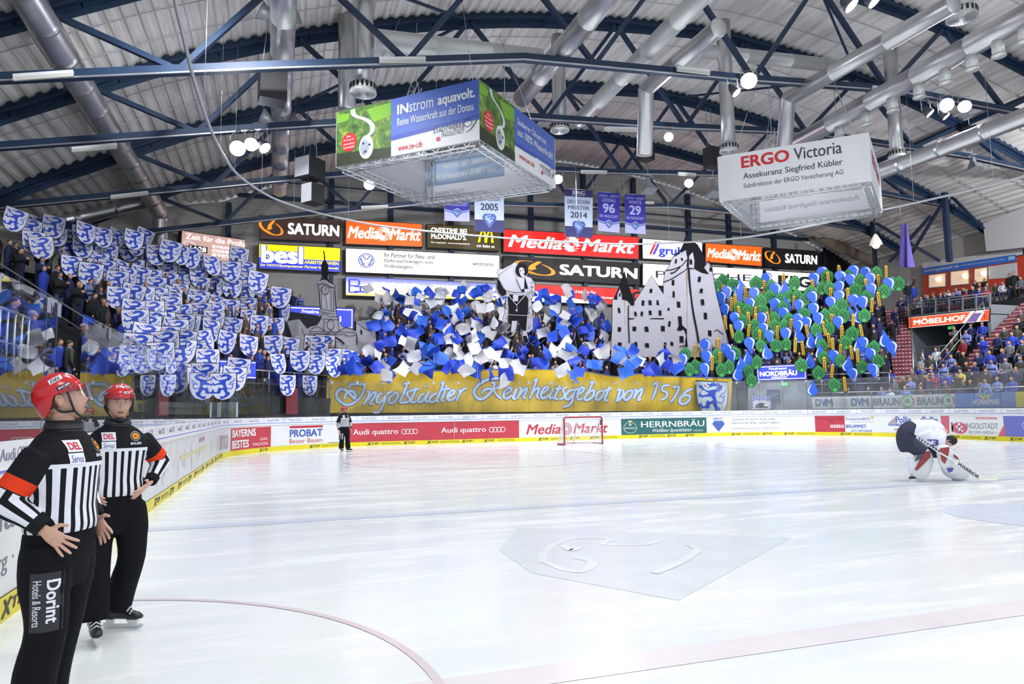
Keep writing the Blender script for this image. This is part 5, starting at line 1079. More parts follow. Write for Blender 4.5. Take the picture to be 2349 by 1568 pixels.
# seat rows
conc = mat('step_concrete', sr(96, 92, 96), .8, var=.15); rw_ = mat('tread_red', sr(150, 58, 70), .7); ww_ = mat('tread_white', sr(206, 200, 204), .7)
mb = MB(); NSR = 14
for k in range(NSR):
    x0 = 34.6+.85*k; z = 1.55+.5*k; y1 = min(27.2, .88*(x0-2.07)-3.6) if x0 < 41 else 25.2
    mb.box((x0+.425, (2+y1)/2, z/2), (.85, y1-2, z), terr)
tag(mb.build('floor_seat_rows'), kind='structure')
seat_b = mat('seat_blue', sr(40, 52, 110), .6)
# lower corner floor
mb = MB(); ss = [s_at(p, 1., 1.6) for p in range(1866, 2096, 12)]
for j in range(3):
    for a, b in zip(ss, ss[1:]):
        P = [PT(a, .9+.5*j, 1.7+.8*j), PT(b, .9+.5*j, 1.7+.8*j), PT(b, .9+.5*j, 2.5+.8*j), PT(a, .9+.5*j, 2.5+.8*j)]; mb.slab(P, (0, 0, -.9-.5*j), terr)
tag(mb.build('floor_lower_rows'), kind='structure')
for j in range(3):
    for a in ss[1::2]:
        p, n = path(a); spectator(PT(a+jit(.2), .9+.5*j, 2.1+.8*j), -n, rnd.choice(['down', 'clap', 'down']), 'low right corner')
def rsp(px, py, x, z, pose, grp, jk=None, face=Vector((-1, -.15, 0))):
    P = onax(0, x, px, py); spectator(Vector((x, P.y, z)), face, pose, grp, jk)
for k in range(NSR):
    x0 = 34.95+.85*k; z = 1.55+.5*k; ylim = min(27.0, .88*(x0-2.07)-3.8) if x0 < 41 else 25.0; y = ylim-.3-.3*(k % 2)
    y0_ = (x0-2.07)*.66-4.6
    while y > y0_:
        if not (37.5 < x0 < 46 and 24.0 < y < 25.6) and rnd.random() < .90: spectator(Vector((x0+.15, y+jit(.08), z)), Vector((-1, -.1, 0)), 'sit' if rnd.random() < .9 else 'clap', 'people in the seats on the right', rnd.choice(JW+['yellow and blue']))
        y -= .72
# red and white stairs
def stairs(name, a, b, w, n):
    a, b = Vector(a), Vector(b); d = Vector((b.x-a.x, b.y-a.y, 0)); L = d.length; d.normalize(); q = Vector((-d.y, d.x, 0)); mb = MB()
    for i in range(n):
        z = a.z+(b.z-a.z)*(i+1)/n; c = a+d*(L*(i+.5)/n); c.z = z/2; mb.box(c, (L/n, w, z-.001), conc, (d, q, Vector((0, 0, 1))))
        e = a+d*(L*i/n)-d*.012; m_ = 9
        mb.box(Vector((e.x, e.y, z-.10)), (.02, w, .17), rw_, (d, q, Vector((0, 0, 1))))
        for k in range(m_): mb.box(Vector((e.x, e.y, z-.09))-d*.008+q*(w*((k+.5)/m_-.5)), (.02, w/m_*.6, .06), ww_, (d, q, Vector((0, 0, 1))))
        mb.box(Vector((e.x, e.y, z+.004))+d*.12, (.22, w, .012), rw_, (d, q, Vector((0, 0, 1))))
    tag(mb.build(name), kind='structure')
stairs('floor_stairs', (35.2, 26.6, 1.6), (43.2, 33.6, 8.3), 1.7, 26)
stairs('floor_stairs', (36.8, 24.6, 2.6), (45.4, 24.9, 8.3), 1.1, 24)
stairs('floor_stairs', (33.9, 27.0, .9), (36.0, 28.2, 2.4), 1.6, 7)
# gallery box
GX = 41.5; gal = mat('gallery_grey', sr(132, 138, 144), .7, var=.1, bscale=1)
def gq(px, py, x=GX): return onax(0, x, px, py)
gy1, gy0 = gq(2084, 750).y, gq(2272, 730).y
mb = MB(); mb.box(((GX+49)/2, (gy0+gy1)/2, 7.15), (49-GX, gy1-gy0, .6), gal); mb.box((46.2, (gy0+gy1)/2, 5.3), (.3, gy1-gy0, 3.2), gal)
mb.box((44, gy1-.1, 5.3), (5, .2, 3.2), gal); mb.box((44, gy0+.1, 5.3), (5, .2, 3.2), gal); mb.box(((GX+46.2)/2, (gy0+gy1)/2, 1.85), (46.2-GX, gy1-gy0, 3.7), gal); tag(mb.build('floor_gallery'), kind='structure')
L_mo = lit('moebel', (250, 84, 44), .95)
def a_moe(A):
    for q in ((0, .0, 1, .03), (0, .97, 1, 1)): A.rect(*q, L_w, 1)
    A.text('MÖBELHOF', .07, .24, .73, .84, L_w, 1, .03); A.poly([(.70, .03), (.79, .97), (.93, .97), (.91, .80), (.815, .80), (.735, .03)], L_w, 1); A.poly([(.745, .05), (.815, .76), (.915, .76), (.865, .05)], lit('moe_violet', (110, 92, 160), .9), 2); A.poly([(.865, .05), (.90, .05), (.955, .97), (.93, .97)], L_w, 2)
sign('gallery_sign', None, 0, 'orange-red lit sign with white capitals under the right balcony', a_moe, base=L_mo, group='signs on the right side', P=[gq(2083, 727, GX-.06), gq(2272, 707.4, GX-.06), gq(2270, 737, GX-.06), gq(2084, 754, GX-.06)], depth=.05)
# balcony railing with glass panels
root = empty('balcony_railing', 'grey balcony railing with glass panels above the orange-red sign', 'railing', gq(2180, 715)); dg = glass_mat('panel_glass', (.55, .62, .66), 1.0, .04); rg_ = mat('rail_grey', sr(150, 154, 158), .45, .4)
xs = [2084+(2271-2084)*i/6 for i in range(7)]; lo = lambda x: 724-(x-2084)*(19/187); hi = lambda x: 697-(x-2084)*(22.5/187)
for a, b in zip(xs, xs[1:]):
    mb = MB(); mb.quad(gq(a, lo(a)), gq(b, lo(b)), gq(b, hi(b)+3), gq(a, hi(a)+3), dg); part('glass_panel', mb, root)
for a in xs: mb = MB(); mb.bar(gq(a, lo(a)+2), gq(a, hi(a)-2), .10, .08, rg_, (0, 1, 0)); part('post', mb, root)
for d in (3, -3): mb = MB(); mb.tube([gq(xs[0], hi(xs[0])+d), gq(xs[-1], hi(xs[-1])+d)], .035, rg_, 6); part('bar', mb, root)
mb = MB(); mb.tube([gq(xs[0], lo(xs[0])), gq(xs[-1], lo(xs[-1]))], .035, rg_, 6); part('bar', mb, root)
# platform railing
root = empty('platform_railing', 'pale steel railing with glass in the entrance below the orange-red sign', 'railing', gq(2150, 820)); PX0 = 40.6
c4 = [gq(2116, 798, PX0), gq(2193, 789, PX0), gq(2196, 826, PX0), gq(2120, 836, PX0)]
mb = MB(); mb.quad(*c4, dg); part('glass_panel', mb, root)
for a, b in ((c4[0], c4[1]), (c4[2], c4[3]), (c4[0], c4[3]), (c4[1], c4[2]), ((c4[0]+c4[1])/2, (c4[2]+c4[3])/2)): mb = MB(); mb.tube([a, b], .035, rg_, 6); part('bar', mb, root)
mb = MB(); z_ = c4[3].z-.1; mb.box((PX0+.5, (c4[0].y+c4[1].y)/2, z_/2), (1.4, abs(c4[0].y-c4[1].y)+1.2, z_), gal); tag(mb.build('floor_platform'), kind='structure')
plate('exit_sign', [(2174, 749), (2188, 747), (2188, 753), (2174, 755)], Vector((1, 0, 0)), Vector((GX+.3, 28, 0)), 'bright green exit sign under the balcony on the right', lambda A: (A.rect(.55, .2, .85, .8, wt, 1), A.text('<', .15, .2, .45, .8, wt, 1)), lit('exit', (60, 200, 90), 1.))
for px, jk, ps in ((2094, 'black', 'down'), (2114, 'brown', 'down'), (2128, 'royal blue', 'down'), (2177, 'royal blue', 'one')): rsp(px, 800, 42.6, 3.7, ps, 'under the balcony', jk)
rsp(2114, 830, 39.4, 2.75, 'one', 'by the platform railing', 'white')
for px in range(2098, 2270, 15): rsp(px, 680, 42.6, 7.45, 'sit', 'on the balcony')
for px in range(2104, 2270, 18): rsp(px, 668, 44.6, 7.95, 'sit', 'on the balcony')
mb = MB(); mb.box((46.2, (gy0+gy1)/2, 7.7), (4.0, gy1-gy0+3, .5), terr); mb.box((48, 27, 8.0), (3.2, 20, .6), terr); tag(mb.build('floor_balcony_step'), kind='structure')
for px, ps in ((2112, 'sit'), (2140, 'sit'), (2165, 'sit'), (2190, 'sit'), (2208, 'sit'), (2237, 'down'), (2259, 'down'), (2283, 'sit'), (2300, 'sit'), (2316, 'down'), (2326, 'down'), (2342, 'sit')): rsp(px, 650, 47.0, 8.35, ps, 'by the red facade', 'black' if ps == 'down' else None)
for px, x, z, jk in ((2004, 35.6, 2.3, 'navy'), (2018, 36.6, 3.2, 'yellow and blue'), (2024, 37.8, 4.3, 'white'), (2056, 40.6, 6.2, 'navy'), (2070, 41.8, 7.1, 'navy'), (2088, 43.0, 8.3, 'black'), (2100, 43.6, 8.3, 'royal blue'), (2046, 39.4, 5.2, 'black')):
    P = onax(0, x, px, 740); spectator(Vector((x, P.y, z)), Vector((-.8, -.6, 0)), rnd.choice(['clap', 'one', 'down']), 'on the stairs', jk)
rail('stair_rail', [(36.6, 26.6, 2.6), (41.3, 30.7, 6.7)], 'grey stair rail climbing towards the balcony from the left', 1.0, 2.4)
rail('stair_rail', [(37.2, 25.6, 3.2), (41.2, 25.6, 6.6)], 'grey stair rail climbing on the right of the balcony entrance', 1.0, 2.4)
# facade of the lounge
FX = 49.3
def fq(px, py): return onax(0, FX, px, py)
fr_ = mat('facade_red', sr(206, 70, 44), .6); fw_ = mat('facade_white', sr(214, 214, 216), .6); room_l = mat('lounge_glow', sr(214, 186, 160), .6, 0, .75, sr(214, 186, 160))
root = empty('lounge_facade', 'red and white lounge front with a blue lettered band, top right', 'facade', fq(2220, 620), group=None)
mb = MB(); mb.slab([fq(2117, 628), fq(2420, 572), fq(2420, 660), fq(2117, 682)], (.3, 0, 0), fr_); part('red_wall', mb, root)
def fs(name, q, m, off=.04, label=None, art=None):
    P = [onax(0, FX-off, *c) for c in q]; mb = MB(); mb.slab(P, (off*.9, 0, 0), m)
    if art: A = Art(); art(A); A.to(mb, quad_map(*P, .012))
    return part(name, mb, root, label)
fs('white_fascia', [(2115, 603), (2345, 570), (2345, 584), (2117, 616)], fw_)
fs('blue_band', [(2117, 615), (2330, 583), (2330.5, 599), (2118, 630)], mat('facade_blue', sr(58, 118, 214), .6), .05, 'blue band with white lettering', lambda A: (A.text("comingolstadt'de", .02, .22, .42, .80, wt, 1, .01), A.text('verbindliche! internet verbindungen', .44, .40, .90, .66, wt, 1), A.rect(.93, .3, .99, .8, mat('pale_blue', sr(170, 210, 240), .6), 1)))
fs('white_panel', [(2267, 611), (2332, 602), (2334, 635), (2268, 640)], fw_)
for i, q in enumerate(([(2129, 630), (2170, 625), (2170, 657.5), (2129, 661)], [(2179, 622), (2223, 617), (2224, 652), (2179, 656)], [(2234, 616), (2265, 611), (2265, 645), (2234, 650)])):
    w_ = fs('window', q, rg_, .05); P = [onax(0, FX-.07, *c) for c in q]; c = sum(P, Vector())/4; mb = MB(); mb.slab([c+(p-c)*.88 for p in P], (.02, 0, 0), room_l); o = local(root, mb).build('pane', w_)
    mb = MB(); mb.sphere(onax(0, FX-.2, q[0][0]+(22 if i != 1 else 34), q[0][1]+10), .17, mat('bulb', (1, .9, .7), .5, 0, 2.5)); o = local(root, mb).build('room_lamp', w_)
mb = MB(); mb.slab([onax(0, 48.6, *q) for q in ((2255, 512), (2400, 455), (2400, 562), (2262, 576))], (.8, 0, 0), fw_); tag(mb.build('white_cabin'), 'large plain white cabin wall under the roof at the right edge', 'cabin')

for k in SPEC: ranks(SPEC[k], '{d}, {i} from left, {r} rank, ' + ({'fans in the shield corner block': 'shield block', 'fans in the flag block': 'flag block', 'fans in the hop and drop corner block': 'hop and drop block'}.get(k, k.replace('people ', '').replace('fans ', ''))), 16)
# columns and braces at the right
for k, (q0, q1, dpt, w) in enumerate((((2006, 505), (2010, 640), 42, .24), ((2172, 440), (2178, 600), 40, .3))):
    mb = MB(); a = onax(0, dpt+4, *q0); b = onax(0, dpt+4, *q1); mb.bar((b.x, b.y, 2 if k == 0 else b.z), (b.x, b.y, a.z), w, w, navy, (1, 0, 0)); tag(mb.build('side_column'), 'navy steel column ' + ('above the right edge of the hop and drop block' if k == 0 else 'behind the lounge facade under the roof'), 'column', 'columns of the right side')
BR = [((2010, 512), (2155, 598)), ((2135, 495), (2040, 600)), ((2175, 445), (2085, 590)), ((2178, 445), (2256, 525)), ((2028, 444), (2175, 452)), ((2200, 280), (2349, 405)), ((2035, 440), (2160, 440))]
for k, (a, b) in enumerate(BR[:5]):
    mb = MB(); mb.bar(onax(0, 43+k, *a), onax(0, 43+k, *b), .17, .17, navy); tag(mb.build('side_brace'), 'navy diagonal brace under the right roof edge, ' + ['from the lamp column to the facade', 'left of the purple pennant', 'behind the purple pennant', 'rising to the white cabin', 'level above the purple pennant'][k], 'brace', 'braces on the right')
mb = MB(); mb.slab([onax(1, 44.2, *q) for q in ((1889, 566), (1952, 572), (1952, 660), (1889, 650))], (0, .1, 0), mat('curtain_black', (.012, .013, .018), .9)); tag(mb.build('black_curtain'), 'black curtain hanging on the wall right of the lit signs', 'curtain')
# ================================================================ things hanging under the roof
duct_m = mat('duct_steel', (.66, .665, .67), .36, .9, var=.10, bscale=1.2); duct_w = mat('duct_pale', (.74, .75, .74), .4, .5, var=.06)
def duct(name, pts, r, label, m=None, ribs=.9, spiral=False, cat='air duct', group='air ducts under the roof'):
    m = m or duct_m; P = [Vector(p) for p in pts]; root = empty(name, label, cat, P[0], group=group); mb = MB(); Q = []; R_ = []
    for a, b in zip(P, P[1:]):
        L = (b-a).length; n = max(1, int(L/(.22 if spiral else 2.2)))
        for i in range(n):
            c = a+(b-a)*i/n; Q.append(c); R_.append(r*(1.025 if (spiral and i % 2) else 1))
            if (not spiral or i % 9 == 0) and L/n > .12:
                d = (b-a)/L
                for o_, q_ in ((.02, 1.05), (.07, 1.05), (.09, 1.)): Q.append(c+d*o_); R_.append(r*q_)
    Q.append(P[-1]); R_.append(r); mb.tube(Q, R_, m, 18); part('pipe', mb, root); return root
def zl(z, px, py): return onax(2, z, px, py)
duct('ceiling_duct', [zl(13.2, 40, -40), zl(13.2, 366, 486)], .44, 'big silver duct slanting down the left side of the roof', spiral=True)
e_ = zl(13.2, 366, 486); duct('ceiling_duct', [e_+Vector((0, .2, -.3)), e_+Vector((.05, .4, -3.6))], .40, 'short upright end of the big left duct beside the clock board', spiral=True)
duct('ceiling_duct', [onax(1, e_.y-.6, 352, 457), onax(1, e_.y-2.2, 90, 520)], .40, 'silver branch duct behind the top shields at far left', spiral=True)
duct('ceiling_duct', [zl(14.2, 652, -60), zl(14.2, 641, 436)], .40, 'long silver duct left of centre with flexible grey hoses')
duct('ceiling_duct', [zl(15.4, 1420, -40), zl(15.4, 1196, 226)], .40, 'silver duct running away from the top centre edge')
duct('ceiling_duct', [zl(15.9, 1640, -40), zl(15.9, 1330, 276)], .36, 'pale duct running away right of the centre drop duct', duct_w)
duct('ceiling_duct', [zl(15.6, 1650, 62), zl(15.6, 1482, 204), zl(15.6, 1479, 206)+Vector((0, .2, -2.9))], .34, 'silver duct with an elbow dropping behind the black loudspeaker')
duct('ceiling_duct', [zl(15.4, 2190, 6), zl(15.4, 1808, 226), zl(15.4, 1800, 232)+Vector((0, .3, -2.6))], .34, 'silver duct with an elbow above the white banner box')
duct('ceiling_duct', [zl(14.4, 2380, 20), zl(14.4, 1830, 326)], .40, 'long silver duct with small nozzles crossing the top right')
for k in range(8):
    t = .06+.11*k; px, py = 2380+(1830-2380)*t, 20+(326-20)*t; a = zl(14.4, px, py); mb = MB(); mb.tube([a-Vector((0, 0, .36)), a-Vector((0, 0, .85))], .2, duct_w, 12); mb.tube([a-Vector((0, 0, .85)), a-Vector((0, 0, .92))], .23, duct_w, 12)
    tag(mb.build('duct_nozzle'), f'small round air nozzle under the top right duct, {nth(k)} from the right edge', 'air nozzle', 'air nozzles of the right duct')
duct('ceiling_duct', [zl(13.0, 2380, 256), zl(13.0, 2000, 402)], .36, 'dull silver duct at the right edge below the nozzle duct', spiral=True)
duct('ceiling_duct', [onax(0, 44.5, 1812, 512), onax(0, 48.5, 2012, 606)], .42, 'brownish slanting pipe above the right corner of the stand', mat('pipe_brown', sr(132, 118, 104), .6))
duct('ceiling_duct', [onax(1, 20.6, 852, 92), onax(1, 21.4, 1238, 136)], .42, 'pale lateral duct linking the two centre drop ducts', duct_w)
duct('ceiling_duct', [onax(1, 22.6, 1600, 116), onax(1, 22.9, 1905, 150)], .33, 'pale lateral duct right of the tall right drop duct', duct_w)
def drop(px, p0, p1, y, r, label):
    a, b = onax(1, y, px, p0), onax(1, y, px, p1); a.x = b.x; root = empty('drop_duct', label, 'drop duct', b, group='upright drop ducts with slotted outlets'); mb = MB(); mb.tube([a, a+(b-a)*.33, a+(b-a)*.66, b], r, duct_m, 18); part('pipe', mb, root)
    mb = MB(); R_ = r*1.32; mb.tube([b+Vector((0, 0, .30)), b], R_, duct_w, 24)
    mb.tube([b, b-Vector((0, 0, .05))], R_*1.03, duct_w, 24); part('outlet', mb, root); mb = MB()
    for k in range(18):
        q = 2*PI*k/18; c = b+Vector((math.cos(q)*R_, math.sin(q)*R_, .16)); mb.box(c, (.03, .09, .2), black, (Vector((math.cos(q), math.sin(q), 0)), Vector((-math.sin(q), math.cos(q), 0)), Vector((0, 0, 1))))
    for k in range(24): q = 2*PI*k/24; d = Vector((math.cos(q), math.sin(q), 0)); mb.bar(b+d*R_*.25-Vector((0, 0, .054)), b+d*R_*.92-Vector((0, 0, .054)), .012, .01, mat('slot_grey', (.35, .36, .37), .6), d.cross(Vector((0, 0, 1))))
    part('slots', mb, root)
drop(833, -60, 212, 20.6, .36, 'upright drop duct nearest the camera, left of the banner box')
drop(1284, 84, 298, 25.6, .34, 'upright drop duct in the middle, right of the banner box')
drop(1672, 52, 346, 22.4, .32, 'upright drop duct above the left corner of the white banner box')
drop(2058, 92, 360, 22.2, .32, 'upright drop duct above the right corner of the white banner box')
drop(2206, -60, 40, 14.2, .40, 'upright drop duct cut by the top edge of the photo')
mb = MB(); a, b = onax(1, 24.0, 796, 40), onax(1, 24.0, 796, 250); mb.tube([a, b], .36, duct_m, 16); tag(mb.build('duct_stub'), 'silver upright duct half hidden behind the nearest drop duct', 'air duct')
# flexible hoses and horns on the long left duct
hose = mat('hose_grey', (.24, .25, .27), .45, .3)
for k, (px, py) in enumerate(((640, 42), (640, 282))):
    c = onax(1, 19+k*7, px, py); root = empty('horn_speaker', ['grey double-ended horn on the left duct at the top edge', 'grey double-ended horn on the left duct beside the floodlights'][k], 'horn', c, group='grey horns on the left duct'); mb = MB(); s_ = .55+.12*k
    mb.tube([c+Vector((-1.1*s_, -.1, .25*s_)), c+Vector((-.5*s_, 0, .02)), c, c+Vector((.6*s_, 0, .06)), c+Vector((1.1*s_, -.1, .30*s_))], [.58*s_, .30*s_, .26*s_, .30*s_, .52*s_], hose, 12); part('horn', mb, root)
    mb = MB(); mb.tube([c+Vector((-.3, 0, 1.0)), c+Vector((-.3, 0, .2))], .03, steel, 5); mb.tube([c+Vector((.3, 0, 1.0)), c+Vector((.3, 0, .2))], .03, steel, 5); part('strap', mb, root)
# ---------------------------------------------------------------- banner boxes
def lattice(mb, a, b, w, up, m, r=.022):
    a, b = Vector(a), Vector(b); d = (b-a).normalized(); u = Vector(up); v = d.cross(u).normalized(); L = (b-a).length; n = max(2, int(L/(w*1.05)))
    cs = [u*(w/2)+v*(w/2), u*(w/2)-v*(w/2), -u*(w/2)-v*(w/2), -u*(w/2)+v*(w/2)]
    for c in cs: mb.tube([a+c, b+c], r, m, 5)
    for i in range(n):
        p, q = a+d*L*i/n, a+d*L*(i+1)/n
        for k in range(4):
            c0, c1 = cs[k], cs[(k+1) % 4]; mb.tube([p+(c0 if i % 2 else c1), q+(c1 if i % 2 else c0)], r*.62, m, 4, False)
def sheet_mat(name, col, tr=.38):
    m = mat(name, col, .6); nt = m.node_tree; N = nt.nodes; L = nt.links.new; o = N['Material Output']; t = N.new('ShaderNodeBsdfTranslucent'); t.inputs[0].default_value = (*col, 1); x = N.new('ShaderNodeMixShader'); x.inputs[0].default_value = tr
    L(N['Principled BSDF'].outputs[0], x.inputs[1]); L(t.outputs[0], x.inputs[2]); L(x.outputs[0], o.inputs[0]); return m
alu = mat('truss_alu', (.72, .74, .76), .35, .7); shw = sheet_mat('sheet_white', sr(244, 245, 248)); she = sheet_mat('sheet_inner', sr(242, 242, 246)); sheet_mat('poster_white', sr(244, 245, 248), .25); sheet_mat('sheet_bright', sr(248, 248, 250)); sheet_mat('inner_blue', sr(190, 210, 234))
meadow = mat('meadow', (.10, .22, .04), .6)
def meadow_mat():
    m = meadow; nt = m.node_tree; N = nt.nodes; L = nt.links.new; tc = N.new('ShaderNodeTexCoord'); n = N.new('ShaderNodeTexNoise'); n.inputs['Scale'].default_value = 3.2; n.inputs['Detail'].default_value = 7; n.inputs['Roughness'].default_value = .72
    L(tc.outputs['Object'], n.inputs['Vector']); r = N.new('ShaderNodeValToRGB'); e = r.color_ramp.elements; e[0].position = .30; e[0].color = (.012, .03, .008, 1); e[1].position = .72; e[1].color = (.30, .42, .06, 1); q = e.new(.5); q.color = (.07, .16, .025, 1)
    L(n.outputs['Fac'], r.inputs[0]); L(r.outputs[0], N['Principled BSDF'].inputs['Base Color'])
meadow_mat()
sw_b = mat('poster_blue', sr(66, 96, 180), .5); sw_d = mat('poster_deep', sr(44, 70, 166), .5); sw_w = mat('poster_white', sr(232, 234, 240), .5); sw_k = mat('poster_ink', sr(52, 60, 76), .5); sw_r = mat('poster_red', sr(200, 36, 40), .5); field = mat('meadow_light', sr(112, 164, 44), .6); soil = mat('meadow_dark', sr(44, 52, 30), .6, var=.3, bscale=6)
def plugart(A, u0, u1, k, flip=0):
    A.rect(u0, 0, u1, 1, meadow, 1); A.poly([(u0, .0), (u1, .0), (u1, .16), (u0+(u1-u0)*.5, .20), (u0, .24)], soil, 2)
    w = u1-u0; A.poly([(u0+.55*w, .92), (u1, .95), (u1, .72), (u0+.7*w, .66)], field, 2); A.poly([(u0, .95), (u0+.25*w, .92), (u0+.2*w, .80), (u0, .78)], field, 2)
    A.stroke([(u0+.30*w, .98), (u0+.34*w, .86), (u0+.55*w, .74), (u0+.66*w, .62), (u0+.66*w, .50), (u0+.58*w, .44)], .034*k, mat('plug_grey', sr(196, 204, 214), .4), 3, 5)
    A.disk(u0+.56*w, .25, .13*w, sw_w, 4, ry=.21); A.disk(u0+.53*w, .25, .08*w, mat('plug_shade', sr(150, 158, 168), .5), 5, ry=.14)
    A.disk(u0+.51*w, .32, .012*w+.004, sw_k, 6, ry=.02); A.disk(u0+.62*w, .28, .012*w+.004, sw_k, 6, ry=.02); A.poly([(u0+.50*w, .14), (u0+.58*w, .17), (u0+.54*w, .2)], sw_k, 6)
    c = u0+.24*w; A.disk(c, .40, .14*w, sw_r, 3, ry=.17)
    for i, t in enumerate(('Ihr', 'Beitrag für', 'eine saubere', 'Umwelt!')): A.text(t, c-.10*w*(.4 if i == 0 else 1), .485-.065*i, c+.10*w*(.4 if i == 0 else 1), .525-.065*i, sw_w, 4, .01)
def sw_logo(A, x0, x1, y0, y1):
    A.text('STADTWERKE', x0, y0+(y1-y0)*.55, x0+(x1-x0)*.72, y1, sw_k, 4, .004); A.text('INGOLSTADT', x0+(x1-x0)*.2, y0+(y1-y0)*.08, x0+(x1-x0)*.72, y0+(y1-y0)*.48, sw_k, 4); A.rect(x0+.02, y0-.03, x0+.045, y0+.03, sw_r, 4)
    A.ring(x0+(x1-x0)*.80, y1-.02, .028, .004, sw_k, 4, ry=.07); A.stroke([(x0+(x1-x0)*.76, y0+.02), (x0+(x1-x0)*.84, y0+.04), (x0+(x1-x0)*.92, y0+.10), (x1, y1)], .008, sw_k, 4, 4)
def face_a(A):
    A.rect(0, 0, 1, 1, sw_w, 0); plugart(A, 0, .405, 1.); A.rect(.405, .33, 1, 1, sw_b, 1); A.poly([(.405, .27), (.71, .31), (.71, .345), (1, .39), (1, .41), (.405, .35)], sw_d, 2)
    A.text('IN', .45, .70, .53, .87, sw_w, 3, .03); A.text('strom', .535, .70, .70, .86, sw_w, 3); A.text('aquavolt.', .73, .66, .975, .88, sw_w, 3, .03); A.text('Reine Wasserkraft aus der Donau.', .45, .50, .97, .64, sw_w, 3, .012)
    A.text('www.sw-i.de', .455, .06, .625, .18, sw_r, 3, .01); sw_logo(A, .70, .985, .14, .33)
def face_b(A):
    A.rect(0, 0, 1, 1, sw_w, 0); plugart(A, 0, .415, .8); A.rect(.415, .34, 1, 1, sw_b, 1); A.poly([(.415, .30), (.70, .32), (.70, .36), (1, .40), (1, .42), (.415, .36)], sw_d, 2)
    A.text('Sauberer Ökostrom', .45, .72, .86, .86, sw_w, 3, .012); A.text('aus 100% Wasserkraft!', .45, .52, .96, .66, sw_w, 3, .012); A.text('www.sw-i.de', .47, .12, .68, .22, sw_r, 3, .01); sw_logo(A, .76, .985, .12, .28)
fa_b = mat('inner_blue', sr(178, 200, 226), .7); fa_k = mat('inner_text', sr(206, 216, 230), .7); fa_w = mat('inner_mark', sr(236, 236, 236), .7)
def inner_a(A):
    A.rect(0, 0, 1, 1, she, 0); A.rect(.0, .38, .62, 1, fa_b, 1)
    for t, x0, x1, y0, y1 in (('Sauberer Ökostrom', .12, .56, .72, .86), ('aus 100% Wasserkraft!', .04, .56, .50, .64)): 
        B = Art(); B.text(t, x0, y0, x1, y1, fa_w, 2, .012)
        for vs, fs, m, L in B.it: A.raw([(x0+x1-v[0], v[1]) for v in vs], fs, m, L)
    B = Art(); B.text('STADTWERKE', .06, .14, .30, .24, mat('inner_grey', sr(186, 186, 194), .7), 2)
    for vs, fs, m, L in B.it: A.raw([(.36-v[0], v[1]) for v in vs], fs, m, L)
def ergo(A):
    A.rect(0, 0, 1, 1, sw_w, 0); er = mat('ergo_red', sr(206, 40, 48), .5); A.text('ERGO', .16, .66, .49, .92, er, 1, .03); A.text('Victoria', .52, .66, .83, .92, sw_k, 1, .012)
    A.text('Assekuranz Siegfried Kübler', .17, .38, .83, .55, sw_k, 1, .01); A.text('Subdirektion der ERGO Versicherung AG', .17, .19, .83, .32, sw_k, 1)
def inner_e(A):
    A.rect(0, 0, 1, 1, mat('sheet_bright', sr(240, 240, 244), .7), 0); g1 = mat('ghost_red', sr(240, 218, 220), .7); g2 = mat('ghost_grey', sr(218, 220, 226), .7)
    for t, x0, x1, y0, y1, m in (('ERGO', .04, .40, .66, .92, g1), ('Victoria', .42, .80, .66, .92, g2), ('Assekuranz Siegfried Kübler', .10, .84, .34, .50, g2)):
        B = Art(); B.text(t, x0, y0, x1, y1, m, 1, .02)
        for vs, fs, mm, L in B.it: A.raw([(.94-v[0], v[1]) for v in vs], fs, mm, L)
def ergo_side(A):
    A.rect(0, 0, 1, 1, sw_w, 0); A.text('ERGO Victoria', .15, .5, .85, .8, mat('ergo_red', sr(206, 40, 48), .5), 1, .02)
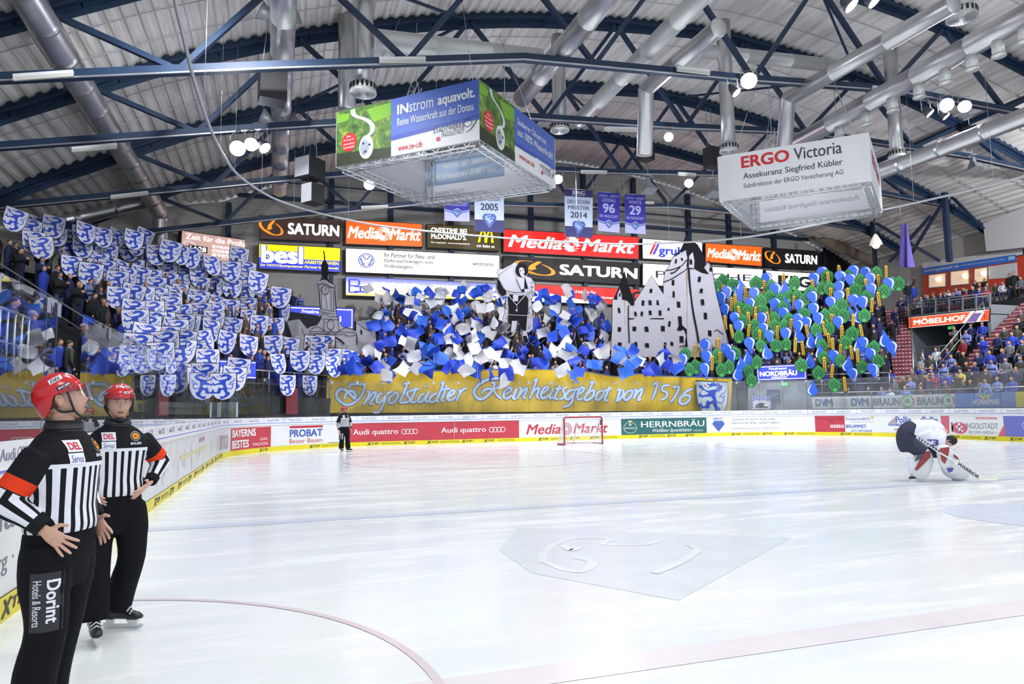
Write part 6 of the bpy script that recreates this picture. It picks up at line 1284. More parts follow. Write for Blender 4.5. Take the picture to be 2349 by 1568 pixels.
def boxb(label, q, zb, zt, fl, fr, fin):
    Lp, Np, Rp, Fp = [Vector((x, y, 0)) for x, y in q]; b = Vector((0, 0, zb)); t = Vector((0, 0, zt)); c = (Lp+Np+Rp+Fp)/4; root = empty('banner_box', label, 'hanging banner box', c+b)
    for nm, a_, b_, art, sgn in (('left_banner', Lp, Np, fl, 1), ('right_banner', Np, Rp, fr, 1)):
        mb = MB(); A = Art(); art(A); A.to(mb, quad_map(a_+t, b_+t, b_+b, a_+b, .006)); n = ((a_+b_)/2-c).normalized()
        mb.quad(a_+b-n*.03, b_+b-n*.03, b_+t-n*.03, a_+t-n*.03, she); part(nm, mb, root)
    for nm, a_, b_, art in (('back_banner', Lp, Fp, None), ('back_banner', Fp, Rp, fin)):
        mb = MB(); n = ((a_+b_)/2-c).normalized(); mb.quad(a_+b+n*.04, b_+b+n*.04, b_+t+n*.04, a_+t+n*.04, shw); A = Art(); (art or (lambda A: A.rect(0, 0, 1, 1, she, 0)))(A); A.to(mb, quad_map(a_+t, b_+t, b_+b, a_+b, .006)); part(nm, mb, root)
    mb = MB(); ins = lambda P: P+(c-P)*.075
    for a_, b_ in ((Lp, Np), (Np, Rp), (Rp, Fp), (Fp, Lp)):
        lattice(mb, ins(a_)+b, ins(b_)+b, .28, (0, 0, 1), alu, .030); lattice(mb, ins(a_)+t-Vector((0, 0, .14)), ins(b_)+t-Vector((0, 0, .14)), .22, (0, 0, 1), alu, .018)
    for a_ in (Lp, Np, Rp, Fp): lattice(mb, ins(a_)+b, ins(a_)+t-Vector((0, 0, .1)), .24, (c-a_).normalized(), alu, .026)
    part('truss_frame', mb, root); mb = MB()
    for a_ in (Lp, Rp): p = ins(a_)*.45+c*.55+t; lattice(mb, p+Vector((0, 0, .05)), p+Vector((.5, .3, 1.5)), .3, Vector((1, -1, 0)).normalized(), alu); mb.tube([p+Vector((.5, .3, 1.5)), p+Vector((.5, .3, 4))], .015, steel, 4)
    lattice(mb, ins(Lp)*.5+c*.5+t+Vector((0, 0, -.2)), ins(Rp)*.5+c*.5+t+Vector((0, 0, -.2)), .3, (0, 0, 1), alu)
    for a_ in (Lp, Np, Rp, Fp): mb.tube([ins(a_)*.9+c*.1+t, ins(a_)*.5+c*.5+Vector((0, 0, 16.2))], .012, steel, 4)
    part('hanger', mb, root)
boxb('square hanging box of blue and green banners on an aluminium frame', ((3.77, 20.59), (7.97, 16.70), (12.15, 20.60), (7.80, 24.2)), 10.3, 12.33, face_a, face_b, inner_a)
boxb('white square hanging box with red and dark grey lettering, top right', ((19.58, 20.37), (23.72, 16.42), (27.76, 19.77), (23.87, 23.85)), 10.3, 12.26, ergo, ergo_side, inner_e)
# ---------------------------------------------------------------- jersey banners
jb = mat('jersey_blue', sr(50, 46, 168), .6); jw = mat('jersey_white', sr(196, 208, 236), .6); jp = mat('jersey_pale', sr(190, 190, 246), .6); jn = mat('jersey_navy', sr(52, 54, 112), .6)
def player(name, num, years):
    def f(A):
        A.rect(0, 0, 1, 1, jb, 0); A.poly([(0, 0), (1, 0), (1, .24), (.72, .20), (.5, .27), (.28, .20), (0, .24)], jp, 1); A.stroke([(0, .27), (.28, .23), (.5, .30), (.72, .23), (1, .27)], .02, jw, 1)
        A.text(years, .06, .88, .94, .94, jp, 1); A.text(name, .18, .76, .82, .85, jp, 1, .01); A.text(num, .22, .48, .78, .72, jp, 1, .03); A.text('ERC INGOLSTADT', .08, .36, .92, .43, jp, 1, .01); diamond(A, .5, .17, .42, .18, 2)
    return f
def champ(l1, l2, yr, head):
    def f(A):
        A.rect(0, 0, 1, 1, jw, 0); A.rect(0, 0, 1, .22, jn, 1); A.rect(0, .225, 1, .235, wt, 1); A.rect(0, .22, 1, .228, mat('gold_line', sr(180, 150, 110), .5), 2)
        if head: A.rect(0, .85, 1, 1, jn, 1); A.text('ERC', .28, .91, .72, .97, wt, 2, .03); A.text('INGOLSTADT', .26, .875, .74, .90, wt, 2)
        A.text(l1, .10, .70, .90, .78, sw_k, 1, .012); A.text(l2, .12, .58, .88, .66, sw_k, 1, .012); A.text(yr, .20, .40, .80, .53, sw_k, 1, .02); diamond(A, .5, .20, .50, .27, 2)
        if head: A.poly([(.5+.05*(1 if k % 2 == 0 else .4)*math.sin(k*PI/5), .36+.03*(1 if k % 2 == 0 else .4)*math.cos(k*PI/5)) for k in range(10)], mat('gold_line', sr(180, 150, 110), .5), 2)
    return f
for q, y, lb, art in (([(1019, 410), (1078, 412), (1077, 508), (1020, 506)], 38.0, 'blue hanging jersey banner half hidden behind the banner box corner', player('NOVOSELTSEV', '15', '2002 - 2008')),
    ([(1088, 408), (1156, 410), (1156, 533), (1089, 530)], 37.6, 'white hanging banner with a year ending in five, under the banner box', champ('DEUTSCHER', 'POKALSIEGER', '2005', False)),
    ([(1295, 433), (1360, 437), (1359, 546), (1296, 542)], 37.6, 'white hanging banner with dark blue top and a gold star', champ('DEUTSCHER', 'MEISTER', '2014', True)),
    ([(1371, 440), (1422, 443), (1421, 534), (1372, 529)], 38.0, 'blue hanging jersey banner with the number ninety-six', player('GOODALL', '96', '1999/00 - 2009/10')),
    ([(1433, 445), (1480, 448), (1481, 537), (1434, 534)], 38.0, 'blue hanging jersey banner with the number twenty-nine', player('WAITE', '29', '2003/04 - 2008/09'))):
    P = [onax(1, y, *c) for c in q]; root = empty('hanging_banner', lb, 'hanging banner', (P[0]+P[2])/2, group='championship and jersey banners'); mb = MB(); A = Art(); art(A); A.to(mb, quad_map(*P, .008)); mb.slab([p+Vector((0, .02, 0)) for p in P], (0, .01, 0), jw); part('cloth', mb, root)
    mb = MB(); mb.tube([P[0]+Vector((-.05, 0, .02)), P[1]+Vector((.05, 0, .02))], .035, steel, 6); part('top_rod', mb, root); mb = MB()
    for p in P[:2]: mb.tube([p, p+Vector((0, .3, 3.2))], .01, steel, 4)
    part('wire', mb, root)
pen = mat('pennant_violet', sr(116, 100, 190), .7, bump=.3, bscale=3); P = [onax(0, 40, *q) for q in ((2067, 513), (2082, 513), (2095, 612), (2068, 613))]
mb = MB(); vs = []
for j in range(9):
    for i in range(13):
        u, v = i/12, j/8; p = (P[0]*(1-u)+P[1]*u)*(1-v)+(P[3]*(1-u)+P[2]*u)*v; vs.append(p+Vector((-.22*math.sin(u*9+v)*(.3+v), 0, 0)))
mb.add(vs, [(j*13+i, j*13+i+1, j*13+i+14, j*13+i+13) for j in range(8) for i in range(12)], pen, True); mb.tube([P[0], P[0]+Vector((0, 0, 2.5))], .015, steel, 4); tag(mb.build('hanging_pennant'), 'folded violet pennant hanging on the right, left of the blue lettered band', 'hanging banner')
sign('supporter_banner', None, 0, 'blue supporter banner with white lettering above the shields at far left', lambda A: (A.text('BLUE', .34, .60, .72, .86, jw, 1, .02), A.text('PANTHERS', .14, .12, .80, .38, jw, 1, .02)), 'banner', mat('supporter_blue', sr(38, 46, 130), .7), group=None, depth=.03, P=[onpl(CW[0]+cwn*1.6, cwn, *q) for q in ((146, 506), (225, 514), (223, 548), (138, 534))])
# ---------------------------------------------------------------- lamps
tubem = mat('tube_pale', sr(206, 204, 196), .5)
k = 0
for y, L_ in ((19.1, ((30, 182, 168, 172), (870, 141, 976, 140), (1553, 160, 1628, 169), (2002, 204, 2076, 214))), (24.3, ((165, 347, 268, 337), (1386, 298, 1460, 299))), (31.1, ((254, 455, 340, 445), (1333, 396, 1392, 397), (1555, 400, 1596, 403))), (38.1, ((828, 478, 890, 475), (1462, 466, 1500, 467)))):
    for a, b, c, d in L_:
        mb = MB(); p, q = onax(1, y, a, b), onax(1, y, c, d); mb.bar(p, q, .10, .08, tubem, (0, 1, 0)); mb.bar(p+Vector((0, 0, .1)), q+Vector((0, 0, .1)), .10, .10, white, (0, 1, 0)); tag(mb.build('tube_lamp'), f'long pale tube lamp under a roof truss chord, {nth(k)} counting from the nearest truss', 'tube lamp', 'tube lamps on the truss chords'); k += 1
lens = mat('flood_lens', (.86, .88, 1), .4, 0, 26, (.80, .84, 1)); lens2 = mat('flood_lens_side', (.95, .95, 1), .4, 0, 6, (.9, .92, 1)); fhood = mat('flood_hood', (.10, .10, .12), .4, .6)
FL = [(545, 340, 24.0, .30, 1, 'left floodlight, largest of the three under the second truss'), (576, 331, 24.0, .26, 1, 'middle floodlight of the three under the second truss'), (607, 339, 24.0, .24, 0, 'turned-away floodlight of the three under the second truss'),
 (1718, 185, 18.9, .33, 1, 'big glaring floodlight right of the tall drop duct'), (1689, 212, 18.9, .20, 0, 'small floodlight just below the big glaring one'), (2172, 240, 18.8, .30, 1, 'left floodlight of the bright pair at upper right'), (2213, 244, 18.8, .28, 1, 'right floodlight of the bright pair at upper right'), (2133, 260, 18.8, .2, 0, 'small floodlight left of the bright pair at upper right'), (2170, 267, 18.8, .18, 0, 'small floodlight below the bright pair at upper right'),
 (1953, 12, 13.2, .26, 0, 'floodlight in a round cage at the top edge'), (2006, 2, 13.2, .26, 0, 'floodlight cut by the top edge of the photo'), (1534, 314, 24.2, .22, 1, 'small floodlight left of the white banner box'), (1580, 420, 31.0, .26, 1, 'floodlight below the third truss, left of the white box'), (847, 423, 31.0, .28, 1, 'floodlight under the left corner of the banner box'), (1280, 411, 31.0, .26, 1, 'floodlight at the right corner of the banner box')]
for px, py, y, r, on, lb in FL:
    c = onax(1, y, px, py); root = empty('floodlight', lb, 'floodlight', c, group='floodlights under the roof'); d = (CAM-c).normalized() if on else Vector((.55 if px > 1300 else .8, -.6, -.75)).normalized(); d = (d+Vector((0, 0, -.25))).normalized()
    mb = MB(); mb.tube([c-d*.50, c-d*.40, c-d*.18, c+d*.02], [r*.3, r*.55, r*.92, r*1.04], fhood, 16); part('housing', mb, root); mb = MB(); mb.tube([c+d*.005, c+d*.03], r*.98, lens if on else lens2, 16); part('lens', mb, root)
    mb = MB(); top = Vector((c.x, y+.35, interp(BOTN, (c.x-20.18)/K))); top.z = max(c.z+.55, ZS(top.z)-.1); 
    for s_ in (-1, 1): mb.tube([c-d*.2+R2*(s_*r), c-d*.25+R2*(s_*r)+Vector((0, 0, .45)), top], .022, steel, 5)
    part('bracket', mb, root)
    if on: pl = bpy.data.lights.new('flood_glow', 'POINT'); pl.energy = 45; pl.color = (.86, .88, 1); pl.shadow_soft_size = .1; po = bpy.data.objects.new('flood_glow', pl); COL.objects.link(po); po.location = c+d*.35
root = empty('pendant_lamp', 'white bell-shaped pendant lamp lit over the right corner', 'pendant lamp', onax(0, 40.5, 2009, 553)); c = onax(0, 40.5, 2009, 553); mb = MB(); mb.tube([c+Vector((0, 0, .50)), c+Vector((0, 0, .25)), c+Vector((0, 0, 0)), c-Vector((0, 0, .25))], [.08, .22, .34, .42], mat('bell_white', sr(236, 232, 220), .4, 0, .5, sr(236, 228, 205)), 16); part('shade', mb, root); mb = MB(); mb.tube([c+Vector((0, 0, .5)), c+Vector((0, 0, 1.6))], .05, navy, 6); part('rod', mb, root); mb = MB(); mb.sphere(c-Vector((0, 0, .26)), .25, mat('bell_bulb', (1, .95, .85), .4, 0, 8, (1, .94, .84))); part('bulb', mb, root)
# ---------------------------------------------------------------- loudspeakers
spk = mat('speaker_black', (.022, .022, .025), .6, var=.2); spw = mat('speaker_front', sr(232, 234, 240), .5)
def speaker(px, py, y, w, h, yaw, lb, face=None, horn=True):
    c = onax(1, y, px, py); ax = (Vector((math.cos(yaw), math.sin(yaw), 0)), Vector((-math.sin(yaw), math.cos(yaw), 0)), Vector((0, 0, 1))); root = empty('loudspeaker', lb, 'loudspeaker', c, group='loudspeakers under the roof')
    mb = MB(); mb.box(c, (w, w*.85, h), spk, ax); part('cabinet', mb, root)
    if face: mb = MB(); mb.box(c-ax[0]*(w/2+.012), (.03, w*.83, h*.96), face, ax); part('front', mb, root)
    mb = MB()
    for s_ in (-1, 1): mb.tube([c+ax[0]*(s_*w*.4)+Vector((0, 0, h/2)), c+ax[0]*(s_*w*.2)+Vector((0, .2, h/2+2.2))], .014, steel, 4)
    part('hanging_wire', mb, root)
speaker(625, 198, 21.4, .92, 1.22, .15, 'tall black loudspeaker hanging on the left duct')
speaker(712, 388, 26, .95, .86, .75, 'white-fronted loudspeaker, upper of the two left of the banner box', spw)
speaker(718, 446, 26.2, .72, .84, .70, 'white-fronted loudspeaker, lower of the two left of the banner box', spw)
speaker(1481, 348, 27, .72, .92, .3, 'black loudspeaker in front of the elbow duct in the middle')
speaker(2228, 311, 24, .78, .92, .5, 'black loudspeaker hanging at the upper right')
speaker(1634, 362, 25, .70, 1.0, .2, 'black loudspeaker half hidden behind the white banner box')
for k, (px, py, y) in enumerate(((2232, 376, 24), (1487, 425, 27), (1636, 432, 25))):
    c = onax(1, y, px, py); mb = MB(); mb.tube([c+Vector((0, 0, .42)), c+Vector((0, 0, .1)), c-Vector((0, .1, .35))], [.10, .18, .48], mat('horn_grey', sr(150, 156, 160), .4, .3), 4, True, False); mb.tube([c+Vector((0, 0, .4)), c+Vector((0, 0, 1.3))], .015, steel, 4); mb.tube([c+Vector((.22*math.cos(a), .22*math.sin(a), .50)) for a in [2*PI*i/12 for i in range(12)]], .03, steel, 5, closed=True)
    tag(mb.build('horn_speaker'), ['square grey horn hanging below the upper right loudspeaker', 'square grey horn below the middle loudspeaker', 'square grey horn at the left edge of the white banner box'][k], 'horn', 'square grey horns')
# ---------------------------------------------------------------- the curved net rail
RP = [(402, -40), (402, 0), (420, 80), (450, 200), (485, 300), (515, 360), (545, 400), (600, 440), (660, 467), (760, 495), (900, 521), (1150, 545), (1400, 559), (1560, 556), (1700, 545), (1850, 520), (2040, 478), (2200, 442), (2349, 405), (2420, 386)]
Q = smooth([zl(10.4, *q) for q in RP], 6); root = empty('net_rail', 'thin curved steel rail hanging in a wide loop over the end of the rink', 'rail', Q[40]); mb = MB(); mb.tube(Q, .048, mat('rail_alu', (.58, .59, .62), .4, .5), 7); part('rail', mb, root)
mb = MB()
for p in Q[::7]: mb.tube([p, p+Vector((0, 0, 4.8))], .008, steel, 4)
part('hanging_wire', mb, root)
# ================================================================ officials, goalie, goal
def remesh(mb, voxel, sm=4, name='body'):
    me = mb.mesh('tmp'); o = bpy.data.objects.new('tmp', me); COL.objects.link(o)
    r = o.modifiers.new('r', 'REMESH'); r.mode = 'VOXEL'; r.voxel_size = voxel; s_ = o.modifiers.new('s', 'SMOOTH'); s_.iterations = sm; s_.factor = .5
    dg = bpy.context.evaluated_depsgraph_get(); dg.update(); out = bpy.data.meshes.new_from_object(o.evaluated_get(dg)); bpy.data.objects.remove(o); bpy.data.meshes.remove(me)
    out.name = name; out.polygons.foreach_set('use_smooth', [True]*len(out.polygons)); return out
def me_add(mb, me, m):                # append a finished mesh to a builder
    mb.add([v.co for v in me.vertices], [tuple(p.vertices) for p in me.polygons], m, True)
def obj_from(me, name, parent, mats):
    me.materials.clear()
    for m in mats: me.materials.append(m)
    o = bpy.data.objects.new(name, me); COL.objects.link(o); o.parent = parent; return o
def polyd(p, pts):                    # nearest place on a polyline: distance, parameter by length, direction
    best = (9, 0, None, None); tot = sum((b-a).length for a, b in zip(pts, pts[1:])); acc = 0
    for a, b in zip(pts, pts[1:]):
        d = b-a; L = d.length; t = max(0, min(1, (p-a).dot(d)/(L*L))); q = a+d*t; e = (p-q).length
        if e < best[0]: best = (e, (acc+t*L)/tot, q, d/L)
        acc += L
    return best
V = Vector
def jersey_mat(name, yoke, band, b0, b1, per):
    m = bpy.data.materials.new(name); m.use_nodes = True; nt = m.node_tree; N = nt.nodes; L = nt.links.new; b = N['Principled BSDF']; b.inputs['Roughness'].default_value = .8; b.inputs['Specular IOR Level'].default_value = .2
    def att(n): a = N.new('ShaderNodeAttribute'); a.attribute_name = n; return a.outputs['Fac']
    def M(op, x, y=None):
        q = N.new('ShaderNodeMath'); q.operation = op
        for i, v in enumerate((x, y)):
            if v is None: continue
            if isinstance(v, (int, float)): q.inputs[i].default_value = v
            else: L(v, q.inputs[i])
        return q.outputs[0]
    def mix(f, a, c):
        x = N.new('ShaderNodeMix'); x.data_type = 'RGBA'; L(f, x.inputs[0])
        for i, q in ((6, a), (7, c)):
            if isinstance(q, tuple): x.inputs[i].default_value = (*q, 1)
            else: L(q, x.inputs[i])
        return x.outputs[2]
    bl, wh, orr = (.009, .010, .013), (.80, .82, .90), sr(236, 66, 32)
    ts = M('LESS_THAN', M('FRACT', M('ADD', att('ts'), 20.3)), .44); c1 = mix(ts, wh, bl); c1 = mix(M('GREATER_THAN', att('tz'), yoke-.022), c1, wh); c1 = mix(M('GREATER_THAN', att('tz'), yoke), c1, bl)
    ss = M('LESS_THAN', M('FRACT', M('ADD', att('ss'), 20.2)), .44); c2 = mix(ss, wh, bl)
    c2 = mix(M('LESS_THAN', att('sl'), b1+.012), c2, bl)
    c2 = mix(M('LESS_THAN', att('sl'), b1), c2, orr if band else bl); c2 = mix(M('LESS_THAN', att('sl'), b0), c2, bl); c2 = mix(M('GREATER_THAN', att('sl'), .88), c2, bl)
    L(mix(M('GREATER_THAN', att('reg'), 0.), c1, c2), b.inputs['Base Color'])
    tc = N.new('ShaderNodeTexCoord'); n = N.new('ShaderNodeTexNoise'); n.inputs['Scale'].default_value = 7; n.inputs['Detail'].default_value = 3; n.inputs['Distortion'].default_value = 1.; L(tc.outputs['Object'], n.inputs['Vector'])
    bp = N.new('ShaderNodeBump'); bp.inputs['Strength'].default_value = .45; bp.inputs['Distance'].default_value = .03; L(n.outputs['Fac'], bp.inputs['Height']); L(bp.outputs[0], b.inputs['Normal']); return m
face_m = mat('face_skin', sr(214, 168, 146), .5, bump=.03, bscale=60, var=.04); lipm = mat('lip', sr(186, 118, 108), .5); stub = mat('stubble', sr(203, 159, 137), .6); brow = mat('brow_hair', sr(112, 84, 66), .8); eyew = mat('eye_white', sr(226, 224, 220), .3); iris = mat('iris', sr(58, 66, 70), .2); mouthm = mat('mouth', sr(96, 40, 40), .6)
helm_r = mat('helmet_red', sr(206, 28, 36), .18, spec=.7); helm_k = mat('helmet_slot', (.02, .008, .008), .6); strap = mat('strap_black', (.012, .012, .014), .6)
trs = mat('trousers_black', (.007, .008, .011), .85, bump=.45, bscale=9, spec=.15); boot_m = mat('boot_black', (.012, .013, .016), .35); lace = mat('lace_white', sr(228, 228, 240), .7); hold = mat('holder_white', sr(226, 230, 232), .35); blade_m = mat('blade_steel', (.6, .62, .65), .2, 1.)
visor_m = glass_mat('visor_clear', (.96, .98, .99), .9, .003)
g = lambda x, s_: math.exp(-(x/s_)**2)
def face_r(az, el):                   # head surface in its own frame: az from the front, el from -90 to 90
    x, y, z = math.sin(az)*math.cos(el), math.cos(az)*math.cos(el), math.sin(el)
    a, b, c = .076, .096, .120; X, Y, Z = a*x, b*y, c*z
    if Z < 0:
        k = -Z/c; X *= 1-.26*k**1.6; Y = Y*(1-.10*k) if Y > 0 else Y*(1-.45*k)
        if Y > 0: Y *= 1+.62*k*k
    if Y > 0: Y -= .006*g(X, .03)*g(Z-.075, .03); 
    f = max(0, y)
    d = .021*g(X, .0115)*g(Z+.024, .013)+.010*g(X, .009)*g(Z-.0, .022)+.006*g(Z-.034, .010)*g(X, .05)-.011*(g(X-.031, .014)+g(X+.031, .014))*g(Z-.014, .011)
    d += .007*g(X, .020)*g(Z+.060, .006)+.007*g(X, .018)*g(Z+.073, .006)-.006*g(X, .022)*g(Z+.0665, .003)+.004*g(X, .022)*g(Z+.100, .015)+.004*(g(X-.045, .016)+g(X+.045, .016))*g(Z+.012, .02)-.004*g(X, .03)*g(Z+.086, .006)
    return V((X, Y+d*f, Z))
def head(mb, hf):                     # hf: head frame -> body frame
    nu, nv = 110, 96; vs = []; fs = []
    for j in range(nv+1):
        el = -PI/2+PI*j/nv
        for i in range(nu):
            az = 2*PI*i/nu; az = az if az < PI else az-2*PI; az = az*(.55+.45*abs(az)/PI); vs.append(face_r(az, el))
    mm = {}
    for j in range(nv):
        for i in range(nu):
            q = (j*nu+i, j*nu+(i+1) % nu, (j+1)*nu+(i+1) % nu, (j+1)*nu+i); c = sum((vs[k] for k in q), V())/4; m = face_m
            if c.y > .03:
                if (c.x/.024)**2+((c.z+.0665)/.0105)**2 < 1: m = lipm
                if abs(c.x) < .018 and abs(c.z+.0668) < .0022: m = mouthm
                elif .014 < abs(c.x) < .048 and abs(c.z-.0305+.10*(abs(c.x)-.03)**2*8) < .0032: m = brow
                elif c.z < -.045 and m is face_m and abs(c.x) < .06: m = stub
            if c.z > .05 and c.y < .05 or (c.y < -.012 and c.z > -.035): m = brow
            mm.setdefault(m, []).append(q)
    o = len(mb.v); mb.v.extend([tuple(hf @ v) for v in vs])
    for m, Q in mm.items():
        k = mb.mi(m)
        for q in Q: mb.f.append([o+t for t in q]); mb.m.append(k); mb.s.append(True)
    R3 = hf.to_3x3(); ax = tuple(R3 @ V(e) for e in ((1, 0, 0), (0, 1, 0), (0, 0, 1)))
    for s_ in (-1, 1):
        mb.sphere(hf @ V((s_*.031, .0715, .0135)), (.0135, .0100, .0068), eyew, 12, 8, ax); mb.sphere(hf @ V((s_*.031-.001, .0805, .0135)), (.0055, .0025, .0056), iris, 8, 6, ax)
        e = [V((s_*(.074+.010*math.sin(t)), -.012-.020*math.cos(t)*.8, -.004+.032*math.sin(t+.3))) for t in [2*PI*i/14 for i in range(14)]]
        mb.tube([hf @ p for p in e], .0075, face_m, 7, closed=True); mb.sphere(hf @ V((s_*.076, -.012, -.004)), (.010, .018, .028), face_m, 10, 8, ax)
def hand(f, s_, n, wr_, spread=.16, curl=.25, L=1.):   # finger direction, thumb side, palm side, wrist
    f, s_, n, w = V(f).normalized(), V(s_).normalized(), V(n).normalized(), V(wr_); mb = MB()
    P = lambda a, b, c: w+f*a*L+s_*b*L+n*c*L
    def oval(a, hw, ht, c=0): return [P(a, hw*math.cos(2*PI*k/12), c+ht*math.sin(2*PI*k/12)) for k in range(12)]
    mb.loft([oval(-.05, .027, .022), oval(0, .030, .020), oval(.035, .040, .018), oval(.075, .043, .016, .002), oval(.098, .040, .012, .003)], skin)
    for k, (b, ln, r, an) in enumerate(((.030, .074, .0092, spread), (.010, .082, .0095, spread*.3), (-.011, .076, .009, -spread*.4), (-.031, .060, .0082, -spread*1.25))):
        d = f*math.cos(an)+s_*math.sin(an); p0 = P(.085, b, .002); p1 = p0+(d*ln*.5+n*ln*.10*curl)*L; e = (d*(1-curl*.3)+n*curl).normalized(); p2 = p1+e*ln*.32*L; e2 = (d*(1-curl*.8)+n*curl*1.6).normalized(); p3 = p2+e2*ln*.24*L
        mb.tube([p0-d*.02, p0, p1, p2, p3], [r*1.05*L, r*1.08*L, r*L, r*.92*L, r*.72*L], skin, 8); mb.sphere(p3, r*.74*L, skin, 8, 6)
    d = (f*.45+s_*.9).normalized(); t0 = P(.02, .026, .004); t1 = t0+d*.042*L+n*.006; t2 = t1+(f*.8+s_*.5).normalized()*.032*L+n*.004; mb.tube([t0-d*.015, t0, t1, t2], [.014*L, .0135*L, .0105*L, .008*L], skin, 8); mb.sphere(t2, .0082*L, skin, 8, 6)
    return remesh(mb, .0028, 2)
def projmap(bvh, O, U, W_, D, off):
    O, U, W_, D = V(O), V(U), V(W_), V(D).normalized()
    def fn(u, v, L):
        p = O+U*u+W_*v; h = bvh.ray_cast(p-D*.6, D)
        return (h[0] if h[0] is not None else p)-D*(off+.0012*L)
    return fn
def dense(A, x0, y0, x1, y1, m, L=0): A.rect(x0, y0, x1, y1, m, L, 8, 8)
def round_patch(A, x0, y0, x1, y1, m, L=0): A.poly([(x0+.012, y0), (x1-.012, y0), (x1, y0+.012), (x1, y1-.012), (x1-.012, y1), (x0+.012, y1), (x0, y1-.012), (x0, y0+.012)], m, L)
pw = mat('patch_white', sr(236, 238, 246), .6); pr = mat('patch_red', sr(214, 26, 60), .6); po_ = mat('patch_orange', sr(236, 150, 30), .6); pg_ = mat('patch_grey', sr(170, 172, 170), .6); pbl = mat('patch_blue', sr(50, 70, 150), .6); gold = mat('badge_red', sr(170, 60, 30), .6)
def skate(root, ank, toe, name='skate', tilt=0.):
    t = V((toe[0], toe[1], 0)).normalized(); q = V((t.y, -t.x, 0)); up = V((0, 0, 1)); a = V((ank[0], ank[1], 0)); r = bpy.data.objects.new(name, None); COL.objects.link(r); r.parent = root
    P = lambda x, y, z: a+t*x+q*y+up*(z)
    mb = MB(); rings = []
    for x, hw, z0, z1 in ((-.085, .030, .075, .20), (-.06, .040, .072, .24), (-.01, .042, .07, .25), (.03, .040, .07, .22), (.08, .043, .07, .165), (.13, .045, .07, .135), (.175, .040, .072, .122), (.20, .022, .078, .105)):
        rings.append([P(x, hw*math.cos(2*PI*k/12)*(1 if math.sin(2*PI*k/12) < 0 else .85), (z0+z1)/2+(z1-z0)/2*math.sin(2*PI*k/12)) for k in range(12)])
    mb.loft(rings, boot_m); mb.build('boot', r)
    mb = MB()
    for k in range(5): x = .035+.022*k; z = .218-.020*k; mb.tube([P(x, -.036, z-.022), P(x+.004, 0, z+.006), P(x, .036, z-.022)], .0055, lace, 5)
    mb.build('laces', r)['label'] = 'white laces'
    mb = MB()
    for x0, x1 in ((-.075, -.02), (.09, .17)): mb.loft([[P(x0, -.024, .072), P(x1, -.024, .072), P(x1, .024, .072), P(x0, .024, .072)], [P(x0+.012, -.008, .03), P(x1-.006, -.008, .03), P(x1-.006, .008, .03), P(x0+.012, .008, .03)]], hold, True, False)
    mb.slab([P(-.10, -.006, .045), P(-.10, -.006, .022), P(.19, -.006, .022), P(.205, -.006, .040), P(.16, -.006, .036), P(-.03, -.006, .036)], q*.012, hold); mb.build('blade_holder', r)
    mb = MB(); mb.slab([P(-.11, -.0015, .026), P(-.10, -.0015, .004), P(-.06, -.0015, 0), P(.15, -.0015, 0), P(.20, -.0015, .012), P(.215, -.0015, .030)], q*.003, blade_m); mb.build('blade', r); return r
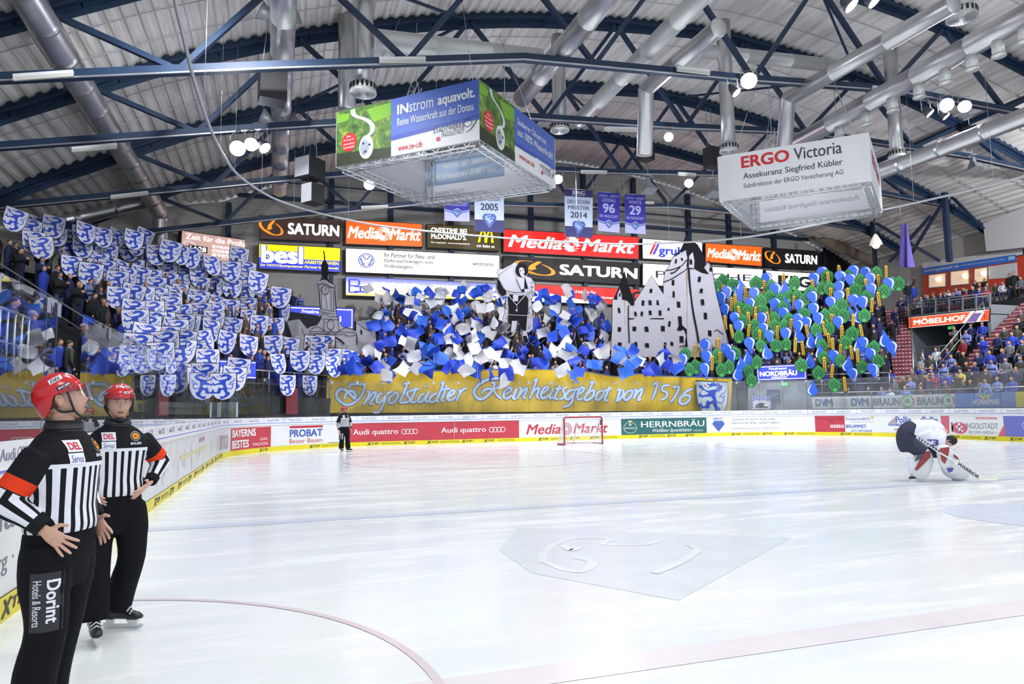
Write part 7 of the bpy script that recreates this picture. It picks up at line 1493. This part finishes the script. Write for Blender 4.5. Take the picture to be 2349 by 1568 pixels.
def official(name, label, base, facing, arms, legs, hyaw, hpitch, band, vox=.011, dorint=None, lean=0., hoff=(0, 0)):
    fx, fy = facing; rz = math.atan2(fy, fx)-PI/2; root = empty(name, label, 'person', base, rz)
    tors = [(1.02, .188, .148, 0), (1.06, .192, .150, 0), (1.14, .180, .138, 0), (1.26, .192, .142, 0), (1.38, .212, .148, 0), (1.45, .200, .130, -.005), (1.505, .150, .105, -.01), (1.55, .080, .080, -.01)]
    def tr(z, a, b, y): return [V((a*math.copysign(abs(math.cos(2*PI*k/20))**.85, math.cos(2*PI*k/20)), y+b*math.copysign(abs(math.sin(2*PI*k/20))**.85, math.sin(2*PI*k/20)), z)) for k in range(20)]
    A_ = {}
    mb = MB(); mb.loft([tr(*t) for t in tors], black)
    for s_, (el, wr_) in arms.items():
        sh = V((s_*.168, -.005, 1.428)); el, wr_ = V(el), V(wr_); m1 = (sh+el)/2; pts = [sh, m1, el, (el+wr_)/2, wr_]; A_[s_] = [sh, el, wr_]
        mb.tube(smooth(pts, 3), [.080, .083, .082, .080, .077, .074, .072, .068, .064, .058, .053, .049, .047], black, 14)
    me = remesh(mb, vox, 6, 'jersey'); lc = Matrix.Rotation(-rz, 3, 'Z') @ (CAM-V(base)); ARMN = {}
    for s_, (a_, b_, c_) in A_.items():
        n_ = (b_-a_).cross(c_-b_); n_ = n_.normalized() if n_.length > 1e-5 else V((1, 0, 0)); ARMN[s_] = n_ if n_.dot(lc) > 0 else -n_
    D = {k: [] for k in ('ts', 'tz', 'reg', 'ss', 'sl')}
    for v in me.vertices:
        p = v.co.copy(); ang = math.atan2(p.x, p.y+.01); D['ts'].append(ang*.185/.058); D['tz'].append(p.z)
        rr = 1.
        for (z0, a0, b0, y0), (z1, a1, b1, y1) in zip(tors, tors[1:]):
            if z0 <= p.z <= z1: t = (p.z-z0)/(z1-z0); a, b = a0+(a1-a0)*t, b0+(b1-b0)*t; rr = math.hypot(p.x/a, p.y/b)
        best = None
        for s_, pl in A_.items():
            e = polyd(p, pl)
            if best is None or e[0] < best[0]: best = (*e, s_)
        d_, t_, q_, dr_, s_ = best; R0 = .088-.04*t_; D['reg'].append((rr-1)*.15-(d_-R0) - (.02 if t_ < .04 else 0)); D['sl'].append(t_)
        ux = ARMN[s_]; uy = dr_.cross(ux); w = p-q_; D['ss'].append(math.atan2(w.dot(uy), w.dot(ux))/(2*PI)*6)
    for k, arr in D.items(): at = me.attributes.new(k, 'FLOAT', 'POINT'); at.data.foreach_set('value', arr)
    jm = MATS.get('jersey%d' % band) or jersey_mat('jersey%d' % band, 1.372, band, .30, .44, .058); MATS['jersey%d' % band] = jm
    jo = obj_from(me, 'jersey', root, [jm])
    bj = BVHTree.FromPolygons([v.co.copy() for v in me.vertices], [tuple(p.vertices) for p in me.polygons])
    # collar
    mb = MB(); mb.loft([tr(1.50, .125, .100, -.010), tr(1.545, .090, .082, -.008), tr(1.592, .073, .072, -.010), tr(1.594, .079, .078, -.011), tr(1.550, .096, .090, -.010)], black, False); mb.build('collar', root)
    # trousers
    mb = MB(); mb.loft([tr(1.09, .172, .132, 0), tr(1.0, .182, .142, -.005), tr(.93, .182, .145, -.008), tr(.86, .175, .135, -.008), tr(.74, .150, .115, -.005)], trs)
    for s_, (kn, an) in legs.items():
        h = V((s_*.095, -.004, .95)); kn = V(kn); an = V(an); mb.tube(smooth([h, (h+kn)/2+V((s_*.01, 0, 0)), kn, (kn+an)/2+V((0, -.012, 0)), an+V((0, 0, .02))], 3), [.114, .122, .122, .118, .106, .100, .096, .095, .098, .100, .100, .102, .104], trs, 14)
    mt = remesh(mb, vox, 5, 'trousers'); obj_from(mt, 'trousers', root, [trs]); bt = BVHTree.FromPolygons([v.co.copy() for v in mt.vertices], [tuple(p.vertices) for p in mt.polygons])
    for s_, (kn, an) in legs.items():
        to = (V((an[0], an[1], 0))-V((an[0]-s_*.0, an[1], 0))); skate(root, (an[0], an[1]), legs_toe[name].get(s_, (0, 1)))
    # body
    mb = MB(); mb.loft([tr(.90, .15, .11, 0), tr(1.1, .15, .105, 0), tr(1.35, .17, .11, 0), tr(1.47, .14, .09, 0), tr(1.53, .07, .065, 0)], skin); hp = V((0, .012+hoff[0], 1.708+hoff[1])); hf = Matrix.Translation(hp) @ Matrix.Rotation(hyaw, 4, 'Z') @ Matrix.Rotation(hpitch, 4, 'X')
    mb.tube([V((0, -.012, 1.48)), V((0, -.006, 1.56)), hf @ V((0, -.022, -.06))], [.062, .056, .055], skin, 14)
    for s_, pl in A_.items(): mb.tube(smooth([pl[0], (pl[0]+pl[1])/2, pl[1], (pl[1]+pl[2])/2, pl[2]], 3), [.06, .056, .054, .05, .046, .044, .042, .04, .038, .035, .032, .030, .029], skin, 12)
    for s_, (kn, an) in legs.items(): mb.tube([V((s_*.09, 0, .95)), V(kn), V(an)], [.085, .058, .04], skin, 12)
    core = remesh(mb, .012, 4); bd = MB(); me_add(bd, core, face_m)
    for s_, H in hands[name].items(): me_add(bd, hand(*H), face_m)
    head(bd, hf); bo = bd.build('body', root)
    # helmet
    R3 = hf.to_3x3(); hm = bpy.data.objects.new('helmet', None); COL.objects.link(hm); hm.parent = root; mb = MB(); nu, nv = 64, 22; vs = []
    def edge(az):
        a = abs(az); T = [(0, .058), (.9, .050), (1.45, .042), (1.75, .030), (2.05, -.030), (2.35, -.070), (PI, -.078)]
        for (p, u), (q, w) in zip(T, T[1:]):
            if a <= q: t = (a-p)/(q-p); t = t*t*(3-2*t); return u+(w-u)*t
        return -.078
    def hp_(az, v, o=0.):
        ze = edge(az); zt = .152+o; th = v*PI/2*1.0; c0 = .035
        if v < .62: t = v/.62; z = c0+(zt-c0)*math.cos(t*PI/2); k = math.sin(t*PI/2)
        else: t = (v-.62)/.38; z = c0+(ze-c0)*t; k = 1-.20*(max(0, (c0-z))/.113)**1.6+(.02*t if ze > c0 else 0)
        a = .102+o; b = (.128 if math.cos(az) < 0 else .118)+o; rg_ = 1+.030*g(abs(math.sin(az)*k)-.52, .10)*(1 if z > .05 else 0)+.02*g(z-.075, .012)*abs(math.sin(az)) - .015*g(z-.060, .006)
        return V((a*math.sin(az)*k*rg_, -.008+b*math.cos(az)*k*rg_, z))
    for j in range(nv+1):
        for i in range(nu): az = 2*PI*i/nu; az = az if az <= PI else az-2*PI; vs.append(hf @ hp_(az, max(j/nv, .001)))
    for i in range(nu): az = 2*PI*i/nu; az = az if az <= PI else az-2*PI; vs.append(hf @ (hp_(az, 1, -.012)+V((0, 0, .012))))
    mb.add(vs, [(j*nu+i, j*nu+(i+1) % nu, (j+1)*nu+(i+1) % nu, (j+1)*nu+i) for j in range(nv+1) for i in range(nu)], helm_r, True); hv_ = [V(v) for v in mb.v]; bh = BVHTree.FromPolygons(hv_, [tuple(f) for f in mb.f]); mb.build('shell', hm)
    mb = MB()
    for az, v in [(s_*a, v) for s_ in (-1, 1) for a, v in ((.35, .50), (.55, .52), (.75, .54), (.95, .55), (1.15, .56), (.25, .40), (.5, .42))]:
        mb.tube([hf @ hp_(az+q_, v, -.0012) for q_ in (-.055, -.02, .02, .055)], .0034, helm_k, 5)
    mb.build('vent_slots', hm)
    def decal(az, z, w, h, art, rot=0.):
        d = R3 @ V((math.sin(az), math.cos(az), 0)); c = hf @ V((.05*math.sin(az), .05*math.cos(az), z)); u = (R3 @ V((-math.cos(az), math.sin(az), 0)))*-1; u = u if u.length else u; w_ = (R3 @ V((0, 0, 1))); u = -u if False else u
        uu = R3 @ V((-math.cos(az), math.sin(az), 0)); ca, sa = math.cos(rot), math.sin(rot); U_ = uu*ca+w_*sa; W__ = w_*ca-uu*sa; A = Art(); art(A, w, h); ml = MB(); A.to(ml, projmap(bh, c, U_, W__, -d, .0015)); ml.build('helmet_label', hm)
    def del_(A, w, h): dense(A, -w, -h, w, h, pw, 0); A.text('DEL', -w*.8, -h*.65, w*.8, h*.65, strap, 1, .02, .3)
    def bau(A, w, h): dense(A, -w, -h, w, h, mat('label_navy', sr(36, 36, 66), .4), 0); A.text('BAUER', -w*.85, -h*.6, w*.85, h*.6, pw, 1, .02, .3)
    for az in (1.35, -1.35): decal(az, .068, .036, .010, bau, .3 if az > 0 else -.3); decal(az*1.25, .112, .032, .013, del_, .35 if az > 0 else -.35)
    decal(-.35, .083, .020, .009, del_); decal(.30, .128, .018, .009, del_); decal(-.7, .125, .018, .009, del_)
    mb = MB(); vs = []; n1, n2 = 28, 8
    for j in range(n2+1):
        for i in range(n1+1): az = -1.45+2.9*i/n1; z = .062-.098*j/n2*(1-.30*(abs(az)/1.45)**3); vs.append(hf @ V((.108*math.sin(az)*(1+.04*j/n2), -.004+(.128+.012*j/n2)*math.cos(az), z)))
    mb.add(vs, [(j*(n1+1)+i, j*(n1+1)+i+1, (j+1)*(n1+1)+i+1, (j+1)*(n1+1)+i) for j in range(n2) for i in range(n1)], visor_m, True); mb.build('visor', hm); mb = MB()
    for s_ in (-1, 1): mb.tube([hf @ p for p in smooth([V((s_*.090, .030, .035)), V((s_*.084, .034, -.030)), V((s_*.074, .040, -.075)), V((s_*.045, .064, -.115)), V((0, .080, -.127))], 4)], [.006]*17, strap, 6); mb.tube([hf @ p for p in smooth([V((s_*.092, -.045, -.02)), V((s_*.080, -.02, -.06)), V((s_*.074, .035, -.072))], 4)], .007, strap, 6)
    mb.tube([hf @ V((-.03, .075, -.124)), hf @ V((0, .088, -.122)), hf @ V((.03, .075, -.124))], .011, strap, 6); mb.build('chin_strap', hm); hm.parent = root
    # patches
    fm_ = projmap(bj, (0, .0, 0), (-1, 0, 0), (0, 0, 1), (0, -1, 0), .0025)
    A = Art(); dense(A, -.128, 1.430, -.040, 1.492, pw); A.text('DEL', -.118, 1.442, -.050, 1.480, pr, 1, .03); mb = MB(); A.to(mb, fm_); mb.build('league_patch', root)
    A = Art(); dense(A, -.132, 1.366, -.042, 1.424, pw); A.text('Servus', -.122, 1.376, -.052, 1.414, pbl, 1, 0, .2); mb = MB(); A.to(mb, fm_); mb.build('sponsor_patch', root)
    A = Art(); A.disk(.095, 1.458, .037, pg_, 0, n=26); A.disk(.095, 1.458, .032, strap, 1, n=24); A.disk(.095, 1.458, .024, po_, 2, n=24); A.disk(.095, 1.458, .010, gold, 3, n=12); mb = MB(); A.to(mb, fm_); mb.build('round_badge', root)
    A = Art(); A.text('BAUER', .055, 1.396, .135, 1.414, pw, 1, .02, .2); mb = MB(); A.to(mb, fm_); mb.build('chest_lettering', root)
    if dorint:
        mb = MB(); A = Art(); dense(A, -.075, -.17, .065, .12, mat('patch_black', (.02, .021, .026), .6)); A.to(mb, projmap(bt, dorint[0], dorint[1], (0, 0, 1), dorint[2], .0015)); A = Art(); T = Art(); T.text('Dorint', 0, 0, .26, .055, pw, 1, .025); T.text('Hotels & Resorts', .0, -.060, .275, -.022, pw, 1, .008)
        for vs, fs, m, L in T.it: A.raw([(v[1]-.002, .085-v[0]*.82) for v in vs], fs, m, L)
        A.to(mb, projmap(bt, dorint[0], dorint[1], (0, 0, 1), dorint[2], .003)); mb.build('trouser_patch', root)['label'] = 'white lettering down the trouser leg'
    return root
tocam = -V((FW.x, FW.y, 0)).normalized(); rgt = V((RT.x, RT.y, 0))
def face_dir(deg): a = math.radians(deg); d = tocam*math.cos(a)+rgt*math.sin(a); return (d.x, d.y)
legs_toe = {'referee': {}, 'linesman': {}}; hands = {}
# the nearer referee, chest turned to the right, hand on hip
hands['referee'] = {1: ((-.12, .80, -.60), (0, .6, .8), (-1, -.1, -.1), (.196, .055, 1.045), .30, .12, 1.0), -1: ((.35, .70, -.6), (0, .6, .8), (1, 0, 0), (-.20, .06, 1.04), .2, .2, 1.)}
legs_toe['referee'] = {1: (.25, 1), -1: (-.3, 1)}
official('referee', 'referee with orange armbands nearest the camera, looking up to the right, hand on hip', tuple(onax(2, 0, 116, 1678)), face_dir(88), {1: ((.265, -.105, 1.20), (.198, .045, 1.06)), -1: ((-.36, -.14, 1.23), (-.20, .06, 1.05))}, {1: ((.10, .02, .54), (.09, -.05, .12)), -1: ((-.10, -.03, .54), (-.10, -.11, .12))}, .60, .27, True, .010, hoff=(-.035, -.005), dorint=(V((.085, .03, .72)), V((-.42, .90, 0)).normalized(), V((-.90, -.42, 0))))
hands['referee'] = {1: ((-.55, .62, -.55), (.3, .5, .8), (-.8, -.4, -.1), (.196, .045, 1.07), .22, .2, 1.), -1: ((.72, .50, -.42), (-.2, .5, .8), (.45, -.85, -.1), (-.208, .075, 1.085), .16, .2, 1.)}
legs_toe['referee'] = {1: (.1, 1), -1: (-.75, .8)}
official('referee', 'second referee with orange armbands facing the camera, both hands on hips', tuple(onax(2, 0, 250, 1457)), face_dir(44), {1: ((.37, -.10, 1.23), (.205, .03, 1.07)), -1: ((-.335, -.075, 1.245), (-.225, .062, 1.10))}, {1: ((.12, .06, .54), (.125, .09, .13)), -1: ((-.118, .05, .56), (-.085, -.15, .15))}, -.10, -.06, True, .010, dorint=None)
hands['linesman'] = {1: ((0, .15, -1), (-.3, .9, 0), (-1, 0, 0), (.235, .02, .86), .06, .35, 1.), -1: ((0, .15, -1), (.3, .9, 0), (1, 0, 0), (-.26, .10, .92), .06, .35, 1.)}
legs_toe['linesman'] = {1: (.1, 1), -1: (-.5, .9)}
official('linesman', 'distant linesman in stripes and red helmet standing before the red board section', (4.52, 25.2, 0), face_dir(40), {1: ((.27, -.06, 1.17), (.235, .0, .90)), -1: ((-.29, -.03, 1.19), (-.27, .08, .95))}, {1: ((.11, .03, .54), (.12, .0, .12)), -1: ((-.13, .03, .54), (-.17, .03, .12))}, .85, .02, False, .016, dorint=(V((.16, .0, .66)), V((-1, 0, 0)), V((0, -1, 0))))
# ---------------------------------------------------------------- goalie, bent over
gb = V((15.23, 7.35, 0)); groot = empty('goalie', 'bent-over goalie in white jersey and big leg pads leaning on his stick', 'person', gb); KX, KY = rgt, tocam; sc = 1.0
def G(px, py, d=0.): return KX*((px-2135)/94.5)+KY*d+V((0, 0, (1106-py)/94.5))   # photo column/row, metres towards the camera
gw_ = mat('goalie_white', sr(226, 230, 248), .7, bump=.3, bscale=9); gn = mat('goalie_navy', sr(44, 50, 74), .75, bump=.3, bscale=9); gp = mat('pad_white', sr(220, 224, 224), .5, var=.08, bscale=9); gr = mat('pad_red', sr(150, 58, 62), .5, var=.1, bscale=7); gd = mat('pad_dark', sr(70, 76, 84), .5); gv = mat('pad_violet', sr(76, 70, 160), .5)
mb = MB(); mb.tube(smooth([G(2097, 1016), G(2119, 1003), G(2146, 1003), G(2164, 1012)], 4), [.17, .185, .195, .205, .21, .215, .22, .22, .215, .205, .19, .17, .14], gw_, 16)
for s_, e_, h_, dd in ((1, (2143, 1036), (2150, 1050), .30), (-1, (2172, 1034), (2180, 1046), .02)): mb.tube(smooth([G(2152, 1010, .20*s_), G(e_[0], e_[1]-12, dd), G(*e_, dd), G(*h_, dd+.05)], 3), [.13, .13, .13, .125, .12, .115, .11, .10, .085, .08], gw_, 12)
mb.tube([G(2122, 1010, .10), G(2134, 1034, .16)], [.20, .15], gw_, 12); me = remesh(mb, .022, 6); obj_from(me, 'jersey', groot, [gw_]); bg = BVHTree.FromPolygons([v.co.copy() for v in me.vertices], [tuple(p.vertices) for p in me.polygons])
mb = MB(); A = Art(); A.text('73', 0, 0, .17, .13, gv, 1, .03, .1); A.to(mb, projmap(bg, G(2120, 1034), KX, V((0, 0, 1)), -KY, .006)); A = Art(); A.text('73', 0, 0, .12, .10, gv, 1, .03); A.to(mb, projmap(bg, G(2166, 1030), KX*.9+V((0, 0, .4)), V((-.4, 0, .9)), -KY, .006)); A = Art(); A.rect(0, 0, .22, .03, gv, 1, 6); A.to(mb, projmap(bg, G(2122, 990), KX, V((0, 0, 1)), (-KY-V((0, 0, 1))).normalized(), .006)); A = Art(); A.text('GASPARI', 0, 0, .30, .06, redt, 1, .02); A.to(mb, projmap(bg, G(2140, 988), KX, KY*-.7+V((0, 0, .7)), (-KY*.4-V((0, 0, 1))).normalized(), .006)); mb.build('jersey_number', groot)['label'] = 'violet numbers and red name'
mb = MB(); mb.tube(smooth([G(2112, 996), G(2096, 1010), G(2094, 1030), G(2098, 1044)], 4), [.16, .17, .18, .19, .195, .20, .20, .20, .195, .19, .185, .18, .165], gn, 16)
mb.tube([G(2098, 1034, .12), G(2114, 1050, .22)], [.165, .14], gn, 12); mb.tube([G(2104, 1034, -.1), G(2160, 1050, -.08)], [.165, .14], gn, 12); obj_from(remesh(mb, .024, 6), 'trousers', groot, [gn])
hfG = Matrix.Translation(G(2172, 1009, .04)) @ Matrix((rgt*.62+tocam*.25-V((0, 0, .0)), V((0, 0, 1)), V((1, 0, 0)))).transposed().to_4x4()
yv = (rgt*-.10+tocam*.15+V((0, 0, -.90))).normalized(); zv = (rgt*.80+V((0, 0, -.15))+tocam*.50); zv = (zv-yv*zv.dot(yv)).normalized(); xv = yv.cross(zv); hfG = Matrix.Translation(G(2163, 1026, .30)) @ Matrix((xv, yv, zv)).transposed().to_4x4()
mb = MB(); mb.tube([G(2150, 1006), G(2166, 1010, .20)], .075, skin, 12); mb.tube(smooth([G(2098, 1026), G(2130, 1010), G(2152, 1006)], 3), .13, skin, 12); core = remesh(mb, .02, 4); bd = MB(); me_add(bd, core, face_m); head(bd, hfG); bd.build('body', groot)
mb = MB(); ax = tuple(hfG.to_3x3() @ V(e) for e in ((1, 0, 0), (0, 1, 0), (0, 0, 1))); mb.sphere(hfG @ V((0, -.022, .030)), (.092, .105, .112), mat('goalie_hair', (.018, .017, .018), .7, bump=.8, bscale=40), 20, 16, ax)
rg2 = random.Random(5)
for k in range(70): a, e = rg2.uniform(0, 2*PI), rg2.uniform(.1, 1.4); p = V((.088*math.cos(a)*math.sin(e), -.022+.10*math.sin(a)*math.sin(e), .03+.108*math.cos(e))); q = V((p.x*1.12, p.y*1.1+.01, p.z*1.06)); mb.tube([hfG @ p, hfG @ q], [.012, .003], MATS['goalie_hair'], 4)
mb.build('hair', groot)
def pad(nm, out, red_, d0, d1, lb):
    root = bpy.data.objects.new(nm, None); COL.objects.link(root); root.parent = groot; root['label'] = lb
    c = sum((V((p[0], p[1], 0)) for p in out), V())/len(out); mb = MB(); Q = smooth([V((p[0], p[1], 0)) for p in out], 4, True); ring = lambda k, d: [G(c.x+(q.x-c.x)*k, c.y+(q.y-c.y)*k, d) for q in Q]
    mb.loft([ring(.80, d0), ring(1, d0+.05), ring(1, d1-.05), ring(.90, d1), ring(.5, d1+.012), ring(.1, d1+.015)], gp); mb.build('pad_face', root); mb = MB()
    for pts, m in red_: mb.slab([G(p[0], p[1], d1+.018) for p in pts], KY*.02, m)
    if red_: mb.build('pad_stripe', root)['label'] = 'dark red or grey panels'
    return root
pad('leg_pad', [(2102, 1048), (2122, 1040), (2131, 1060), (2127, 1078), (2113, 1100), (2090, 1094), (2090, 1078)], [([(2112, 1046), (2122, 1044), (2122, 1056), (2094, 1082), (2089, 1080)], gr), ([(2096, 1052), (2106, 1049), (2106, 1058), (2090, 1064)], gd)], .10, .30, 'leg pad on the goalie\'s stick side, white with dark red')
pad('leg_pad', [(2156, 1040), (2172, 1044), (2186, 1056), (2198, 1076), (2210, 1090), (2200, 1102), (2180, 1102), (2164, 1092), (2157, 1070)], [([(2157, 1044), (2166, 1046), (2165, 1062), (2158, 1062)], gd), ([(2176, 1052), (2182, 1056), (2187, 1064), (2178, 1058)], gr)], -.05, .16, 'far leg pad, white with grey and a red patch')
pad('blocker_glove', [(2130, 1036), (2154, 1034), (2157, 1060), (2153, 1080), (2146, 1086), (2139, 1080), (2131, 1066)], [([(2131, 1038), (2149, 1036), (2146, 1050), (2138, 1068), (2132, 1062)], gr), ([(2141, 1077), (2154, 1076), (2151, 1083), (2144, 1085)], gv)], .38, .50, 'big white and dark red blocker glove with violet tip')
for c, t in ((G(2100, 1106, .20), (-.93, .2)), (G(2188, 1106, .05), (.9, .3))):
    d = KX*t[0]+KY*t[1]; r = skate(groot, (c.x, c.y), (d.x, d.y))
    r.children[0].data.materials[0] = hold
mb = MB(); mb.tube(smooth([G(2098, 1060, .14), G(2095, 1075, .16), G(2098, 1090, .18)], 3), .11, gw_, 12); mb.build('sock', groot)
sroot = empty('goalie_stick', 'white goalie stick with black grip held across the goalie\'s pads', 'hockey stick', gb); mb = MB(); a, b, c = G(2071, 1005, .52), G(2124, 1044, .54), G(2156, 1064, .56); mb.bar(a, b, .03, .02, hold, KY); mb.bar(b, c, .03, .02, hold, KY); 
for i in range(8): mb.bar(a+(c-a)*(.22+.06*i), a+(c-a)*(.25+.06*i), .032, .022, black, KY)
mb.build('shaft', sroot); mb = MB(); mb.bar(a, a+(b-a)*.27, .036, .026, strap, KY); mb.build('grip', sroot)
e = G(2203, 1096, .50); dr_ = (e-c).normalized(); nr = KY.cross(dr_).normalized(); mb = MB(); mb.slab([c-nr*.045, c+nr*.045, e+nr*.05, e-nr*.05], KY*.022, hold); A = Art(); A.text('WARRIOR', .06, -.035, (e-c).length-.02, .035, ink, 1, .03, .2); sg_ = -1 if nr.z < 0 else 1
A.to(mb, plane_map(c+KY*.024, dr_, nr*sg_, KY, .002)); mb.build('paddle', sroot); mb = MB(); f2 = G(2253, 1093, .40); mb.slab([e+V((0, 0, .04)), e-V((0, 0, .045)), G(2240, 1102, .44), f2-V((0, 0, .02)), f2+V((0, 0, .05)), G(2235, 1094, .44)], KY*.02, mat('blade_cream', sr(224, 228, 214), .5)); mb.build('blade', sroot)
# ---------------------------------------------------------------- goal
goal_r = mat('goal_red', sr(170, 50, 66), .4); net_m = mat('net_white', sr(225, 228, 230), .7); gx0, gx1 = 14.22, 16.10; gy = 25.17
root = empty('goal', 'red-framed hockey goal with white net in front of the end boards', 'goal', ((gx0+gx1)/2, gy, 0)); mb = MB()
mb.tube(smooth([V((gx0, gy, 0)), V((gx0, gy, 1.05)), V((gx0, gy, 1.18)), V((gx0+.07, gy, 1.245)), V((gx0+.2, gy, 1.25)), V((gx1-.2, gy, 1.25)), V((gx1-.07, gy, 1.245)), V((gx1, gy, 1.18)), V((gx1, gy, 1.05)), V((gx1, gy, 0))], 3), .038, goal_r, 8); part('front_frame', mb, root)
mb = MB(); mb.tube(smooth([V((gx0, gy, .03)), V((gx0-.10, gy+.6, .03)), V((gx0+.25, gy+1.05, .03)), V(((gx0+gx1)/2, gy+1.15, .03)), V((gx1-.25, gy+1.05, .03)), V((gx1+.10, gy+.6, .03)), V((gx1, gy, .03))], 4), .03, goal_r, 7); mb.tube([V(((gx0+gx1)/2, gy+1.15, .03)), V(((gx0+gx1)/2, gy+.55, 1.22))], .025, hold, 6); part('base_frame', mb, root)
mb = MB(); tp = [V((gx0+.03, gy, 1.22)), V((gx0+.10, gy+.45, 1.22)), V(((gx0+gx1)/2, gy+.55, 1.22)), V((gx1-.10, gy+.45, 1.22)), V((gx1-.03, gy, 1.22))]; bt_ = [V((gx0, gy, .04)), V((gx0, gy+.85, .04)), V(((gx0+gx1)/2, gy+1.15, .04)), V((gx1, gy+.85, .04)), V((gx1, gy, .04))]
def pl_(P, t): t = t*(len(P)-1); i = min(int(t), len(P)-2); return P[i]+(P[i+1]-P[i])*(t-i)
for k in range(31): t = k/30; mb.tube([pl_(tp, t), pl_(bt_, t)], .009, net_m, 3, False)
for j in range(13): mb.tube([pl_(tp, k/24)+(pl_(bt_, k/24)-pl_(tp, k/24))*j/12 for k in range(25)], .009, net_m, 3, False)
for k in range(12): t = k/11; mb.tube([V((gx0+(gx1-gx0)*t, gy, 1.24)), V((gx0+.1+(gx1-gx0-.2)*t, gy+.5, 1.22))], .009, net_m, 3, False)
part('net', mb, root); mb = MB(); mb.slab([V((gx0, gy+.1, .0)), V((gx1, gy+.1, 0)), V((gx1-.2, gy+1.0, 0)), V((gx0+.2, gy+1.0, 0))], V((0, 0, .02)), net_m); part('base_pad', mb, root)
mb = MB(); A = Art(); mb.slab([V((gx1-.11, gy-.05, 1.12)), V((gx1-.05, gy-.05, 1.12)), V((gx1-.05, gy-.05, .88)), V((gx1-.11, gy-.05, .88))], V((0, .02, 0)), gd); part('post_badge', mb, root)
